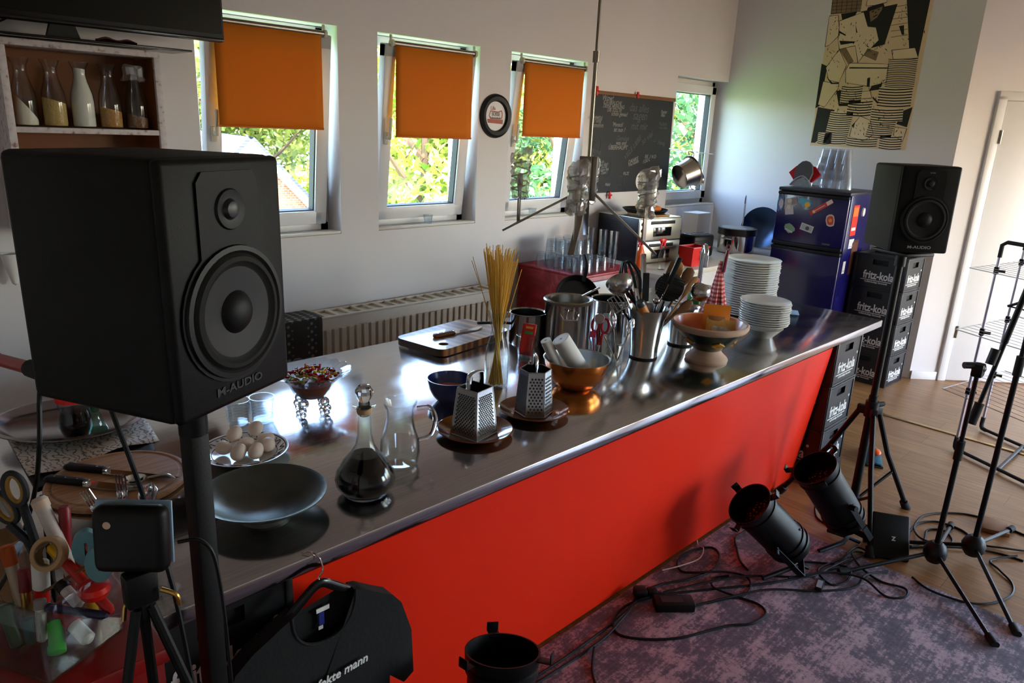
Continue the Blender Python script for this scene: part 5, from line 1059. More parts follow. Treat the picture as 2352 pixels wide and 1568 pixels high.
# glass compote with candy
t = thing('glass_compote', 'cut-glass footed bowl with a scalloped rim holding fruit candy', 'bowl', (1.222, 2.168, CT))
mb = MB(); n = 56
mb.lathe([(0.030, 0.052), (0.046, 0.056), (0.066, 0.085), (0.078, 0.115), (0.108, 0.145), (0.137, 0.158), (0.134, 0.160), (0.106, 0.149), (0.075, 0.119), (0.063, 0.088), (0.043, 0.061), (0.0, 0.058)], n)
mb.v = [((x * (1 + 0.02 * math.cos(18 * math.atan2(y, x)))) if (x * x + y * y) > 0.009 else x, (y * (1 + 0.02 * math.cos(18 * math.atan2(y, x)))) if (x * x + y * y) > 0.009 else y, z + (0.004 * math.cos(18 * math.atan2(y, x)) if (x * x + y * y) > 0.015 else 0)) for x, y, z in mb.v]
mb.build('bowl_body', GLC, t, angle=20)
for k in range(4):
    a = k * PI / 2 + 0.5; mb = MB(); c, s = math.cos(a), math.sin(a)
    mb.ball((c * 0.050, s * 0.050, 0.050), 0.017, 10, 6); mb.ball((c * 0.060, s * 0.060, 0.028), 0.014, 10, 6); mb.ball((c * 0.058, s * 0.058, 0.011), 0.011, 10, 6); mb.build('foot', CRY, t, angle=15)
mb = MB(); mb.lathe([(0.0, 0.062), (0.042, 0.064), (0.061, 0.090), (0.070, 0.112), (0.0, 0.125)], 24); mb.build('candy_bed', mat('amber_candy_bed', (176, 70, 20), 0.3, noise=0.5, scale=60), t)
CAND = [mat('candy_' + nm, c, 0.15, noise=0.1, trans=0.35) for nm, c in (('red', (190, 22, 24)), ('orange', (226, 104, 20)), ('yellow', (226, 190, 30)), ('green', (160, 180, 40)), ('dark_red', (140, 14, 22)), ('clear', (226, 210, 180)))]
cps = []
R = random.Random(5); PTS = []
for k in range(110):
    a = R.uniform(0, 2 * PI); rr = 0.088 * math.sqrt(R.random()); z = 0.118 + 0.042 * (1 - (rr / 0.088) ** 2) + R.uniform(-0.004, 0.008) + (0.012 if rr > 0.07 else 0)
    c = R.choice((0, 0, 1, 1, 2, 3, 4, 4, 5, 0))
    PTS.append((rr * math.cos(a), rr * math.sin(a), z, c, R.uniform(0, 3), R.uniform(-.6, .6)))
pr = {}
for x, y, z, c, rz, rx in PTS:
    if c not in pr:
        mb = MB(); mb.ball((0, 0, 0), 0.0075, 10, 6, (1.5, 0.9, 0.75)); mb.ball((0.011, 0, 0.001), 0.0055, 8, 5); o = pr[c] = mb.build('fruit_candy', CAND[c])
    else: o = pr[c].copy(); COL.objects.link(o)
    tag(o, '%s fruit gum heaped in the cut-glass footed bowl' % ('bright red', 'orange', 'yellow', 'green', 'dark red', 'pale clear')[c], 'candy', 'fruit gums in the glass bowl')
    o.location = (1.222 + x, 2.168 + y, CT + z); o.rotation_euler = (rx, rx * 0.7, rz)
for k, (x, y, s, lab) in enumerate(((0.985, 2.235, 1.0, 'patterned glass tumbler behind the egg plate, left one'), (1.055, 2.205, 1.05, 'patterned glass tumbler behind the egg plate, right one'))):
    o = proto.copy(); COL.objects.link(o); tag(o, lab, 'glass', 'patterned tumblers behind the eggs'); o.location = (x, y, CT + 0.105 * s * 0.8); o.scale = (s, s, -s * 0.8)
# cutting board and knife
m, n, l, b, mp = pattern('striped_acacia_board', 0.32, coat=0.3)
mp.inputs['Rotation'].default_value = (0, 0, 0.0); w1 = n.new('ShaderNodeTexNoise'); w1.noise_dimensions = '1D'; w1.inputs['Scale'].default_value = 26; w1.inputs['Detail'].default_value = 0
sp = n.new('ShaderNodeSeparateXYZ'); l.new(mp.outputs[0], sp.inputs[0]); l.new(sp.outputs[0], w1.inputs['W'])
r = ramp(n, [(0.0, (74, 40, 22)), (0.42, (112, 64, 34)), (0.5, (156, 100, 56)), (0.62, (188, 130, 76))], 'CONSTANT'); l.new(w1.outputs[0], r.inputs[0]); l.new(r.outputs[0], b.inputs['Base Color'])
bx, by, ba = 2.205, 2.555, math.radians(8)
t = thing('cutting_board', 'thick striped wooden cutting board with a finger hole', 'cutting board', (bx, by, CT), ba)
w, h = 0.50, 0.30
def rrect(w, h, r, n=6):
    return [(sx * (w / 2 - r) + r * math.cos(a0 + PI / 2 * i / n), sy * (h / 2 - r) + r * math.sin(a0 + PI / 2 * i / n)) for sx, sy, a0 in ((1, 1, 0), (-1, 1, PI / 2), (-1, -1, PI), (1, -1, 1.5 * PI)) for i in range(n + 1)]
O = rrect(w, h, 0.045); I = [(-0.175 + 0.022 * math.cos(math.atan2(y, x)), -0.085 + 0.022 * math.sin(math.atan2(y, x))) for x, y in O]
I = [(-0.17 + 0.023 * math.cos(2 * PI * (i + 0.5) / len(O)), -0.085 + 0.023 * math.sin(2 * PI * (i + .5) / len(O))) for i in range(len(O))]
mb = MB(); mb.ring(O, I, 0.003, 0.036); mb.build('board', m, t)
for sx in (-1, 1):
    for sy in (-1, 1): mb = MB(); mb.cyl((sx * 0.2, sy * 0.1, 0), (sx * 0.2, sy * 0.1, 0.0035), 0.008, n=10); mb.build('rubber_foot', RUB, t)
def knife(name, lab, loc, rz, Lb, Lh, wb, hm, serr=False, rot=None):
    t = thing(name, lab, 'knife', loc, rz)
    mb = MB(); P = [(0, -wb / 2), (Lb * 0.72, -wb / 2), (Lb, wb * 0.35), (Lb * 0.9, wb / 2), (0, wb / 2)]
    mb.prism(P, 0.004, 0.0062)
    if serr: mb.prism([(Lb * i / 40, -wb / 2 - (0.003 if i % 2 else 0)) for i in range(29)] + [(Lb * 0.7, -wb / 2 + 0.002), (0, -wb / 2 + 0.002)], 0.0045, 0.0055)
    mb.build('blade', CHROME, t)
    mb = MB(); mb.box((-Lh / 2, 0, 0.009), (Lh, 0.024, 0.018), 0.006, 3); mb.ball((-Lh + 0.006, -0.003, 0.009), 0.0125, 12, 6, (1, 1, .72)); h_ = mb.build('handle', hm, t)
    for k in range(3):
        mb = MB(); mb.cyl((-Lh * (0.2 + 0.3 * k), 0, 0.017), (-Lh * (0.2 + 0.3 * k), 0, 0.0186), 0.003, n=8); mb.build('rivet', CHROME, h_)
    mb = MB(); mb.box((0.004, 0, 0.008), (0.012, 0.022, 0.015), 0.003); mb.build('bolster', CHROME, t)
    return t
knife('kitchen_knife', 'kitchen knife with a dark wooden handle on the striped cutting board', (2.19, 2.545, CT + 0.0365), math.radians(-2), 0.20, 0.115, 0.032, DWOOD)
# blue bowl with salmon-coloured eggs
t = thing('blue_bowl', 'round blue ceramic bowl left of the front grater', 'bowl', (1.676, 1.962, CT))
mb = MB(); mb.lathe([(0, 0.006), (0.035, 0.006), (0.037, 0), (0.043, 0), (0.062, 0.022), (0.080, 0.055), (0.086, 0.085), (0.086, 0.09), (0.082, 0.09), (0.076, 0.056), (0.058, 0.027), (0.036, 0.012), (0, 0.011)], 44); mb.build('bowl_body', mat('cobalt_glaze', (38, 52, 118), 0.18, noise=0.06, coat=0.4), t)
mb = MB(); mb.lathe([(0, 0.05), (0.06, 0.047), (0.071, 0.046)], 24); mb.build('contents', mat('salmon_paste', (206, 118, 100), 0.5, noise=0.15, bump=0.2), t)
# brown plates
BRN = mat('brown_glaze', (112, 52, 16), 0.14, noise=0.25, scale=6, coat=0.5)
def brown_plate(lab, x, y):
    t = thing('brown_plate', lab, 'plate', (x, y, CT), group='brown glazed plates under the graters')
    mb = MB(); mb.lathe([(0, 0.003), (0.072, 0.003), (0.074, 0), (0.08, 0), (0.095, 0.008), (0.124, 0.022), (0.129, 0.025), (0.125, 0.027), (0.092, 0.012), (0.075, 0.008), (0, 0.0075)], 52); mb.build('plate_body', BRN, t); return t
brown_plate('brown glazed plate under the front square grater', 1.540, 1.668); brown_plate('brown glazed plate under the six-sided grater behind', 1.828, 1.668)
GRT = mat('grater_steel', (176, 178, 180), 0.25, 1.0, noise=0.1); GRH = mat('grater_hole', (34, 32, 30), 0.4, 0.5)
def grater(lab, x, y, rz, sides, rb, rt, h, handle_z, cols, sq=1.0):
    t = thing('box_grater', lab, 'grater', (x, y, CT + 0.0085), rz, group='steel box graters')
    P = lambda k, r: Vector((r * math.cos(2 * PI * k / sides + PI / sides), r * math.sin(2 * PI * k / sides + PI / sides) * sq, 0))
    mb = MB(); th = 0.97
    for k in range(sides):
        a, c, d, e = P(k, rb), P(k + 1, rb), P(k + 1, rt), P(k, rt); up = Vector((0, 0, h))
        mb.add([a, c, d + up, e + up, a * th, c * th, d * th + up, e * th + up], [(0, 1, 2, 3), (7, 6, 5, 4), (3, 2, 6, 7), (0, 4, 5, 1)])
        mb.tube([a + Vector((0, 0, 0.003)), c + Vector((0, 0, 0.003))], 0.0022, 6); mb.tube([d + up, e + up], 0.0022, 6); mb.tube([a, e + up], 0.0016, 6)
    mb.build('steel_body', GRT, t, angle=20)
    for k in range(sides):
        nx, ny, rad, kind = cols[k % len(cols)]
        if nx == 0: continue
        a, c, d, e = P(k, rb), P(k + 1, rb), P(k + 1, rt), P(k, rt); up = Vector((0, 0, h)); mb = MB()
        nn = (c - a).cross(up + (e - a)); nn.normalize()
        mh = MB()
        for j in range(ny):
            for i in range(nx):
                v = 0.09 + 0.8 * (j + 0.5) / ny; uu = 0.1 + 0.8 * (i + 0.5 + (0.25 if j % 2 else -0.25)) / nx
                p = a.lerp(c, uu).lerp(e.lerp(d, uu) + up, v)
                mb.lathe([(rad * 1.25, 0), (rad, 0.0016), (rad * 0.55, 0.002)], 7, p, nn); mh.lathe([(0, 0.0024), (rad * 0.95, 0.0021)], 7, p + up * (0.0011 / max(h, .01)), nn)
        s_ = mb.build('grating_teeth', GRT, t); mh.build('grating_hole', GRH, s_)
    Z = Vector((0, 0, 1)); q = (P(1, rt) + P(2, rt)) / 2 * 0.86 if sides == 4 else (P(0, rt) + P(1, rt)) / 2 * 0.8
    mb = MB(); mb.tube([q + Z * (h - 0.01), q + Z * (h + handle_z * 0.6), q * 0.7 + Z * (h + handle_z), -q * 0.7 + Z * (h + handle_z), -q + Z * (h + handle_z * 0.6), -q + Z * (h - 0.01)], 0.0095, 10, smooth=4, flat=0.6); mb.build('handle', CHROME, t)
    return t
grater('front steel box grater with a curved handle on a brown plate', 1.530, 1.662, math.radians(10), 4, 0.078, 0.058, 0.165, 0.05, [(7, 20, 0.0029, 0), (7, 19, 0.0031, 0), (8, 20, 0.0026, 0), (6, 18, 0.0032, 0)], sq=1.0)
grater('six-sided steel grater with a flat handle on the rear brown plate', 1.825, 1.668, math.radians(-12), 6, 0.068, 0.056, 0.165, 0.045, [(4, 9, 0.0034, 0), (0, 0, 0, 0), (9, 30, 0.0012, 0), (4, 12, 0.0034, 0), (5, 10, 0.003, 0), (9, 30, 0.0012, 0)])
# spaghetti carafe
t = thing('spaghetti_carafe', 'glass carafe holding a tall bundle of spaghetti', 'carafe', (1.923, 1.968, CT))
mb = MB(); mb.lathe([(q, z * 1.17) for q, z in carafe_profile(0.262, 0.047)], 36); mb.build('bottle', GL, t)
SPG = mat('spaghetti', (236, 190, 84), 0.5, noise=0.12, scale=40); R = random.Random(11)
mb = MB(); SP2 = MB()
for k in range(100):
    a = R.uniform(0, 2 * PI); rr = 0.0205 * math.sqrt(R.random()); a2 = a + R.uniform(-.5, .5); H = R.uniform(0.50, 0.565)
    p0 = (rr * 1.5 * math.cos(a + 2.4), rr * 1.5 * math.sin(a + 2.4), 0.012); p1 = (rr * math.cos(a), rr * math.sin(a), 0.26); p2 = (rr * 3.5 * math.cos(a2), rr * 3.5 * math.sin(a2), H)
    mb.tube([p0, p1, p2], 0.0016, 5, smooth=2)
v = Vector((0.70, -0.714, 0))
for dx, z0, z1, x0 in ((-0.10, 0.20, 0.515, -0.012), (-0.104, 0.235, 0.50, -0.014), (0.088, 0.19, 0.475, 0.012)):
    mb.tube([v * x0 + Vector((0, 0, z0)), v * dx + Vector((0.0, 0.01, z1))], 0.0013, 5)
mb.build('spaghetti_bundle', SPG, t)
# copper bowl with paper rolls
t = thing('copper_bowl', 'copper-coloured mixing bowl with a steel inside', 'bowl', (2.172, 1.765, CT))
mb = MB(); mb.lathe([(0, 0), (0.055, 0), (0.085, 0.018), (0.112, 0.052), (0.127, 0.095), (0.131, 0.122)], 52); mb.build('copper_shell', mat('copper', (196, 116, 52), 0.24, 1.0, noise=0.05), t)
mb = MB(); mb.lathe([(0, 0.003), (0.054, 0.003), (0.083, 0.021), (0.109, 0.053), (0.124, 0.095), (0.128, 0.121), (0.132, 0.1235), (0.136, 0.1225), (0.131, 0.1215)], 52); mb.build('steel_inside', STEEL, t)
for lab, p, q, r in (('thick white paper roll leaning in the copper bowl', (2.20, 1.745, CT + 0.045), (2.105, 1.80, CT + 0.205), 0.037), ('thin white paper roll leaning behind the thick one in the copper bowl', (2.13, 1.80, CT + 0.04), (2.055, 1.835, CT + 0.20), 0.021)):
    p, q = Vector(p), Vector(q); L = (q - p).length; mb = MB(); mb.lathe([(0.006, 0), (r, 0), (r, L), (r * 0.9, L), (r * 0.86, L - 0.003), (r * 0.8, L), (0.006, L), (0.006, 0)], 28); o = tag(mb.build('paper_roll', PAPER), lab, 'paper roll', 'paper rolls in the copper bowl')
    o.location = p; o.rotation_mode = 'QUATERNION'; o.rotation_quaternion = Vector((0, 0, 1)).rotation_difference(q - p)
# tea packet glass
def plain_glass(name, lab, x, y, r=0.036, h=0.11, mt=None, flare=1.15, z=CT, cat='glass'):
    t = thing(name, lab, cat, (x, y, z))
    mb = MB(); mb.lathe([(0, 0), (r * 0.82, 0), (r * 0.85, 0.006), (r * flare, h), (r * flare - 0.002, h), (r * 0.8, 0.01), (0, 0.01)], 28); mb.build('tumbler', mt or GL, t); return t
plain_glass('tumbler', 'clear glass holding the red sachet behind the six-sided grater', 2.275, 2.15)
mb = MB(); mb.grid(lambda a, c: ((a - .5) * 0.062, 0.008 * math.sin(PI * a) * (1 - c), c * 0.145), 6, 6); mb.m = 1; mb.box((0.0, -0.002, 0.105), (0.036, 0.003, 0.010)); mb.m = 2; mb.box((0, -0.001, 0.128), (0.03, 0.003, 0.008))
o = tag(mb.build('tea_sachet', [mat('red_foil', (196, 28, 24), 0.35, noise=0.08), mat('green_band', (60, 130, 50), 0.5), mat('gold_band', (206, 150, 60), 0.5)], thick=0.003), 'red sachet with a green band standing in a glass', 'sachet'); o.location = (2.272, 2.148, CT + 0.016); o.rotation_euler = (-0.08, 0.12, -0.80)
# pots
POT = mat('pot_steel', (186, 186, 186), 0.12, 1.0, noise=0.05)
def pot(name, lab, x, y, r, h, rim=0.004):
    t = thing(name, lab, 'pot', (x, y, CT)); mb = MB()
    mb.lathe([(0, 0), (r * 0.95, 0), (r, 0.008), (r, h - 0.006), (r + rim, h), (r + rim - 0.002, h + 0.002), (r - 0.004, h - 0.004), (r - 0.004, 0.01), (0, 0.007)], 48); mb.build('pot_body', POT, t); return t
t = pot('saucepan', 'small steel saucepan with a long handle pointing at the spaghetti', 2.455, 2.315, 0.085, 0.155)
mb = MB(); mb.tube([(-0.08, 0.03, 0.105), (-0.13, 0.048, 0.112), (-0.24, 0.088, 0.118)], 0.0095, 10, smooth=4, flat=0.7); mb.build('handle', BLACK, t)
t = pot('stock_pot', 'tall steel pot with a sieve insert and wire handles behind the copper bowl', 2.552, 2.150, 0.108, 0.235)
mb = MB(); mb.lathe([(0.112, 0.225), (0.118, 0.236), (0.112, 0.242), (0.098, 0.238), (0.094, 0.20), (0.06, 0.17), (0, 0.165), (0, 0.163), (0.062, 0.167), (0.097, 0.198)], 44); mb.build('sieve_insert', SATIN, t)
mb = MB()
for s in (-1, 1): mb.tube([v * (0.0) + Vector((-0.076, -0.076, 0.19)) + v * (0.04 * s), Vector((-0.098, -0.098, 0.185)) + v * (0.034 * s), Vector((-0.10, -0.10, 0.172)) + v * 0.03 * s], 0.004, 8)
for s in (-1, 1): mb.tube([Vector((-0.072, -0.076, 0.225)) + v * (0.012 * s + 0.004), Vector((-0.094, -0.094, 0.195)) + v * (0.014 * s), Vector((-0.097, -0.097, 0.172)) + v * 0.016 * s], 0.003, 8)
mb.tube([Vector((-0.10, -0.10, 0.172)) + v * 0.035, Vector((-0.10, -0.10, 0.172)) - v * 0.035], 0.0042, 8); mb.build('wire_handle', CHROME, t)
mb = MB(); u_ = Vector((0.62, 0.15, 0)); mb.tube([Vector((0.10, 0.0, 0.238)), Vector((0.155, -0.01, 0.256)), Vector((0.20, -0.018, 0.270))], 0.008, 10, flat=0.45); mb.build('insert_handle', CHROME, t)
t = pot('tall_saucepan', 'steel pot behind the scissors glass, partly hidden by utensils', 2.815, 2.105, 0.092, 0.215)
mb = MB(); mb.tube([(-0.05, -0.095, 0.16), (-0.055, -0.115, 0.165), (0.02, -0.125, 0.165), (0.025, -0.10, 0.16)], 0.004, 8, smooth=4); mb.build('handle', CHROME, t)
t = thing('frying_pan', 'black frying pan and lid standing behind the steel pots', 'pan', (2.93, 2.42, CT + 0.016))
mb = MB(); mb.lathe([(0, -0.015), (0.105, -0.015), (0.125, 0.03), (0.121, 0.03), (0.102, -0.010), (0, -0.010)], 40, (0, 0, 0.118), (-0.42, -0.80, 0.42)); mb.build('pan_body', BLACK, t)
mb = MB(); mb.tube([(-0.02, -0.06, 0.23), (-0.03, -0.08, 0.30), (-0.02, -0.05, 0.36)], 0.012, 8, smooth=4, flat=.6); mb.build('handle', BLACK, t)
# scissors glass and whisk glass
plain_glass('tumbler', 'clear glass holding red scissors and spreaders beside the copper bowl', 2.515, 1.925, 0.036, 0.105)
plain_glass('tall_tumbler', 'tall clear glass holding small whisks beside the tapered steel vase', 2.545, 1.848, 0.034, 0.135, flare=1.3)
SCR_ = mat('red_rubber', (190, 26, 44), 0.45); RR = facing((0, 0, 0), (0.70, -0.714, 0), (0, 0, 1))
t = thing('scissors', 'red-handled kitchen scissors upright in a glass', 'scissors', (2.515, 1.925, CT + 0.011))
for sx in (-1, 1):
    mb = MB(); mb.X = RR @ Matrix.Translation((sx * 0.021, 0.155, sx * 0.004)); mb.tube([(0.016 * math.cos(a), 0.032 * math.sin(a), 0) for a in [2 * PI * i / 24 for i in range(24)]], 0.0055, 10, closed=True); mb.tube([(-sx * 0.008, -0.026, 0), (-sx * 0.013, -0.06, 0), (-sx * 0.016, -0.09, 0)], 0.006, 8); mb.build('handle_loop', SCR_, t)
    mb = MB(); mb.X = RR; mb.prism([(sx * 0.004 - 0.005, 0.075), (sx * 0.004 + 0.005, 0.075), (-sx * 0.006 + 0.001, 0.0), (-sx * 0.006 - 0.001, 0.0)], sx * 0.004 - .001, sx * 0.004 + .001); mb.build('blade', CHROME, t)
t = thing('silicone_spatula', 'pink and white spatula beside the scissors in the glass', 'spatula', (2.497, 1.938, CT + 0.011))
mb = MB(); mb.X = RR; mb.prism([(-0.020, 0.10), (0.004, 0.10), (0.0, 0.135), (-0.022, 0.125)], -0.004, 0.004); mb.tube([(0.006, 0.0, 0), (-0.008, 0.102, 0)], 0.004, 8); mb.build('blade', mat('pink_silicone', (214, 64, 96), 0.5), t)
t = thing('cheese_spreader', 'white-handled spreader in the scissors glass', 'knife', (2.530, 1.905, CT + 0.011))
mb = MB(); mb.X = RR; mb.prism([(-0.008, 0.0), (0.008, 0.0), (0.012, 0.06), (0.008, 0.115), (-0.01, 0.115), (-0.012, 0.06)], -0.003, 0.003); mb.build('handle', WHITE, t)
t = thing('plastic_scoop', 'pale translucent plastic scoop in the scissors glass', 'scoop', (2.545, 1.93, CT + 0.011))
mb = MB(); mb.X = RR; mb.tube([(0, 0.0, 0), (0.01, 0.12, 0)], 0.004, 8); mb.prism([(-0.012, 0.115), (0.03, 0.115), (0.038, 0.17), (0.028, 0.205), (-0.004, 0.205), (-0.016, 0.17)], -0.002, 0.002); mb.build('blade', mat('milky_plastic', (190, 206, 226), 0.4, trans=0.3), t)
for k, (dx, H, lab) in enumerate(((0.0, 0.235, 'small wire whisk with a steel handle, tallest in the tall glass'), (0.016, 0.20, 'second small wire whisk in the tall glass'), (-0.012, 0.18, 'bent wire strainer with a round mesh in the tall glass'))):
    t = thing('whisk', lab, 'whisk', (2.545 + dx * 0.7, 1.848 - dx * 0.7, CT + 0.013), group='small whisks in the tall glass')
    mb = MB(); R = random.Random(k); tx = (-0.035, 0.045, -0.075)[k]
    mb.X = RR; mb.tube([(-tx * 0.18, 0, 0), (tx * 0.6, H * 0.62, 0)], 0.0035, 8); mb.build('handle', CHROME, t)
    mb = MB(); mb.X = RR
    if k < 2:
        for q in range(6):
            a = q * PI / 6; c, s = math.cos(a) * 0.016, math.sin(a) * 0.016
            mb.tube([(tx * 0.6, H * 0.6, 0), (tx * 0.8 + c, H * 0.82, s), (tx, H, 0), (tx * 0.8 - c, H * 0.82, -s), (tx * 0.6, H * 0.6, 0)], 0.0009, 5, smooth=5)
    else:
        mb.tube([(tx + 0.022 * math.cos(2 * PI * i / 20), H + 0.012 + 0.022 * math.sin(2 * PI * i / 20), 0) for i in range(20)], 0.002, 6, closed=True); mb.prism(circ(0.022, tx, H + 0.012), -0.0006, 0.0006)
    mb.build('wires', CHROME, t)
# tapered steel utensil vase
def vase(lab, x, y, rb, rt, h):
    t = thing('utensil_vase', lab, 'vase', (x, y, CT), group='tapered steel utensil vases')
    mb = MB(); mb.lathe([(0, 0.006), (rb, 0.006), (rb * 1.02, 0.05), (rb * 1.13, 0.12), (rb * 1.32, 0.19), (rt, h), (rt - 0.002, h + 0.001), (rb * 1.29, 0.19), (rb * 1.10, 0.12), (rb * 0.97, 0.05), (rb * .95, 0.012), (0, 0.012)], 52); mb.build('steel_body', STEEL, t)
    mb = MB(); mb.lathe([(0, 0), (rb * 1.01, 0), (rb * 1.03, 0.004), (rb * 1.01, 0.009), (rb * .9, 0.009)], 48); mb.build('base_ring', RUB, t); return t
VX, VY = 2.742, 1.838
vase('large tapered steel vase full of kitchen utensils', VX, VY, 0.063, 0.098, 0.232)
vase('second tapered steel vase behind the green footed bowl', 3.075, 1.853, 0.060, 0.072, 0.18)
def utensil(name, lab, cat, bx, foot, head, build, group='utensils in the steel vase', base=None):
    """a utensil leaning in the vase: foot and head given as (right, away, up) offsets from the vase"""
    c = Vector(base or (VX, VY, CT)); rt, aw = Vector((0.70, -0.714, 0)), Vector((0.714, 0.70, 0))
    f = c + rt * foot[0] + aw * foot[1] + Vector((0, 0, foot[2])); h = c + rt * head[0] + aw * head[1] + Vector((0, 0, head[2]))
    z = (h - f).normalized(); y = (aw - z * aw.dot(z)).normalized(); x = y.cross(z)
    t = thing(name, lab, cat, f, group=group, rot=tuple(Matrix((x, y, z)).transposed().to_euler()))
    build(t, (h - f).length); return t
def ladle(r, drop=0.0):
    def f(t, L):
        mb = MB(); mb.tube([(0, 0, 0), (0, 0, L - r * 0.6), (0, -0.004, L - r * .2)], 0.005, 8, flat=0.7); mb.build('handle', STEEL, t)
        mb = MB(); k = 10; mb.lathe([(r * math.sin(PI / 2 * i / k), -r * math.cos(PI / 2 * i / k)) for i in range(k + 1)] + [(r - 0.002, 0), (0.0, -r + 0.003)], 36, (0, 0.0, L), (0.1, 0.75, 0.65)); mb.build('bowl', STEEL, t)
    return f
def woodspoon(m_, r, ll):
    def f(t, L):
        mb = MB(); mb.tube([(0, 0, 0), (0, 0, L - ll)], 0.006, 8); mb.lathe([(0.004, L - ll - 0.03), (0.008, L - ll), (r * .85, L - ll * .62), (r, L - ll * .4), (r * .8, L - ll * .12), (0, L)], 20, sy=0.28); mb.build('spoon_body', m_, t)
    return f
def slotted(t, L):
    mb = MB(); mb.tube([(0, 0, 0), (0, 0, L - 0.08)], 0.005, 8); mb.build('handle', BLACK, t); mb = MB()
    for k in range(5): mb.tube([(-0.032 + 0.016 * k, 0, L - 0.075), (-0.034 + 0.017 * k, -0.004, L - 0.03), (-0.030 + 0.015 * k, 0, L)], 0.0035, 6)
    mb.tube([(-0.032, 0, L - 0.076), (0.032, 0, L - 0.076)], 0.004, 6); mb.tube([(-0.030, 0, L), (0.030, 0, L)], 0.004, 6); mb.build('slotted_head', STEEL, t)
def rolling(t, L):
    mb = MB(); mb.lathe([(0, L - 0.105), (0.016, L - 0.105), (0.0225, L - 0.085), (0.024, L - 0.05), (0.0215, L - 0.012), (0.019, L)], 24); mb.tube([(0, 0, 0), (0, 0, L - 0.1)], 0.008, 8); mb.build('wooden_handle', mat('honey_wood', (196, 124, 56), 0.4, noise=0.15, scale=25), t)
    mb = MB(); mb.lathe([(0.0205, L - 0.001), (0.021, L + 0.012), (0.018, L + 0.022), (0, L + 0.023)], 24); mb.build('end_cap', mat('grey_cap', (84, 88, 94), 0.35, 0.5), t)
def flat_tool(m_, w, ll, th=0.003, hm=None):
    def f(t, L):
        mb = MB(); mb.tube([(0, 0, 0), (0, 0, L - ll)], 0.007, 8); mb.build('handle', hm or m_, t)
        mb = MB(); mb.box((0, 0, L - ll / 2), (w, th * 2, ll), 0.004); mb.build('blade', m_, t)
    return f
def skimmer(t, L):
    r = 0.066; mb = MB(); mb.tube([(0, 0, 0), (0, 0, L - r)], 0.006, 8); mb.build('handle', BLACK, t)
    mb = MB(); mb.lathe([(0, -0.016), (r * .6, -0.010), (r, 0.0), (r, 0.003), (r * .6, -0.006), (0, -0.012)], 36, (0, 0, L), (0.0, 1, 0.1))
    for k in range(9): mb.tube([(-0.055, -0.016, L - 0.048 + 0.012 * k), (0.055, -0.016, L - 0.048 + 0.012 * k)], 0.0028, 5)
    mb.build('strainer_head', mat('black_nylon', (24, 24, 25), 0.5), t)
def blackhandle(t, L):
    mb = MB(); mb.tube([(0, 0, 0), (0, 0, L - 0.12)], 0.004, 8); mb.build('shank', CHROME, t)
    mb = MB(); mb.box((0, 0, L - 0.06), (0.024, 0.018, 0.13), 0.006); mb.build('grip', BLACK, t)
def whiskb(t, L):
    mb = MB(); mb.tube([(0, 0, 0), (0, 0, L * 0.55)], 0.008, 8); mb.build('handle', BLACK, t); mb = MB()
    for q in range(5):
        a = q * PI / 5; c, s = math.cos(a) * 0.05, math.sin(a) * 0.03; mb.tube([(0, 0, L * .52), (c, s, L * .8), (c * .5, s * .5, L), (0, 0, L * 1.02), (-c * .5, -s * .5, L), (-c, -s, L * .8), (0, 0, L * .52)], 0.0055, 6, smooth=5)
    mb.build('wires', BLACK, t)
UT = utensil
UT('ladle', 'large steel ladle with its round back turned to the front', 'ladle', 0, (0.03, 0.0, 0.02), (-0.145, -0.03, 0.355), ladle(0.062))
UT('small_ladle', 'smaller steel ladle leaning right over the green bowl', 'ladle', 0, (-0.04, 0, 0.02), (0.235, 0.02, 0.315), ladle(0.047))
UT('wooden_handled_utensil', 'honey-coloured wooden handle with a grey end cap leaning over the vase rim', 'utensil', 0, (0.06, 0.01, 0.04), (-0.045, -0.08, 0.262), rolling)
UT('slotted_spatula', 'steel slotted spatula leaning left over the scissors', 'spatula', 0, (0.035, 0.01, 0.02), (-0.165, -0.035, 0.285), slotted)
UT('skimmer', 'black round nylon skimmer in the middle of the steel vase', 'skimmer', 0, (0.0, 0.0, 0.03), (0.095, 0.03, 0.325), skimmer)
UT('black_spatula', 'long black spatula handle rising through the steel vase', 'spatula', 0, (-0.03, 0.0, 0.02), (0.125, 0.02, 0.46), blackhandle)
UT('wooden_spoon', 'pale wooden spoon at the back of the steel vase, tallest of the wooden ones', 'spoon', 0, (-0.01, 0.03, 0.02), (0.145, 0.08, 0.44), woodspoon(WOOD, 0.030, 0.13))
UT('wooden_spoon', 'brown oval wooden spoon beside the pale one in the steel vase', 'spoon', 0, (0.0, 0.03, 0.02), (0.195, 0.06, 0.415), woodspoon(DWOOD, 0.027, 0.10))
UT('wooden_spoon', 'narrow light wooden spoon nearest the gingham towel', 'spoon', 0, (0.01, 0.03, 0.02), (0.225, 0.07, 0.375), woodspoon(WOOD, 0.018, 0.11))
UT('wooden_spatula', 'flat dark wooden spatula leaning left of the pale spoon', 'spatula', 0, (-0.02, 0.02, 0.02), (0.115, 0.07, 0.435), flat_tool(DWOOD, 0.042, 0.13))
UT('wooden_spoon', 'long brown wooden spoon slanting to the right under the small ladle', 'spoon', 0, (-0.05, -0.02, 0.06), (0.20, 0.0, 0.275), woodspoon(DWOOD, 0.022, 0.09))
UT('whisk', 'black silicone whisk bulging behind the large ladle', 'whisk', 0, (0.03, 0.02, 0.02), (-0.105, 0.05, 0.42), whiskb)
UT('steel_spatula', 'narrow upright steel spatula left of the black skimmer', 'spatula', 0, (0.0, 0.01, 0.02), (-0.035, 0.05, 0.47), flat_tool(CHROME, 0.026, 0.22))
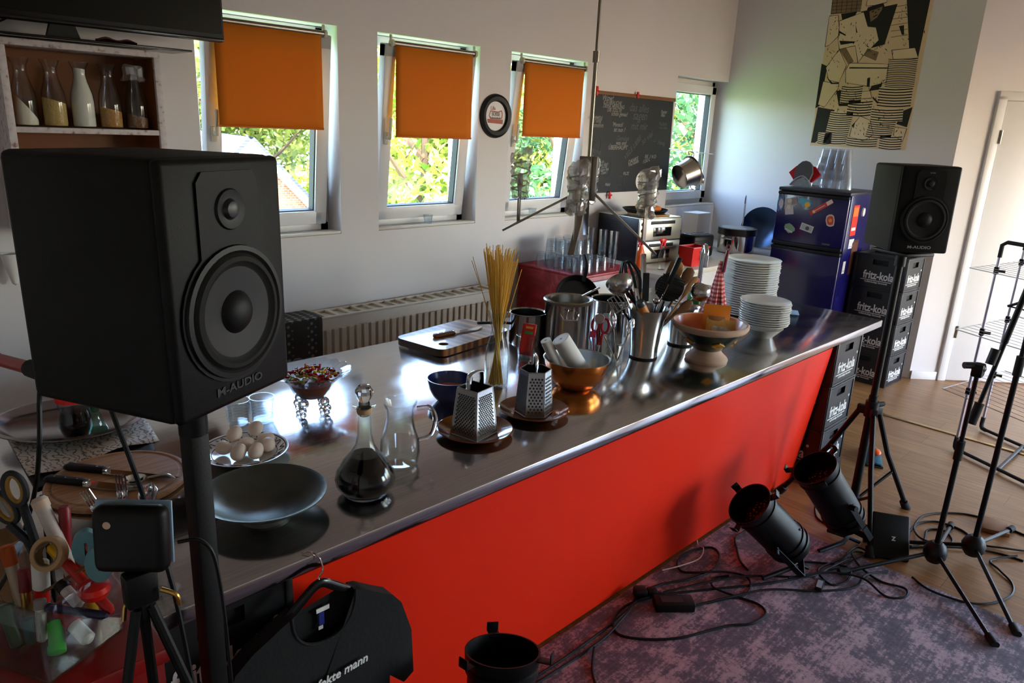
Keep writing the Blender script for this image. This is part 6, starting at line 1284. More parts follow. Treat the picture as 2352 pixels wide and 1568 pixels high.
UT('knife_sharpener', 'dark flat blade leaning left of the skimmer in the steel vase', 'blade', 0, (0.0, -0.01, 0.02), (-0.015, 0.04, 0.385), flat_tool(mat('dark_blade', (48, 52, 60), 0.3, 0.6), 0.03, 0.13))
UT('tongs', 'steel tongs upright behind the wooden handle in the vase', 'tongs', 0, (0.01, 0.0, 0.02), (-0.06, 0.01, 0.32), flat_tool(CHROME, 0.02, 0.16))
UT('potato_masher', 'steel masher with round tip beside the wooden handle in the vase', 'masher', 0, (0.02, -0.01, 0.02), (0.03, -0.03, 0.275), ladle(0.017))
# green footed bowl and its packets
GBX, GBY = 2.945, 1.628
t = thing('footed_bowl', 'terracotta footed bowl with a dark green band and a yellow diamond', 'bowl', (GBX, GBY, CT))
TER = mat('pale_terracotta', (206, 172, 148), 0.75, noise=0.1, scale=14, bump=0.08); GRN = mat('dark_green_glaze', (20, 46, 34), 0.2, noise=0.2, coat=0.4)
mb = MB(); mb.lathe([(0, 0), (0.095, 0), (0.097, 0.010), (0.092, 0.019), (0.076, 0.032), (0.064, 0.045), (0.062, 0.056), (0.0, 0.056)], 52); mb.build('foot', TER, t)
mb = MB(); mb.lathe([(0.060, 0.053), (0.070, 0.060), (0.108, 0.094), (0.140, 0.130), (0.153, 0.148)], 56); gb = mb.build('green_band', GRN, t)
mb = MB(); mb.lathe([(0.151, 0.147), (0.163, 0.152), (0.172, 0.164), (0.173, 0.178), (0.166, 0.183), (0.160, 0.178)], 56); mb.build('rim', TER, t)
mb = MB(); mb.lathe([(0.161, 0.179), (0.152, 0.158), (0.120, 0.112), (0.07, 0.074), (0, 0.068)], 48); mb.build('inside', mat('orange_glaze', (186, 96, 34), 0.25, noise=0.12, coat=0.3), t)
YD = mat('yellow_diamond', (206, 150, 36), 0.4, noise=0.1); RD = mat('orange_lozenge', (206, 104, 30), 0.4)
for k in range(5):
    a = math.radians(-128 + 72 * k); r0, z0 = 0.113, 0.099; nrm = Vector((math.cos(a) * 0.74, math.sin(a) * 0.74, -0.67)); c = Vector((math.cos(a) * r0, math.sin(a) * r0, z0))
    M = facing(c + nrm * 0.004, (-math.sin(a), math.cos(a), 0), (math.cos(a) * 0.67, math.sin(a) * 0.67, 0.74))
    mb = MB(); mb.X = M; mb.prism([(-0.031, 0), (0, -0.022), (0.031, 0), (0, 0.022)], -0.006, 0.001); mb.m = 1; mb.prism([(-0.012, 0), (0, -0.008), (0.012, 0), (0, 0.008)], 0.0011, 0.002); mb.build('diamond', [YD, RD], gb)
def packet(lab, loc, rot, w, h, th, c0, c1, glassy=False):
    t = thing('food_packet', lab, 'packet', loc, rot=rot, group='packets in the footed bowl')
    mb = MB(); mb.grid(lambda a, c: ((a - .5) * w, -th * math.sin(PI * a) * math.sin(PI * min(1, c * 1.1)) - 0.001, c * h), 10, 10); mb.grid(lambda a, c: ((.5 - a) * w, th * math.sin(PI * a) * math.sin(PI * min(1, c * 1.1)) + 0.001, c * h), 10, 10); mb.build('pouch', c0, t, angle=60)
    mb = MB(); mb.box((0, -0.0, h * 0.985), (w, 0.003, h * 0.05)); mb.build('sealed_edge', c0, t)
    mb = MB(); mb.grid(lambda a, c: ((a - .5) * w * 0.62, -th * math.sin(PI * (0.19 + 0.62 * a)) * math.sin(PI * min(1, (0.35 + 0.3 * c) * 1.1)) - 0.0025, (0.35 + 0.3 * c) * h), 8, 4); mb.build('print', c1, t)
    return t
packet('orange packet standing up at the back of the footed bowl', (GBX + 0.045, GBY + 0.0, CT + 0.105), (-0.15, 0.05, -0.78), 0.125, 0.145, 0.012, mat('orange_foil', (226, 130, 24), 0.35, noise=0.06), mat('brown_print', (150, 92, 50), 0.6, noise=0.5, scale=60))
packet('clear packet of yellow noodles lying in the footed bowl', (GBX + 0.015, GBY - 0.045, CT + 0.082), (-0.5, 0.12, -0.85), 0.135, 0.12, 0.028, mat('noodle_bag', (206, 160, 82), 0.25, noise=0.3, scale=40), mat('black_white_print', (206, 196, 180), 0.5, noise=0.9, scale=50))
# plate stacks
def big_plate(r):
    mb = MB(); mb.lathe([(0, 0.002), (r * 0.58, 0.002), (r * 0.6, 0), (r * 0.63, 0.0), (r * 0.72, 0.008), (r * 0.96, 0.0185), (r, 0.022), (r * 0.985, 0.0245), (r * 0.72, 0.0125), (r * 0.6, 0.007), (0, 0.0065)], 48); return mb.build('dinner_plate', CERAM)
bp = big_plate(0.157); R = random.Random(3); NB = 24
ORD = ['lowest', 'second', 'third', 'fourth', 'fifth', 'sixth', 'seventh', 'eighth', 'ninth', 'tenth', 'eleventh', 'twelfth', 'thirteenth', 'fourteenth', 'fifteenth', 'sixteenth', 'seventeenth', 'eighteenth', 'nineteenth', 'twentieth', 'twenty-first', 'twenty-second', 'twenty-third', 'topmost']
for k in range(NB):
    o = bp if k == 0 else bp.copy()
    if k: COL.objects.link(o)
    tag(o, 'large white plate in the tall stack beside the gingham towel, %s counted from below' % ORD[k] if k < NB - 1 else 'topmost large white plate of the tall stack beside the gingham towel', 'plate', 'tall stack of large plates')
    o.location = (3.935 + R.uniform(-.003, .003), 1.957 + R.uniform(-.003, .003), CT + 0.0133 * k); o.rotation_euler = (0, 0, R.uniform(0, 6))
sp_ = big_plate(0.128); BZ = CT + 0.052
for k in range(11):
    o = sp_ if k == 0 else sp_.copy()
    if k: COL.objects.link(o)
    tag(o, 'white plate in the short stack next to the footed bowl, %s' % (ORD[k] + ' counted from below' if k < 10 else 'topmost'), 'plate', 'short stack of plates')
    o.location = (3.56 + R.uniform(-.003, .003), 1.668 + R.uniform(-.003, .003), BZ + 0.0118 * k)
mb = MB(); mb.lathe([(0, 0.004), (0.05, 0.004), (0.052, 0), (0.058, 0), (0.075, 0.02), (0.105, 0.05), (0.102, 0.05), (0.07, 0.022), (0.05, 0.009), (0, 0.009)], 44); o = tag(mb.build('white_bowl', CERAM), 'white porcelain bowl under the short stack of plates', 'bowl'); o.location = (3.56, 1.668, CT)
# towel, faucet, green bottle, pink wrapper
m, n, l, b, mp = pattern('gingham_cloth', 0.95)
uvn = n.new('ShaderNodeUVMap'); ck = n.new('ShaderNodeTexChecker'); ck.inputs['Scale'].default_value = 1
mth = []
sp = n.new('ShaderNodeSeparateXYZ'); l.new(uvn.outputs[0], sp.inputs[0])
for ax in (0, 1):
    a_m = n.new('ShaderNodeMath'); a_m.operation = 'MULTIPLY'; a_m.inputs[1].default_value = 15.0; l.new(sp.outputs[ax], a_m.inputs[0])
    f_m = n.new('ShaderNodeMath'); f_m.operation = 'FRACT'; l.new(a_m.outputs[0], f_m.inputs[0])
    g_m = n.new('ShaderNodeMath'); g_m.operation = 'GREATER_THAN'; g_m.inputs[1].default_value = 0.5; l.new(f_m.outputs[0], g_m.inputs[0]); mth.append(g_m)
ad = n.new('ShaderNodeMath'); ad.operation = 'ADD'; l.new(mth[0].outputs[0], ad.inputs[0]); l.new(mth[1].outputs[0], ad.inputs[1])
hf = n.new('ShaderNodeMath'); hf.operation = 'MULTIPLY'; hf.inputs[1].default_value = 0.5; l.new(ad.outputs[0], hf.inputs[0])
r = ramp(n, [(0.0, (226, 206, 202)), (0.25, (206, 96, 96)), (0.75, (170, 28, 36))], 'CONSTANT'); l.new(hf.outputs[0], r.inputs[0]); l.new(r.outputs[0], b.inputs['Base Color'])
TWX, TWY = 3.62, 1.985
mb = MB(); NU, NV_ = 36, 16
def tw(a, c):
    an = 2 * PI * a; rad = 0.012 + 0.075 * c ** 1.2; rip = 1 + 0.28 * c * math.cos(6 * an + 1.0)
    return (rad * rip * math.cos(an), rad * rip * math.sin(an) * 0.8, 0.335 * (1 - c))
mb.grid(tw, NU, NV_); o = mb.build('gingham_towel', m, thick=0.003, angle=180)
uv = o.data.uv_layers.new(name='UVMap')
for lp in o.data.loops:
    i = lp.vertex_index; uv.data[lp.index].uv = ((i % (NU + 1)) / NU * 1.3, (i // (NU + 1)) / NV_ * 1.0)
tag(o, 'red and white gingham towel bunched up before the tall plate stack', 'towel'); o.location = (TWX, TWY, CT + 0.002); o.rotation_euler = (0.0, 0.06, 0.4)
t = thing('red_handled_brush', 'dark red handle with a loop sticking out of the gingham towel', 'brush', (TWX + 0.01, TWY - 0.01, CT + 0.001))
mb = MB(); mb.tube([(0, 0, 0), (0.004, -0.004, 0.30)], 0.005, 8); mb.tube([(0.004, -0.004, 0.28), (0.008, -0.008, 0.36), (0.012, -0.012, 0.40)], lambda q: 0.012 - 0.003 * q, 10); mb.X = RR @ Matrix.Translation((0.017, 0.413, 0)); mb.tube([(0.009 * math.cos(2 * PI * i / 16), 0.017 * math.sin(2 * PI * i / 16), 0) for i in range(16)], 0.004, 8, closed=True); mb.build('handle', mat('crimson_handle', (122, 14, 36), 0.35), t)
t = thing('tap', 'curved chrome tap behind the gingham towel', 'tap', (3.86, 2.24, CT))
mb = MB(); mb.cyl((0, 0, 0), (0, 0, 0.02), 0.028); mb.tube([(0, 0, 0), (0, 0, 0.28), (-0.006, -0.006, 0.345), (-0.03, -0.03, 0.372), (-0.052, -0.052, 0.345), (-0.056, -0.056, 0.28), (-0.056, -0.056, 0.255)], 0.015, 14, smooth=5); mb.build('spout', CHROME, t)
mb = MB(); mb.tube([(0.015, 0, 0.06), (0.06, 0.0, 0.085)], 0.007, 8); mb.build('lever', CHROME, t)
t = thing('green_bottle', 'green plastic bottle with a red cap behind the small ladle', 'bottle', (3.50, 2.05, CT))
mb = MB(); mb.lathe([(0, 0), (0.036, 0), (0.040, 0.01), (0.040, 0.13), (0.034, 0.17), (0.018, 0.205), (0.014, 0.22), (0, 0.22)], 24); mb.build('bottle', mat('green_bottle_plastic', (24, 130, 62), 0.25, noise=0.1), t)
mb = MB(); mb.cyl((0, 0, 0.219), (0, 0, 0.245), 0.0165, n=20); mb.build('cap', mat('red_cap', (176, 24, 32), 0.4), t)
mb = MB(); mb.lathe([(0.0405, 0.04), (0.0405, 0.11)], 24); mb.build('label_band', mat('orange_label', (220, 110, 40), 0.5), t)
mb = MB(); R = random.Random(9); mb.grid(lambda a, c: (0.06 * (a - .5) + R.uniform(-.006, .006), 0.05 * (c - .5) + R.uniform(-.006, .006), 0.012 + R.uniform(0, 0.035)), 6, 6)
o = tag(mb.build('crumpled_wrapper', mat('pink_wrapper', (214, 120, 112), 0.6, noise=0.3), thick=0.002, angle=10), 'crumpled pink wrapper behind the short plate stack', 'wrapper'); o.location = (4.13, 1.84, CT - 0.008)
mb = MB(); mb.box((0, 0, 0.004), (0.11, 0.07, 0.006), 0.002); o = tag(mb.build('blue_card', mat('pale_blue_card', (150, 190, 226), 0.5)), 'pale blue card lying beside the pink wrapper', 'card'); o.location = (4.21, 1.80, CT - .0005); o.rotation_euler = (0, 0, 0.5)

# ---------------------------------------------------------------- left end of the worktop
t = thing('serving_tray', 'large oval silver tray with a raised rim at the left end', 'tray', (0.553, 2.51, CT + 0.014), math.radians(-38))
mb = MB(); mb.lathe([(0, 0.003), (0.165, 0.003), (0.185, 0.012), (0.205, 0.028), (0.215, 0.030), (0.221, 0.027), (0.221, 0.030), (0.208, 0.033), (0.186, 0.017), (0.165, 0.007), (0, 0.007)], 64, sx=1.0, sy=0.84); mb.build('tray_body', mat('tarnished_silver', (168, 162, 166), 0.2, 1.0, noise=0.18, scale=8), t)
m, n, l, b, mp = pattern('marbled_paper', 0.7)
nz = n.new('ShaderNodeTexWave'); nz.inputs['Scale'].default_value = 16; nz.inputs['Distortion'].default_value = 14; nz.inputs['Detail'].default_value = 3; nz.inputs['Detail Scale'].default_value = 1.6; l.new(mp.outputs[0], nz.inputs[0])
r = ramp(n, [(0.0, (88, 78, 76)), (0.12, (172, 158, 148)), (0.3, (206, 196, 188)), (1, (214, 204, 196))]); l.new(nz.outputs[0], r.inputs[0]); l.new(r.outputs[0], b.inputs['Base Color'])
def sheet(lab, quad, curl, mt, z=0.0, name='marbled_sheet'):
    a, c, d, e = [Vector((*p, 0)) for p in quad]
    def fn(u, w):
        p = a.lerp(c, u).lerp(e.lerp(d, u), w); return (p.x, p.y, CT + z + curl * (1 - w) ** 2 * (0.5 + 0.5 * math.cos(2 * PI * u * 1.5)) + 0.001)
    mb = MB(); mb.grid(fn, 24, 12); return tag(mb.build(name, mt, thick=0.0012, angle=180), lab, 'sheet')
sheet('sheet of marbled paper under the silver tray, curling at its front edge', [(0.37, 2.20), (0.735, 2.255), (0.80, 2.70), (0.40, 2.74)], 0.018, m)
sheet('black sheet under the marbled paper beside the round wooden board', [(0.372, 2.135), (0.70, 2.19), (0.72, 2.28), (0.375, 2.25)], 0.004, mat('black_sheet', (14, 13, 13), 0.7), 0.0, 'black_sheet')
t = thing('cola_bottle', 'squat bottle half full of dark cola on the silver tray', 'bottle', (0.545, 2.40, CT + 0.0215))
mb = MB(); mb.lathe([(0, 0), (0.034, 0), (0.040, 0.006), (0.047, 0.035), (0.044, 0.065), (0.040, 0.085), (0.047, 0.12), (0.046, 0.16), (0.02, 0.22), (0.014, 0.25), (0.012, 0.25), (0.018, 0.22), (0.044, 0.16), (0.045, 0.12), (0.038, 0.085), (0.042, 0.065), (0.045, 0.035), (0.038, 0.009), (0, 0.004)], 32); mb.build('bottle', GL, t)
mb = MB(); mb.lathe([(0, 0.005), (0.037, 0.009), (0.0445, 0.035), (0.0415, 0.065), (0.0378, 0.085), (0.0, 0.086)], 32); mb.build('cola', mat('cola', (8, 5, 5), 0.1, spec=0.2), t)
mb = MB(); mb.lathe([(0.0475, 0.118), (0.0475, 0.158)], 32); mb.build('red_label', REDP, t)
t = thing('mint_glass_stem', 'pale green glass with a flared foot standing behind the cola bottle', 'glass', (0.605, 2.415, CT + 0.0215))
mb = MB(); mb.lathe([(0, 0), (0.033, 0), (0.033, 0.003), (0.018, 0.035), (0.0125, 0.06), (0.015, 0.10), (0.013, 0.10), (0.0105, 0.06), (0, 0.055)], 28); mb.build('glass_body', MINT, t)
# round wooden board with two knives
m, n, l, b, mp = pattern('round_beech_board', 0.5)
mp.inputs['Scale'].default_value = (1, 9, 1); mp.inputs['Rotation'].default_value = (0, 0, 0.7); nz = n.new('ShaderNodeTexNoise'); nz.inputs['Scale'].default_value = 9; nz.inputs['Detail'].default_value = 5; l.new(mp.outputs[0], nz.inputs[0])
r = ramp(n, [(0.3, (150, 104, 70)), (0.7, (190, 142, 102))]); l.new(nz.outputs[0], r.inputs[0]); l.new(r.outputs[0], b.inputs['Base Color'])
mb = MB(); mb.lathe([(0, 0.001), (0.172, 0.001), (0.178, 0.006), (0.178, 0.015), (0.173, 0.019), (0.166, 0.019), (0.163, 0.016), (0.157, 0.016), (0.154, 0.019), (0, 0.019)], 64)
o = tag(mb.build('round_board', m), 'round wooden board with a groove carrying two knives', 'cutting board'); o.location = (0.548, 2.043, CT)
knife('bread_knife', 'long serrated bread knife with a black riveted handle on the round board', (0.530, 2.088, CT + 0.0193), math.radians(-52), 0.215, 0.115, 0.026, BLACK, True)
knife('carving_knife', 'wide black-handled knife in front of the bread knife on the round board', (0.468, 2.045, CT + 0.0193), math.radians(-52), 0.17, 0.11, 0.034, BLACK)
# ---------------------------------------------------------------- red cart with the box of stationery, tripod box, cutlery glasses
m, n, l, b, mp = pattern('red_lacquer_cart', 0.25, coat=0.3)
nz = n.new('ShaderNodeTexNoise'); nz.inputs['Scale'].default_value = 7; l.new(mp.outputs[0], nz.inputs[0]); r = ramp(n, [(0.3, (112, 10, 10)), (0.7, (150, 22, 18))]); l.new(nz.outputs[0], r.inputs[0]); l.new(r.outputs[0], b.inputs['Base Color'])
RC = 0.985
t = thing('red_cart', 'dark red lacquered side table under the box of pens', 'side table', (0.172, 1.34, 0))
mb = MB(); mb.box((0, 0, RC - 0.015), (0.39, 0.33, 0.03), 0.006); mb.build('table_top', m, t)
mb = MB(); mb.box((0, -0.065, 0.485), (0.37, 0.19, 0.97), 0.004); mb.build('body', m, t)
# acrylic box
BX, BY, BA = 0.208, 1.346, math.radians(26)
BM = Matrix.Translation((BX, BY, RC)) @ Matrix.Rotation(BA, 4, 'Z')
t = thing('acrylic_box', 'clear acrylic box crammed with pens, scissors and tape', 'box', (BX, BY, RC + 0.0005), BA)
W2, D2, H2, th = 0.155, 0.225, 0.135, 0.006
mb = MB(); mb.box((0, 0, th / 2), (W2, D2, th))
for sx in (-1, 1): mb.box((sx * (W2 - th) / 2, 0, H2 / 2), (th, D2, H2), 0.001)
for sy in (-1, 1): mb.box((0, sy * (D2 - th) / 2, H2 / 2), (W2, th, H2), 0.001)
mb.build('box_shell', ACR, t)
STAT = 'stationery in the acrylic box'
def sloc(x, y, z): return Vector((x, y, z))
def pen(name, lab, cat, a, c, r, mt, cap=None, capf=0.25):
    a, c = sloc(*a), sloc(*c); L = (c - a).length
    o = thing(name, lab, cat, a, group=STAT); o.rotation_mode = 'QUATERNION'; o.rotation_quaternion = Vector((0, 0, 1)).rotation_difference(c - a)
    mb = MB(); mb.lathe([(0, 0), (r * 0.5, 0.0), (r, L * 0.06), (r, L * (1 - capf)), (0, L * (1 - capf))], 14); mb.build('barrel', mt, o)
    mb = MB(); mb.lathe([(0, L * (1 - capf)), (r * 1.15, L * (1 - capf)), (r * 1.15, L * 0.97), (r * 0.8, L), (0, L)], 14); mb.build('cap', cap or mt, o); return o
MAR = mat('maroon_stick', (120, 14, 26), 0.4)
pen('glue_stick', 'white glue stick with a pale cap standing high in the pen box', 'glue stick', (0.278, 1.372, 1.06), (0.250, 1.432, 1.215), 0.0125, mat('glue_label', (196, 184, 178), 0.5, noise=0.15, scale=60), mat('pale_cap', (206, 182, 160), 0.5), 0.12)
pen('marker_pen', 'white marker with a red label lying at the front of the pen box', 'marker', (0.263, 1.255, 1.006), (0.238, 1.335, 1.036), 0.0125, WHITE, mat('red_label_print', (176, 20, 24), 0.5, noise=0.5, scale=50), 0.5)
pen('ballpoint_pen', 'dark blue ballpoint lying across the front of the pen box', 'pen', (0.286, 1.226, 1.062), (0.212, 1.355, 1.047), 0.0075, mat('navy_pen', (34, 36, 76), 0.35), mat('silver_cap', (120, 120, 130), 0.3, 0.7), 0.16)
pen('pen_cap', 'bright green marker cap at the bottom of the pen box', 'cap', (0.228, 1.318, 1.03), (0.215, 1.272, 0.995), 0.0125, GREENP, GREENP)
pen('marker_pen', 'short red marker with a white cap in the middle of the pen box', 'marker', (0.222, 1.375, 1.03), (0.227, 1.366, 1.125), 0.0125, REDP, WHITE, 0.55)
pen('marker_pen', 'white marker body standing below the navy pen', 'marker', (0.204, 1.32, 0.996), (0.215, 1.347, 1.065), 0.009, WHITE, mat('grey_cap2', (150, 140, 140), 0.5))
pen('felt_pen', 'long red pen with a yellow end slanting to the right corner of the pen box', 'pen', (0.297, 1.232, 1.06), (0.247, 1.372, 1.145), 0.009, mat('red_pen', (176, 24, 18), 0.4), YELLOW, 0.16)
pen('paint_brush', 'orange-tipped brush at the left of the pen box', 'brush', (0.203, 1.44, 1.0), (0.196, 1.470, 1.12), 0.011, mat('pale_ferrule', (190, 170, 150), 0.4, 0.3), mat('orange_bristle', (196, 92, 40), 0.8), 0.3)
pen('highlighter', 'yellow and orange pen upright behind the teal reels', 'pen', (0.290, 1.330, 1.0), (0.283, 1.335, 1.145), 0.010, YELLOW, ORANGEP, 0.3)
pen('fineliner', 'thin dark pen rising above the box next to the scissors', 'pen', (0.25, 1.42, 1.0), (0.262, 1.46, 1.205), 0.005, BLACK, BLUEP, 0.2)
pen('red_stick', 'dark red stick standing in the box behind the glue stick', 'stick', (0.272, 1.40, 1.02), (0.284, 1.41, 1.195), 0.009, MAR, MAR)
pen('gold_stick', 'gold and dark red stick leaning at the left of the pen box', 'stick', (0.198, 1.385, 0.996), (0.208, 1.405, 1.10), 0.009, BRASS, MAR, 0.4)
pen('felt_pen', 'speckled white felt pen lying under the long red pen', 'pen', (0.262, 1.285, 1.06), (0.245, 1.335, 1.09), 0.010, mat('speckled_white', (200, 190, 190), 0.5, noise=0.2, scale=90), BLACK, 0.3)
pen('marker_pen', 'dark green marker at the far left corner of the pen box', 'marker', (0.172, 1.33, 0.996), (0.165, 1.36, 1.07), 0.012, mat('dark_green_pen', (20, 74, 34), 0.4), mat('dark_green_pen', (20, 74, 34), 0.4))
pen('pen_cap', 'teal cap lying low in the pen box beside the white marker', 'cap', (0.188, 1.325, 0.996), (0.190, 1.335, 1.045), 0.009, mat('teal_cap', (26, 88, 92), 0.4), mat('teal_cap', (26, 88, 92), 0.4))
def tape(lab, x, y, z, R, wd, mt, core, rot, inner=0.6, squash=1.0):
    p = sloc(x, y, z); t = thing('tape_roll', lab, 'tape roll', p, rot=rot, group=STAT)
    mb = MB(); mb.lathe([(R * inner, -wd / 2), (R, -wd / 2), (R, wd / 2), (R * inner, wd / 2)], 32, close=True, sx=squash); mb.build('tape', mt, t)
    mb = MB(); mb.lathe([(R * inner, -wd / 2 - .0005), (R * inner * 0.9, -wd / 2 - .0005), (R * inner * 0.9, wd / 2 + .0005), (R * inner, wd / 2 + .0005)], 32, close=True, sx=squash); mb.build('core', core, t); return t
tape('beige masking tape roll standing in the middle of the pen box', 0.240, 1.352, 1.142, 0.030, 0.018, mat('masking_tape', (176, 140, 96), 0.6), mat('card_core', (120, 96, 70), 0.8), (1.0, -0.5, -0.6), inner=0.74)
TEAL = mat('teal_plastic', (92, 134, 142), 0.4)
def correction(lab, x, y, z, rz):
    p = sloc(x, y, z); t = thing('tape_dispenser', lab, 'tape dispenser', p, rot=(0.1, 0.08, rz), group=STAT)
    mb = MB(); mb.X = facing((0, 0, 0), (1, 0, 0), (0, 0, 1)); O = [(0.022 * math.cos(2 * PI * i / 28), 0.037 * math.sin(2 * PI * i / 28)) for i in range(28)]; I = [(0.0022 * max(-1, min(1, 1.6 * math.cos(2 * PI * i / 28))), 0.013 * max(-1, min(1, 1.3 * math.sin(2 * PI * i / 28)))) for i in range(28)]
    mb.ring(O, I, -0.006, 0.006); mb.build('disc', TEAL, t, angle=60); return t
correction('teal oval reel with a slot, nearer one at the right of the pen box', 0.291, 1.246, 1.155, -0.45); correction('teal oval reel with a slot, rear one of the pair in the pen box', 0.286, 1.298, 1.162, -0.45)
t = thing('red_stopper', 'round red plastic stopper beside the teal reels', 'stopper', sloc(0.281, 1.262, 1.085), group=STAT); mb = MB(); mb.lathe([(0, 0), (0.02, 0), (0.026, 0.012), (0.024, 0.022), (0.014, 0.026), (0, 0.024)], 24); mb.build('knob', REDP, t)
t = thing('red_clip', 'bright red plastic tab sticking up behind the teal reels', 'tab', sloc(0.303, 1.318, 1.05), BA, group=STAT); mb = MB(); mb.box((0, 0, 0.065), (0.026, 0.012, 0.13), 0.003); mb.build('tab', mat('signal_red', (214, 24, 12), 0.4), t)
t = thing('wooden_stick', 'thin brown wooden stick lying across the top of the pen box', 'stick', sloc(0.222, 1.36, 1.066), group=STAT); mb = MB(); mb.tube([(0, 0, 0), (0.083, -0.09, 0.085)], 0.003, 6); mb.build('stick', DWOOD, t)
# big scissors with yellow-lined handles
t = thing('scissors', 'scissors with black and yellow handles rising from the pen box', 'scissors', sloc(0.232, 1.435, 1.0), group=STAT)
FRM = facing((0, 0, 0), (0.80, -0.6, 0), (-0.05, 0.10, 1))
for sx, xo, hh, tiltv in ((-1, -0.026, 0.195, 0.30), (1, 0.004, 0.235, -0.02)):
    M = FRM @ Matrix.Translation((xo, hh, sx * 0.004)) @ Matrix.Rotation(tiltv, 4, 'Z')
    ov = lambda a, c: [(a * math.cos(2 * PI * i / 26), c * math.sin(2 * PI * i / 26), 0) for i in range(26)]
    mb = MB(); mb.X = M; mb.tube(ov(0.018, 0.031), 0.0055, 10, closed=True); mb.X = FRM; mb.tube([(xo + 0.004, hh - 0.03, 0), (xo * 0.4 + 0.012, 0.13, 0), (0.012, 0.08, 0)], 0.008, 8); mb.build('handle_loop', mat('dark_rubber_grip', (32, 34, 40), 0.6), t)
    mb = MB(); mb.X = M; mb.tube(ov(0.0125, 0.0255), 0.0045, 8, closed=True); mb.build('yellow_lining', mat('ochre_rubber', (150, 112, 34), 0.6), t)
mb = MB(); mb.X = FRM; mb.prism([(0.003, 0.09), (0.021, 0.09), (0.014, -0.002), (0.010, -0.002)], -0.002, 0.002); mb.build('blade', CHROME, t)
# black box on a small tripod
t = thing('tripod_box', 'rounded black box with a white round sticker on a small black tripod', 'box', (0.318, 1.135, 0.0))
bz = 1.238
D = facing((0, 0.012, bz), (0.74, -0.67, 0), (0.08, 0.10, 1))
mb = MB(); mb.X = D; mb.box((0, 0.0, 0), (0.116, 0.112, 0.036), 0.016, 4); mb.build('casing', MATTE, t)
mb = MB(); mb.X = D; mb.box((-0.004, 0.003, -0.020), (0.122, 0.108, 0.006), 0.003); mb.build('pale_blue_edge', mat('pale_blue_edge', (140, 170, 196), 0.4), t)
mb = MB(); mb.X = D; mb.lathe([(0, 0.0184), (0.0062, 0.0184), (0.0055, 0.0192), (0, 0.0192)], 20, (-0.030, 0.028, 0)); mb.build('round_sticker', mat('cream_sticker', (214, 190, 164), 0.6), t)
mb = MB(); mb.box((0.0, 0.0, bz - 0.085), (0.05, 0.03, 0.06), 0.006); mb.tube([(0, 0, bz - 0.06), (0, 0, bz - 0.14)], 0.012, 10); mb.build('clamp', BLACK, t)
mb = MB(); mb.tube([(-0.01, 0.01, bz - 0.095), (-0.022, 0.015, bz - 0.12), (-0.026, 0.015, bz - 0.145)], 0.004, 8); mb.build('brass_lever', BRASS, t)
mb = MB(); mb.tube([(0.025, -0.02, bz - 0.09), (0.042, -0.035, bz - 0.10), (0.046, -0.035, bz - 0.12)], 0.004, 8, smooth=4); mb.build('brass_lever', BRASS, t)
for k, (dx, dy) in enumerate(((-0.30, -0.17), (0.26, -0.22), (0.02, 0.0))):
    mb = MB(); mb.tube([(dx * 0.04, dy * 0.04, bz - 0.12), (dx, dy, 0.012)], 0.0085, 10); mb.build('leg', MATTE, t)
mb = MB(); mb.tube([(0.055, -0.03, bz - 0.01), (0.085, -0.055, bz - 0.01), (0.100, -0.07, bz - 0.07), (0.10, -0.09, bz - 0.30), (0.09, -0.12, 0.4), (0.12, -0.16, 0.01)], 0.0032, 8, smooth=6); mb.build('power_cord', CABLE, t)
# glasses of cutlery at the front corner of the worktop
CG = 'cutlery glasses at the left end of the worktop'
t = plain_glass('tall_tumbler', 'tall glass holding a silver ladle next to the black speaker pole', 0.437, 1.475, 0.040, 0.155, flare=1.15); t['group'] = CG
t = plain_glass('tumbler', 'glass holding forks behind the black tripod box', 0.425, 1.60, 0.038, 0.12); t['group'] = CG
def cutlery(name, lab, cat, base, foot, head, kind):
    b0 = Vector(base); f = b0 + Vector(foot); h = b0 + Vector(head); z = (h - f).normalized(); aw = Vector((0.4, 0.9, 0)); y = (aw - z * aw.dot(z)).normalized(); x = y.cross(z); L = (h - f).length
    t = thing(name, lab, cat, f, rot=tuple(Matrix((x, y, z)).transposed().to_euler()), group='cutlery standing in the glasses')
    mb = MB(); mb.tube([(0, 0, 0), (0, 0, L * 0.62), (0, 0.003, L * .7)], lambda q: 0.005 - 0.002 * q, 8, flat=0.4); mb.build('handle', CHROME, t)
    mb = MB()
    if kind == 'fork':
        mb.box((0, 0.002, L * .76), (0.022, 0.003, L * .12), 0.002)
        for k in range(4): mb.tube([(-0.009 + 0.006 * k, 0.002, L * .8), (-0.009 + 0.006 * k, -0.002, L)], 0.0016, 6)
        mb.build('tines', CHROME, t)
    else: mb.lathe([(0, L * .68), (0.010, L * .72), (0.019, L * .82), (0.017, L * .93), (0, L)], 20, sy=0.25); mb.build('bowl', CHROME, t)
F = (0.425, 1.60, CT + 0.012)
cutlery('fork', 'fork standing upright, tallest in the glass behind the black box', 'fork', F, (0.005, 0, 0), (0.015, 0.02, 0.215), 'fork')
cutlery('fork', 'fork leaning left in the glass behind the black box', 'fork', F, (0.01, -0.01, 0), (-0.05, 0.05, 0.185), 'fork')
cutlery('fork', 'shorter fork beside the upright one behind the black box', 'fork', F, (-0.01, 0.0, 0), (-0.012, -0.01, 0.175), 'fork')
cutlery('spoon', 'spoon leaning right in the glass behind the black box', 'spoon', F, (-0.01, 0.01, 0), (0.07, -0.01, 0.19), 'spoon')
F = (0.437, 1.475, CT + 0.012)
cutlery('table_spoon', 'steel spoon standing in the tall glass next to the speaker pole', 'spoon', F, (0.0, 0.01, 0), (0.018, 0.02, 0.20), 'spoon')
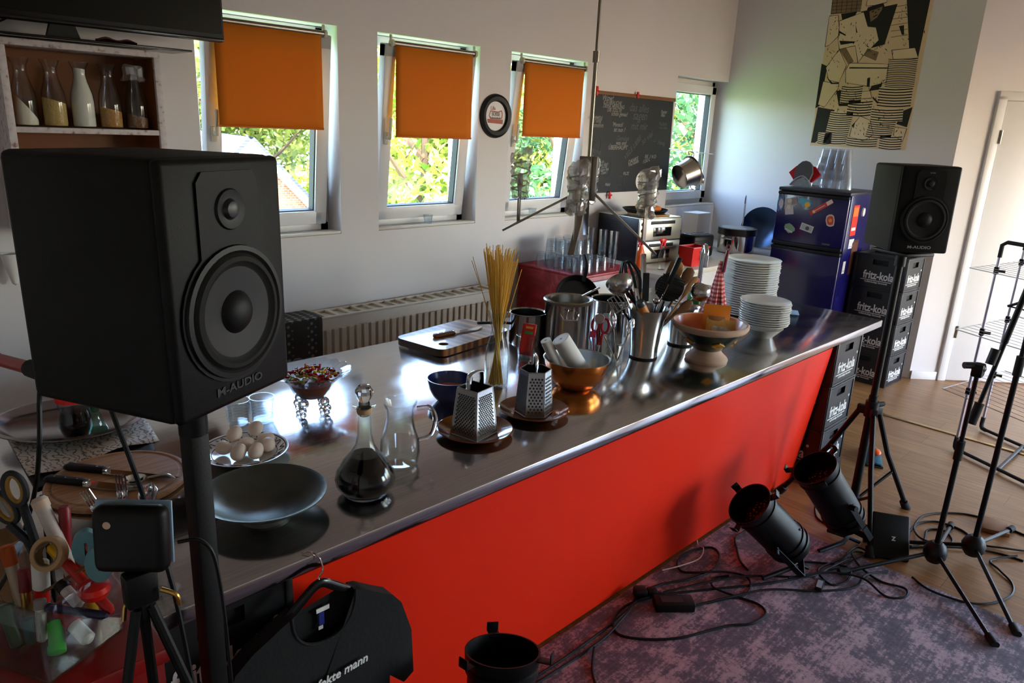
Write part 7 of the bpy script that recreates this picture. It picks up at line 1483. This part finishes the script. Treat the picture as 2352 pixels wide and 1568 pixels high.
cutlery('table_spoon', 'second steel spoon in the tall glass next to the speaker pole', 'spoon', F, (0.01, -0.01, 0), (-0.02, -0.02, 0.195), 'spoon')
t = thing('silver_saucer', 'shiny round sugar scoop lying on the round board near the knives', 'scoop', (0.565, 1.955, CT + 0.0195))
mb = MB(); mb.lathe([(0, 0.001), (0.012, 0.002), (0.026, 0.012), (0.031, 0.024), (0.029, 0.024), (0.024, 0.013), (0, 0.004)], 28); mb.build('bowl', CHROME, t)
mb = MB(); mb.tube([(0.028, -0.012, 0.022), (0.07, -0.03, 0.026), (0.085, -0.05, 0.016)], 0.005, 8, smooth=4, flat=.4); mb.build('handle', CHROME, t)

# ---------------------------------------------------------------- T-shirt on a hanger hooked over the worktop edge
t = thing('clothes_hanger', 'black plastic hanger hooked on the worktop edge inside the T-shirt', 'hanger', (0.761, 1.348, 0.0))
mb = MB(); mb.tube([(-0.20, 0.0, 0.70), (-0.13, 0, 0.752), (-0.05, 0, 0.815), (0.0, 0, 0.845), (0.045, 0, 0.818), (0.12, 0, 0.758), (0.19, 0, 0.71)], 0.009, 10, smooth=5, flat=1.3); mb.build('shoulder_bar', mat('glossy_hanger', (14, 14, 15), 0.2), t)
mb = MB(); mb.tube([(0, 0, 0.842), (0, 0, 0.862), (0.012, 0.004, 0.870), (0.016, 0.012, 0.885), (0.010, 0.022, 0.905), (0.0, 0.042, 0.911), (-0.012, 0.055, 0.9035)], 0.0022, 8, smooth=5); mb.build('hook', CHROME, t)
SHM = mat('black_jersey', (16, 15, 16), 0.9, noise=0.2, scale=60, bump=0.15, bscale=80)
t = thing('t_shirt', 'black T-shirt with white lettering hanging on the red panel', 'T-shirt', (0.761, 1.348, 0.0))
OUT = [(-0.075, 0.806), (-0.11, 0.79), (-0.18, 0.757), (-0.222, 0.725), (-0.262, 0.62), (-0.275, 0.50), (-0.205, 0.455), (-0.185, 0.52), (-0.19, 0.20), (0.185, 0.20), (0.18, 0.50), (0.225, 0.452), (0.262, 0.462), (0.255, 0.60), (0.222, 0.70), (0.195, 0.735), (0.16, 0.757), (0.105, 0.795), (0.085, 0.80)]
neck = [(0.085 * math.cos(a), 0.803 - 0.105 * math.sin(a) ** 0.8) for a in [PI * i / 14 for i in range(1, 14)]]
bm = bmesh.new()
def side(P, y):
    V = [bm.verts.new((x, y, z)) for x, z in P]; return bm.faces.new(V)
f1 = side(OUT + neck, -0.020); bneck = [(0.085 * math.cos(a), 0.803 - 0.028 * math.sin(a)) for a in [PI * i / 14 for i in range(1, 14)]]
f2 = side((OUT + bneck)[::-1], 0.018)
v1, v2 = list(f1.verts), list(f2.verts)[::-1]; no = len(OUT)
for i in range(no - 1): bm.faces.new((v1[i + 1], v1[i], v2[i], v2[i + 1]))
bmesh.ops.triangulate(bm, faces=[f1, f2]); bmesh.ops.subdivide_edges(bm, edges=bm.edges[:], cuts=2, use_grid_fill=True)
bmesh.ops.triangulate(bm, faces=bm.faces[:])
for q in bm.verts:
    x, z = q.co.x, q.co.z; q.co.y += (-0.012 if q.co.y < 0 else 0.006) * math.cos(x * 4) * max(0, 1 - abs(z - 0.5) / 0.4) + 0.006 * math.sin(x * 38 + z * 6) * max(0, min(1, (0.7 - z) * 3))
mb = MB(); mb.addbm(bm); mb.build('shirt_body', SHM, t, angle=60)
mb = MB(); mb.tube([(0.085, -0.021, 0.803)] + [(x, -0.022, z) for x, z in neck] + [(-0.085, -0.021, 0.803)], 0.005, 8, flat=.8); mb.build('collar', SHM, t)
mb = MB(); mb.m = 0; mb.box((0.012, 0.008, 0.765), (0.035, 0.002, 0.012)); mb.m = 1; mb.box((0.008, 0.008, 0.740), (0.014, 0.002, 0.036)); mb.m = 0; mb.box((0.005, 0.008, 0.716), (0.012, 0.002, 0.010)); mb.build('neck_label', [PAPER, mat('navy_label', (30, 44, 130), 0.7)], t)
TS = MB()
M = facing((-0.005, -0.0435, 0.604), (1, 0, 0.04), (0, 0, 1))
TS.text('imperfekte mann', 0.034, M @ Matrix.Translation((-0.0, 0, 0)), bold=0.0006, sx=0.93, shear=0.12, ext=0.0012)
TS.build('lettering', PRINT, t)
# maroon object with brass studs beneath the shirt, blue edged books beside it
t = thing('maroon_case', 'dark maroon case with brass studs standing below the T-shirt', 'case', (0.665, 1.235, 0.0))
mb = MB(); mb.box((0, 0, 0.26), (0.22, 0.13, 0.52), 0.02, 3); mb.build('case_body', mat('maroon_leather', (44, 12, 12), 0.4, noise=0.3), t)
for k, (x, z) in enumerate(((-0.06, 0.50), (0.0, 0.47), (0.06, 0.44), (0.09, 0.50))): mb = MB(); mb.ball((x, -0.066, z), 0.007, 10, 6); mb.build('stud', BRASS, t)
# ---------------------------------------------------------------- cables, boxes and slippers on the floor
FZ, RZ = 0.0045, 0.0122
def onfloor(P, z=None, r=0.0042): return [(x, y, (RZ if x < 3.385 else FZ) + (0.0 if len(q) == 0 else q[0])) for x, y, *q in P]
def cable(lab, P, r=0.0050, mt=None, name='cable'):
    mb = MB(); mb.tube(onfloor(P), r, 8, smooth=8); return tag(mb.build(name, mt or CABLE), lab, 'cable', 'cables on the floor')
cable('long black cable running along the red panel to the plug coupling', [(1.35, 1.452), (1.66, 1.425), (1.95, 1.42), (2.18, 1.43), (2.30, 1.46), (2.35, 1.475)])
cable('black cable beside it along the red panel that turns off towards the mic stands', [(1.35, 1.428), (1.66, 1.40), (1.98, 1.39), (2.15, 1.41, .01), (2.29, 1.43, .012), (2.45, 1.37), (2.65, 1.245), (2.9, 1.095), (3.22, 0.965, .002), (3.48, 0.91), (3.7, 0.78), (3.86, 0.62, .006), (3.95, 0.50), (3.97, 0.39)])
cable('black cable forming the big loop in front of the power supply', [(1.62, 1.15), (1.70, 1.28), (1.83, 1.30), (2.0, 1.335)][0:0] + [(2.31, 1.435, .004), (2.22, 1.455), (2.12, 1.435), (2.06, 1.37), (2.11, 1.285), (2.22, 1.195), (2.36, 1.135), (2.44, 1.10), (2.52, 1.045), (2.62, 1.035), (2.66, 1.085), (2.64, 1.17), (2.61, 1.27, .008), (2.68, 1.31), (2.74, 1.27, .008)])
cable('black cable falling off the long run towards the bottom of the picture', [(1.92, 1.375, .009), (1.83, 1.31), (1.77, 1.235), (1.72, 1.12), (1.64, 1.02), (1.55, 0.96)])
cable('black cable coiled in two loops behind the plug coupling', [(2.36, 1.47), (2.47, 1.44), (2.60, 1.38), (2.74, 1.35), (2.86, 1.385), (2.90, 1.45), (2.80, 1.50), (2.68, 1.495), (2.62, 1.44), (2.65, 1.38, .009), (2.75, 1.30, .009), (2.80, 1.22, .004), (2.75, 1.17), (2.66, 1.16), (2.59, 1.20), (2.50, 1.235)])
cable('thin white cable curling beside the red panel', [(2.90, 1.53), (2.86, 1.50, .004), (2.84, 1.46, .014), (2.75, 1.43, .012), (2.63, 1.46, .010), (2.56, 1.50)], 0.003, mat('white_cable', (206, 184, 170), 0.5))
cable('black cable looping between the stage lamp and the left mic stand foot', [(3.05, 1.16), (3.17, 1.05), (3.22, 0.93, .009), (3.12, 0.90), (3.04, 0.94), (3.10, 1.02, .008), (3.28, 0.99), (3.45, 0.98, .006), (3.45, 0.90)])
cable('black cable loop lying on the rug before the left mic stand', [(3.44, 0.95), (3.36, 0.97, .012), (3.27, 0.90, .012), (3.24, 0.80), (3.26, 0.70, .004), (3.20, 0.68), (3.14, 0.74), (3.17, 0.85, .018), (3.10, 0.97, .018), (2.92, 1.08, .016)])
cable('black cable loop around the feet of the mic stands', [(3.40, 0.71), (3.33, 0.62, .006), (3.36, 0.50), (3.44, 0.42), (3.58, 0.365), (3.70, 0.38), (3.78, 0.45, .004), (3.85, 0.50), (3.98, 0.42, .009)])
cable('black cable running from the small black box to the right edge', [(3.60, 0.86), (3.86, 0.86), (4.08, 0.86), (4.25, 0.74), (4.30, 0.60), (4.27, 0.48), (4.25, 0.36)])
cable('black cable coil on the wooden floor between the two mic stands', [(3.62, 0.82), (3.78, 0.78), (3.92, 0.80), (3.98, 0.74), (3.90, 0.68), (3.80, 0.70, .009), (3.79, 0.80, .009), (3.92, 0.86), (4.05, 0.80), (4.06, 0.68), (3.98, 0.58), (4.02, 0.48, .006), (4.10, 0.38)])
cable('black cable hanging down the crates behind the tripod stand', [(4.05, 1.28), (3.92, 1.28), (3.80, 1.32), (3.6, 1.24), (3.56, 1.12)])
cable('black cable running straight from the plug coupling past the stage lamp', [(2.42, 1.40, .003), (2.60, 1.315, .011), (2.80, 1.21, .011), (3.0, 1.03, .011), (3.15, 0.99, .012), (3.33, 0.955, .012)])
cable('black cable sagging from the power supply towards the left mic stand', [(2.44, 1.265), (2.58, 1.20, .006), (2.78, 1.10, .009), (2.95, 0.955), (3.10, 0.86), (3.22, 0.855, .012), (3.34, 0.80, .004)])
cable('black cable curling behind the stage lamps beside the crates', [(3.30, 1.33), (3.22, 1.40), (3.08, 1.42), (2.98, 1.36), (2.90, 1.30), (2.86, 1.24)])
t = thing('plug_coupling', 'black plug coupling lying on the rug against the red panel', 'plug', (2.345, 1.435, 0.0085), -0.65)
mb = MB(); mb.box((-0.03, 0.0, 0.024), (0.055, 0.05, 0.046), 0.010); mb.box((0.022, 0, 0.022), (0.045, 0.04, 0.038), 0.010); mb.tube([(0.04, 0, 0.02), (0.09, -0.01, 0.012)], lambda q: 0.010 - 0.005 * q, 10); mb.build('plug_body', BLACK, t)
t = thing('power_supply', 'black power supply brick lying on the rug', 'power supply', (2.37, 1.318, 0.0085), -0.72)
mb = MB(); mb.box((0, 0, 0.021), (0.165, 0.07, 0.041), 0.006, 3); mb.build('brick', MATTE, t)
mb = MB(); mb.box((-0.01, 0, 0.0418), (0.09, 0.04, 0.0008)); mb.build('rating_label', mat('dark_label', (38, 36, 40), 0.6), t)
t = thing('cable_adapter', 'small grey-labelled adapter on a cable beside the stage lamp', 'adapter', (2.985, 0.965, 0.0085), 0.25)
mb = MB(); mb.box((0, 0, 0.011), (0.085, 0.03, 0.021), 0.005); mb.build('adapter_body', MATTE, t)
mb = MB(); mb.box((-0.006, 0, 0.0217), (0.062, 0.022, 0.0008)); mb.build('grey_label', mat('grey_label', (150, 150, 160), 0.5), t)
t = thing('stage_box', 'small black stage box with a white logo lying between lamp and mic stand', 'box', (3.535, 0.875, 0.085), rot=tuple(facing((0, 0, 0), (0.58, -0.81, -0.05), (0.42, 0.30, 0.80)).to_euler()))
mb = MB(); mb.box((0, 0, 0.0), (0.175, 0.215, 0.06), 0.010, 3)
mb.cyl((-0.086, 0.03, 0.0), (-0.11, 0.03, 0.0), 0.010, n=12); mb.cyl((0.086, -0.03, 0.0), (0.105, -0.03, 0.0), 0.008, n=12); mb.build('box_body', MATTE, t)
mb = MB(); mb.X = facing((0.0, -0.01, 0.0305), (1, 0, 0), (0, 1, 0)); mb.text('Z', 0.026, Matrix.Translation((0.012, 0.0, 0)), bold=0.001); mb.build('logo', PRINT, t)
t = thing('slipper', 'teal fluffy slipper with an orange lining beside the tripod stand', 'slipper', (4.60, 1.33, 0.0005), 0.5)
mb = MB(); mb.grid(lambda a, c: ((a - .5) * 0.26, 0.05 * math.cos(PI * c) * (0.8 + 0.3 * math.sin(PI * a)) , 0.012 + 0.055 * math.sin(PI * c) * (0.55 + 0.45 * math.cos(PI * (a - 0.75)))), 18, 12); mb.build('upper', mat('teal_felt', (46, 92, 104), 0.95, noise=0.35, scale=60, bump=0.5, bscale=120), t, thick=0.008)
mb = MB(); mb.box((0, 0, 0.006), (0.27, 0.105, 0.011), 0.005, 3); mb.build('sole', RUB, t)
mb = MB(); mb.ball((-0.015, -0.02, 0.058), 0.03, 16, 8, (1.5, 1, 0.55)); mb.build('lining', ORANGEP, t)
mb = MB(); mb.box((0, 0, 0.0125), (0.15, 0.12, 0.022), 0.002); o = tag(mb.build('cardboard_piece', mat('cardboard', (140, 102, 70), 0.85, noise=0.1)), 'piece of brown cardboard behind the right mic stand', 'cardboard'); o.location = (4.22, 0.57, 0.002); o.rotation_euler = (0, 0, 0.3)
mb = MB(); mb.box((0, 0, 0.009), (0.09, 0.05, 0.016), 0.003); o = tag(mb.build('red_adapter', mat('red_brown_plastic', (128, 62, 50), 0.5)), 'reddish brown plug lying between the rear stage lamp and the black box', 'plug'); o.location = (3.66, 1.02, 0.002); o.rotation_euler = (0, 0, -0.7)
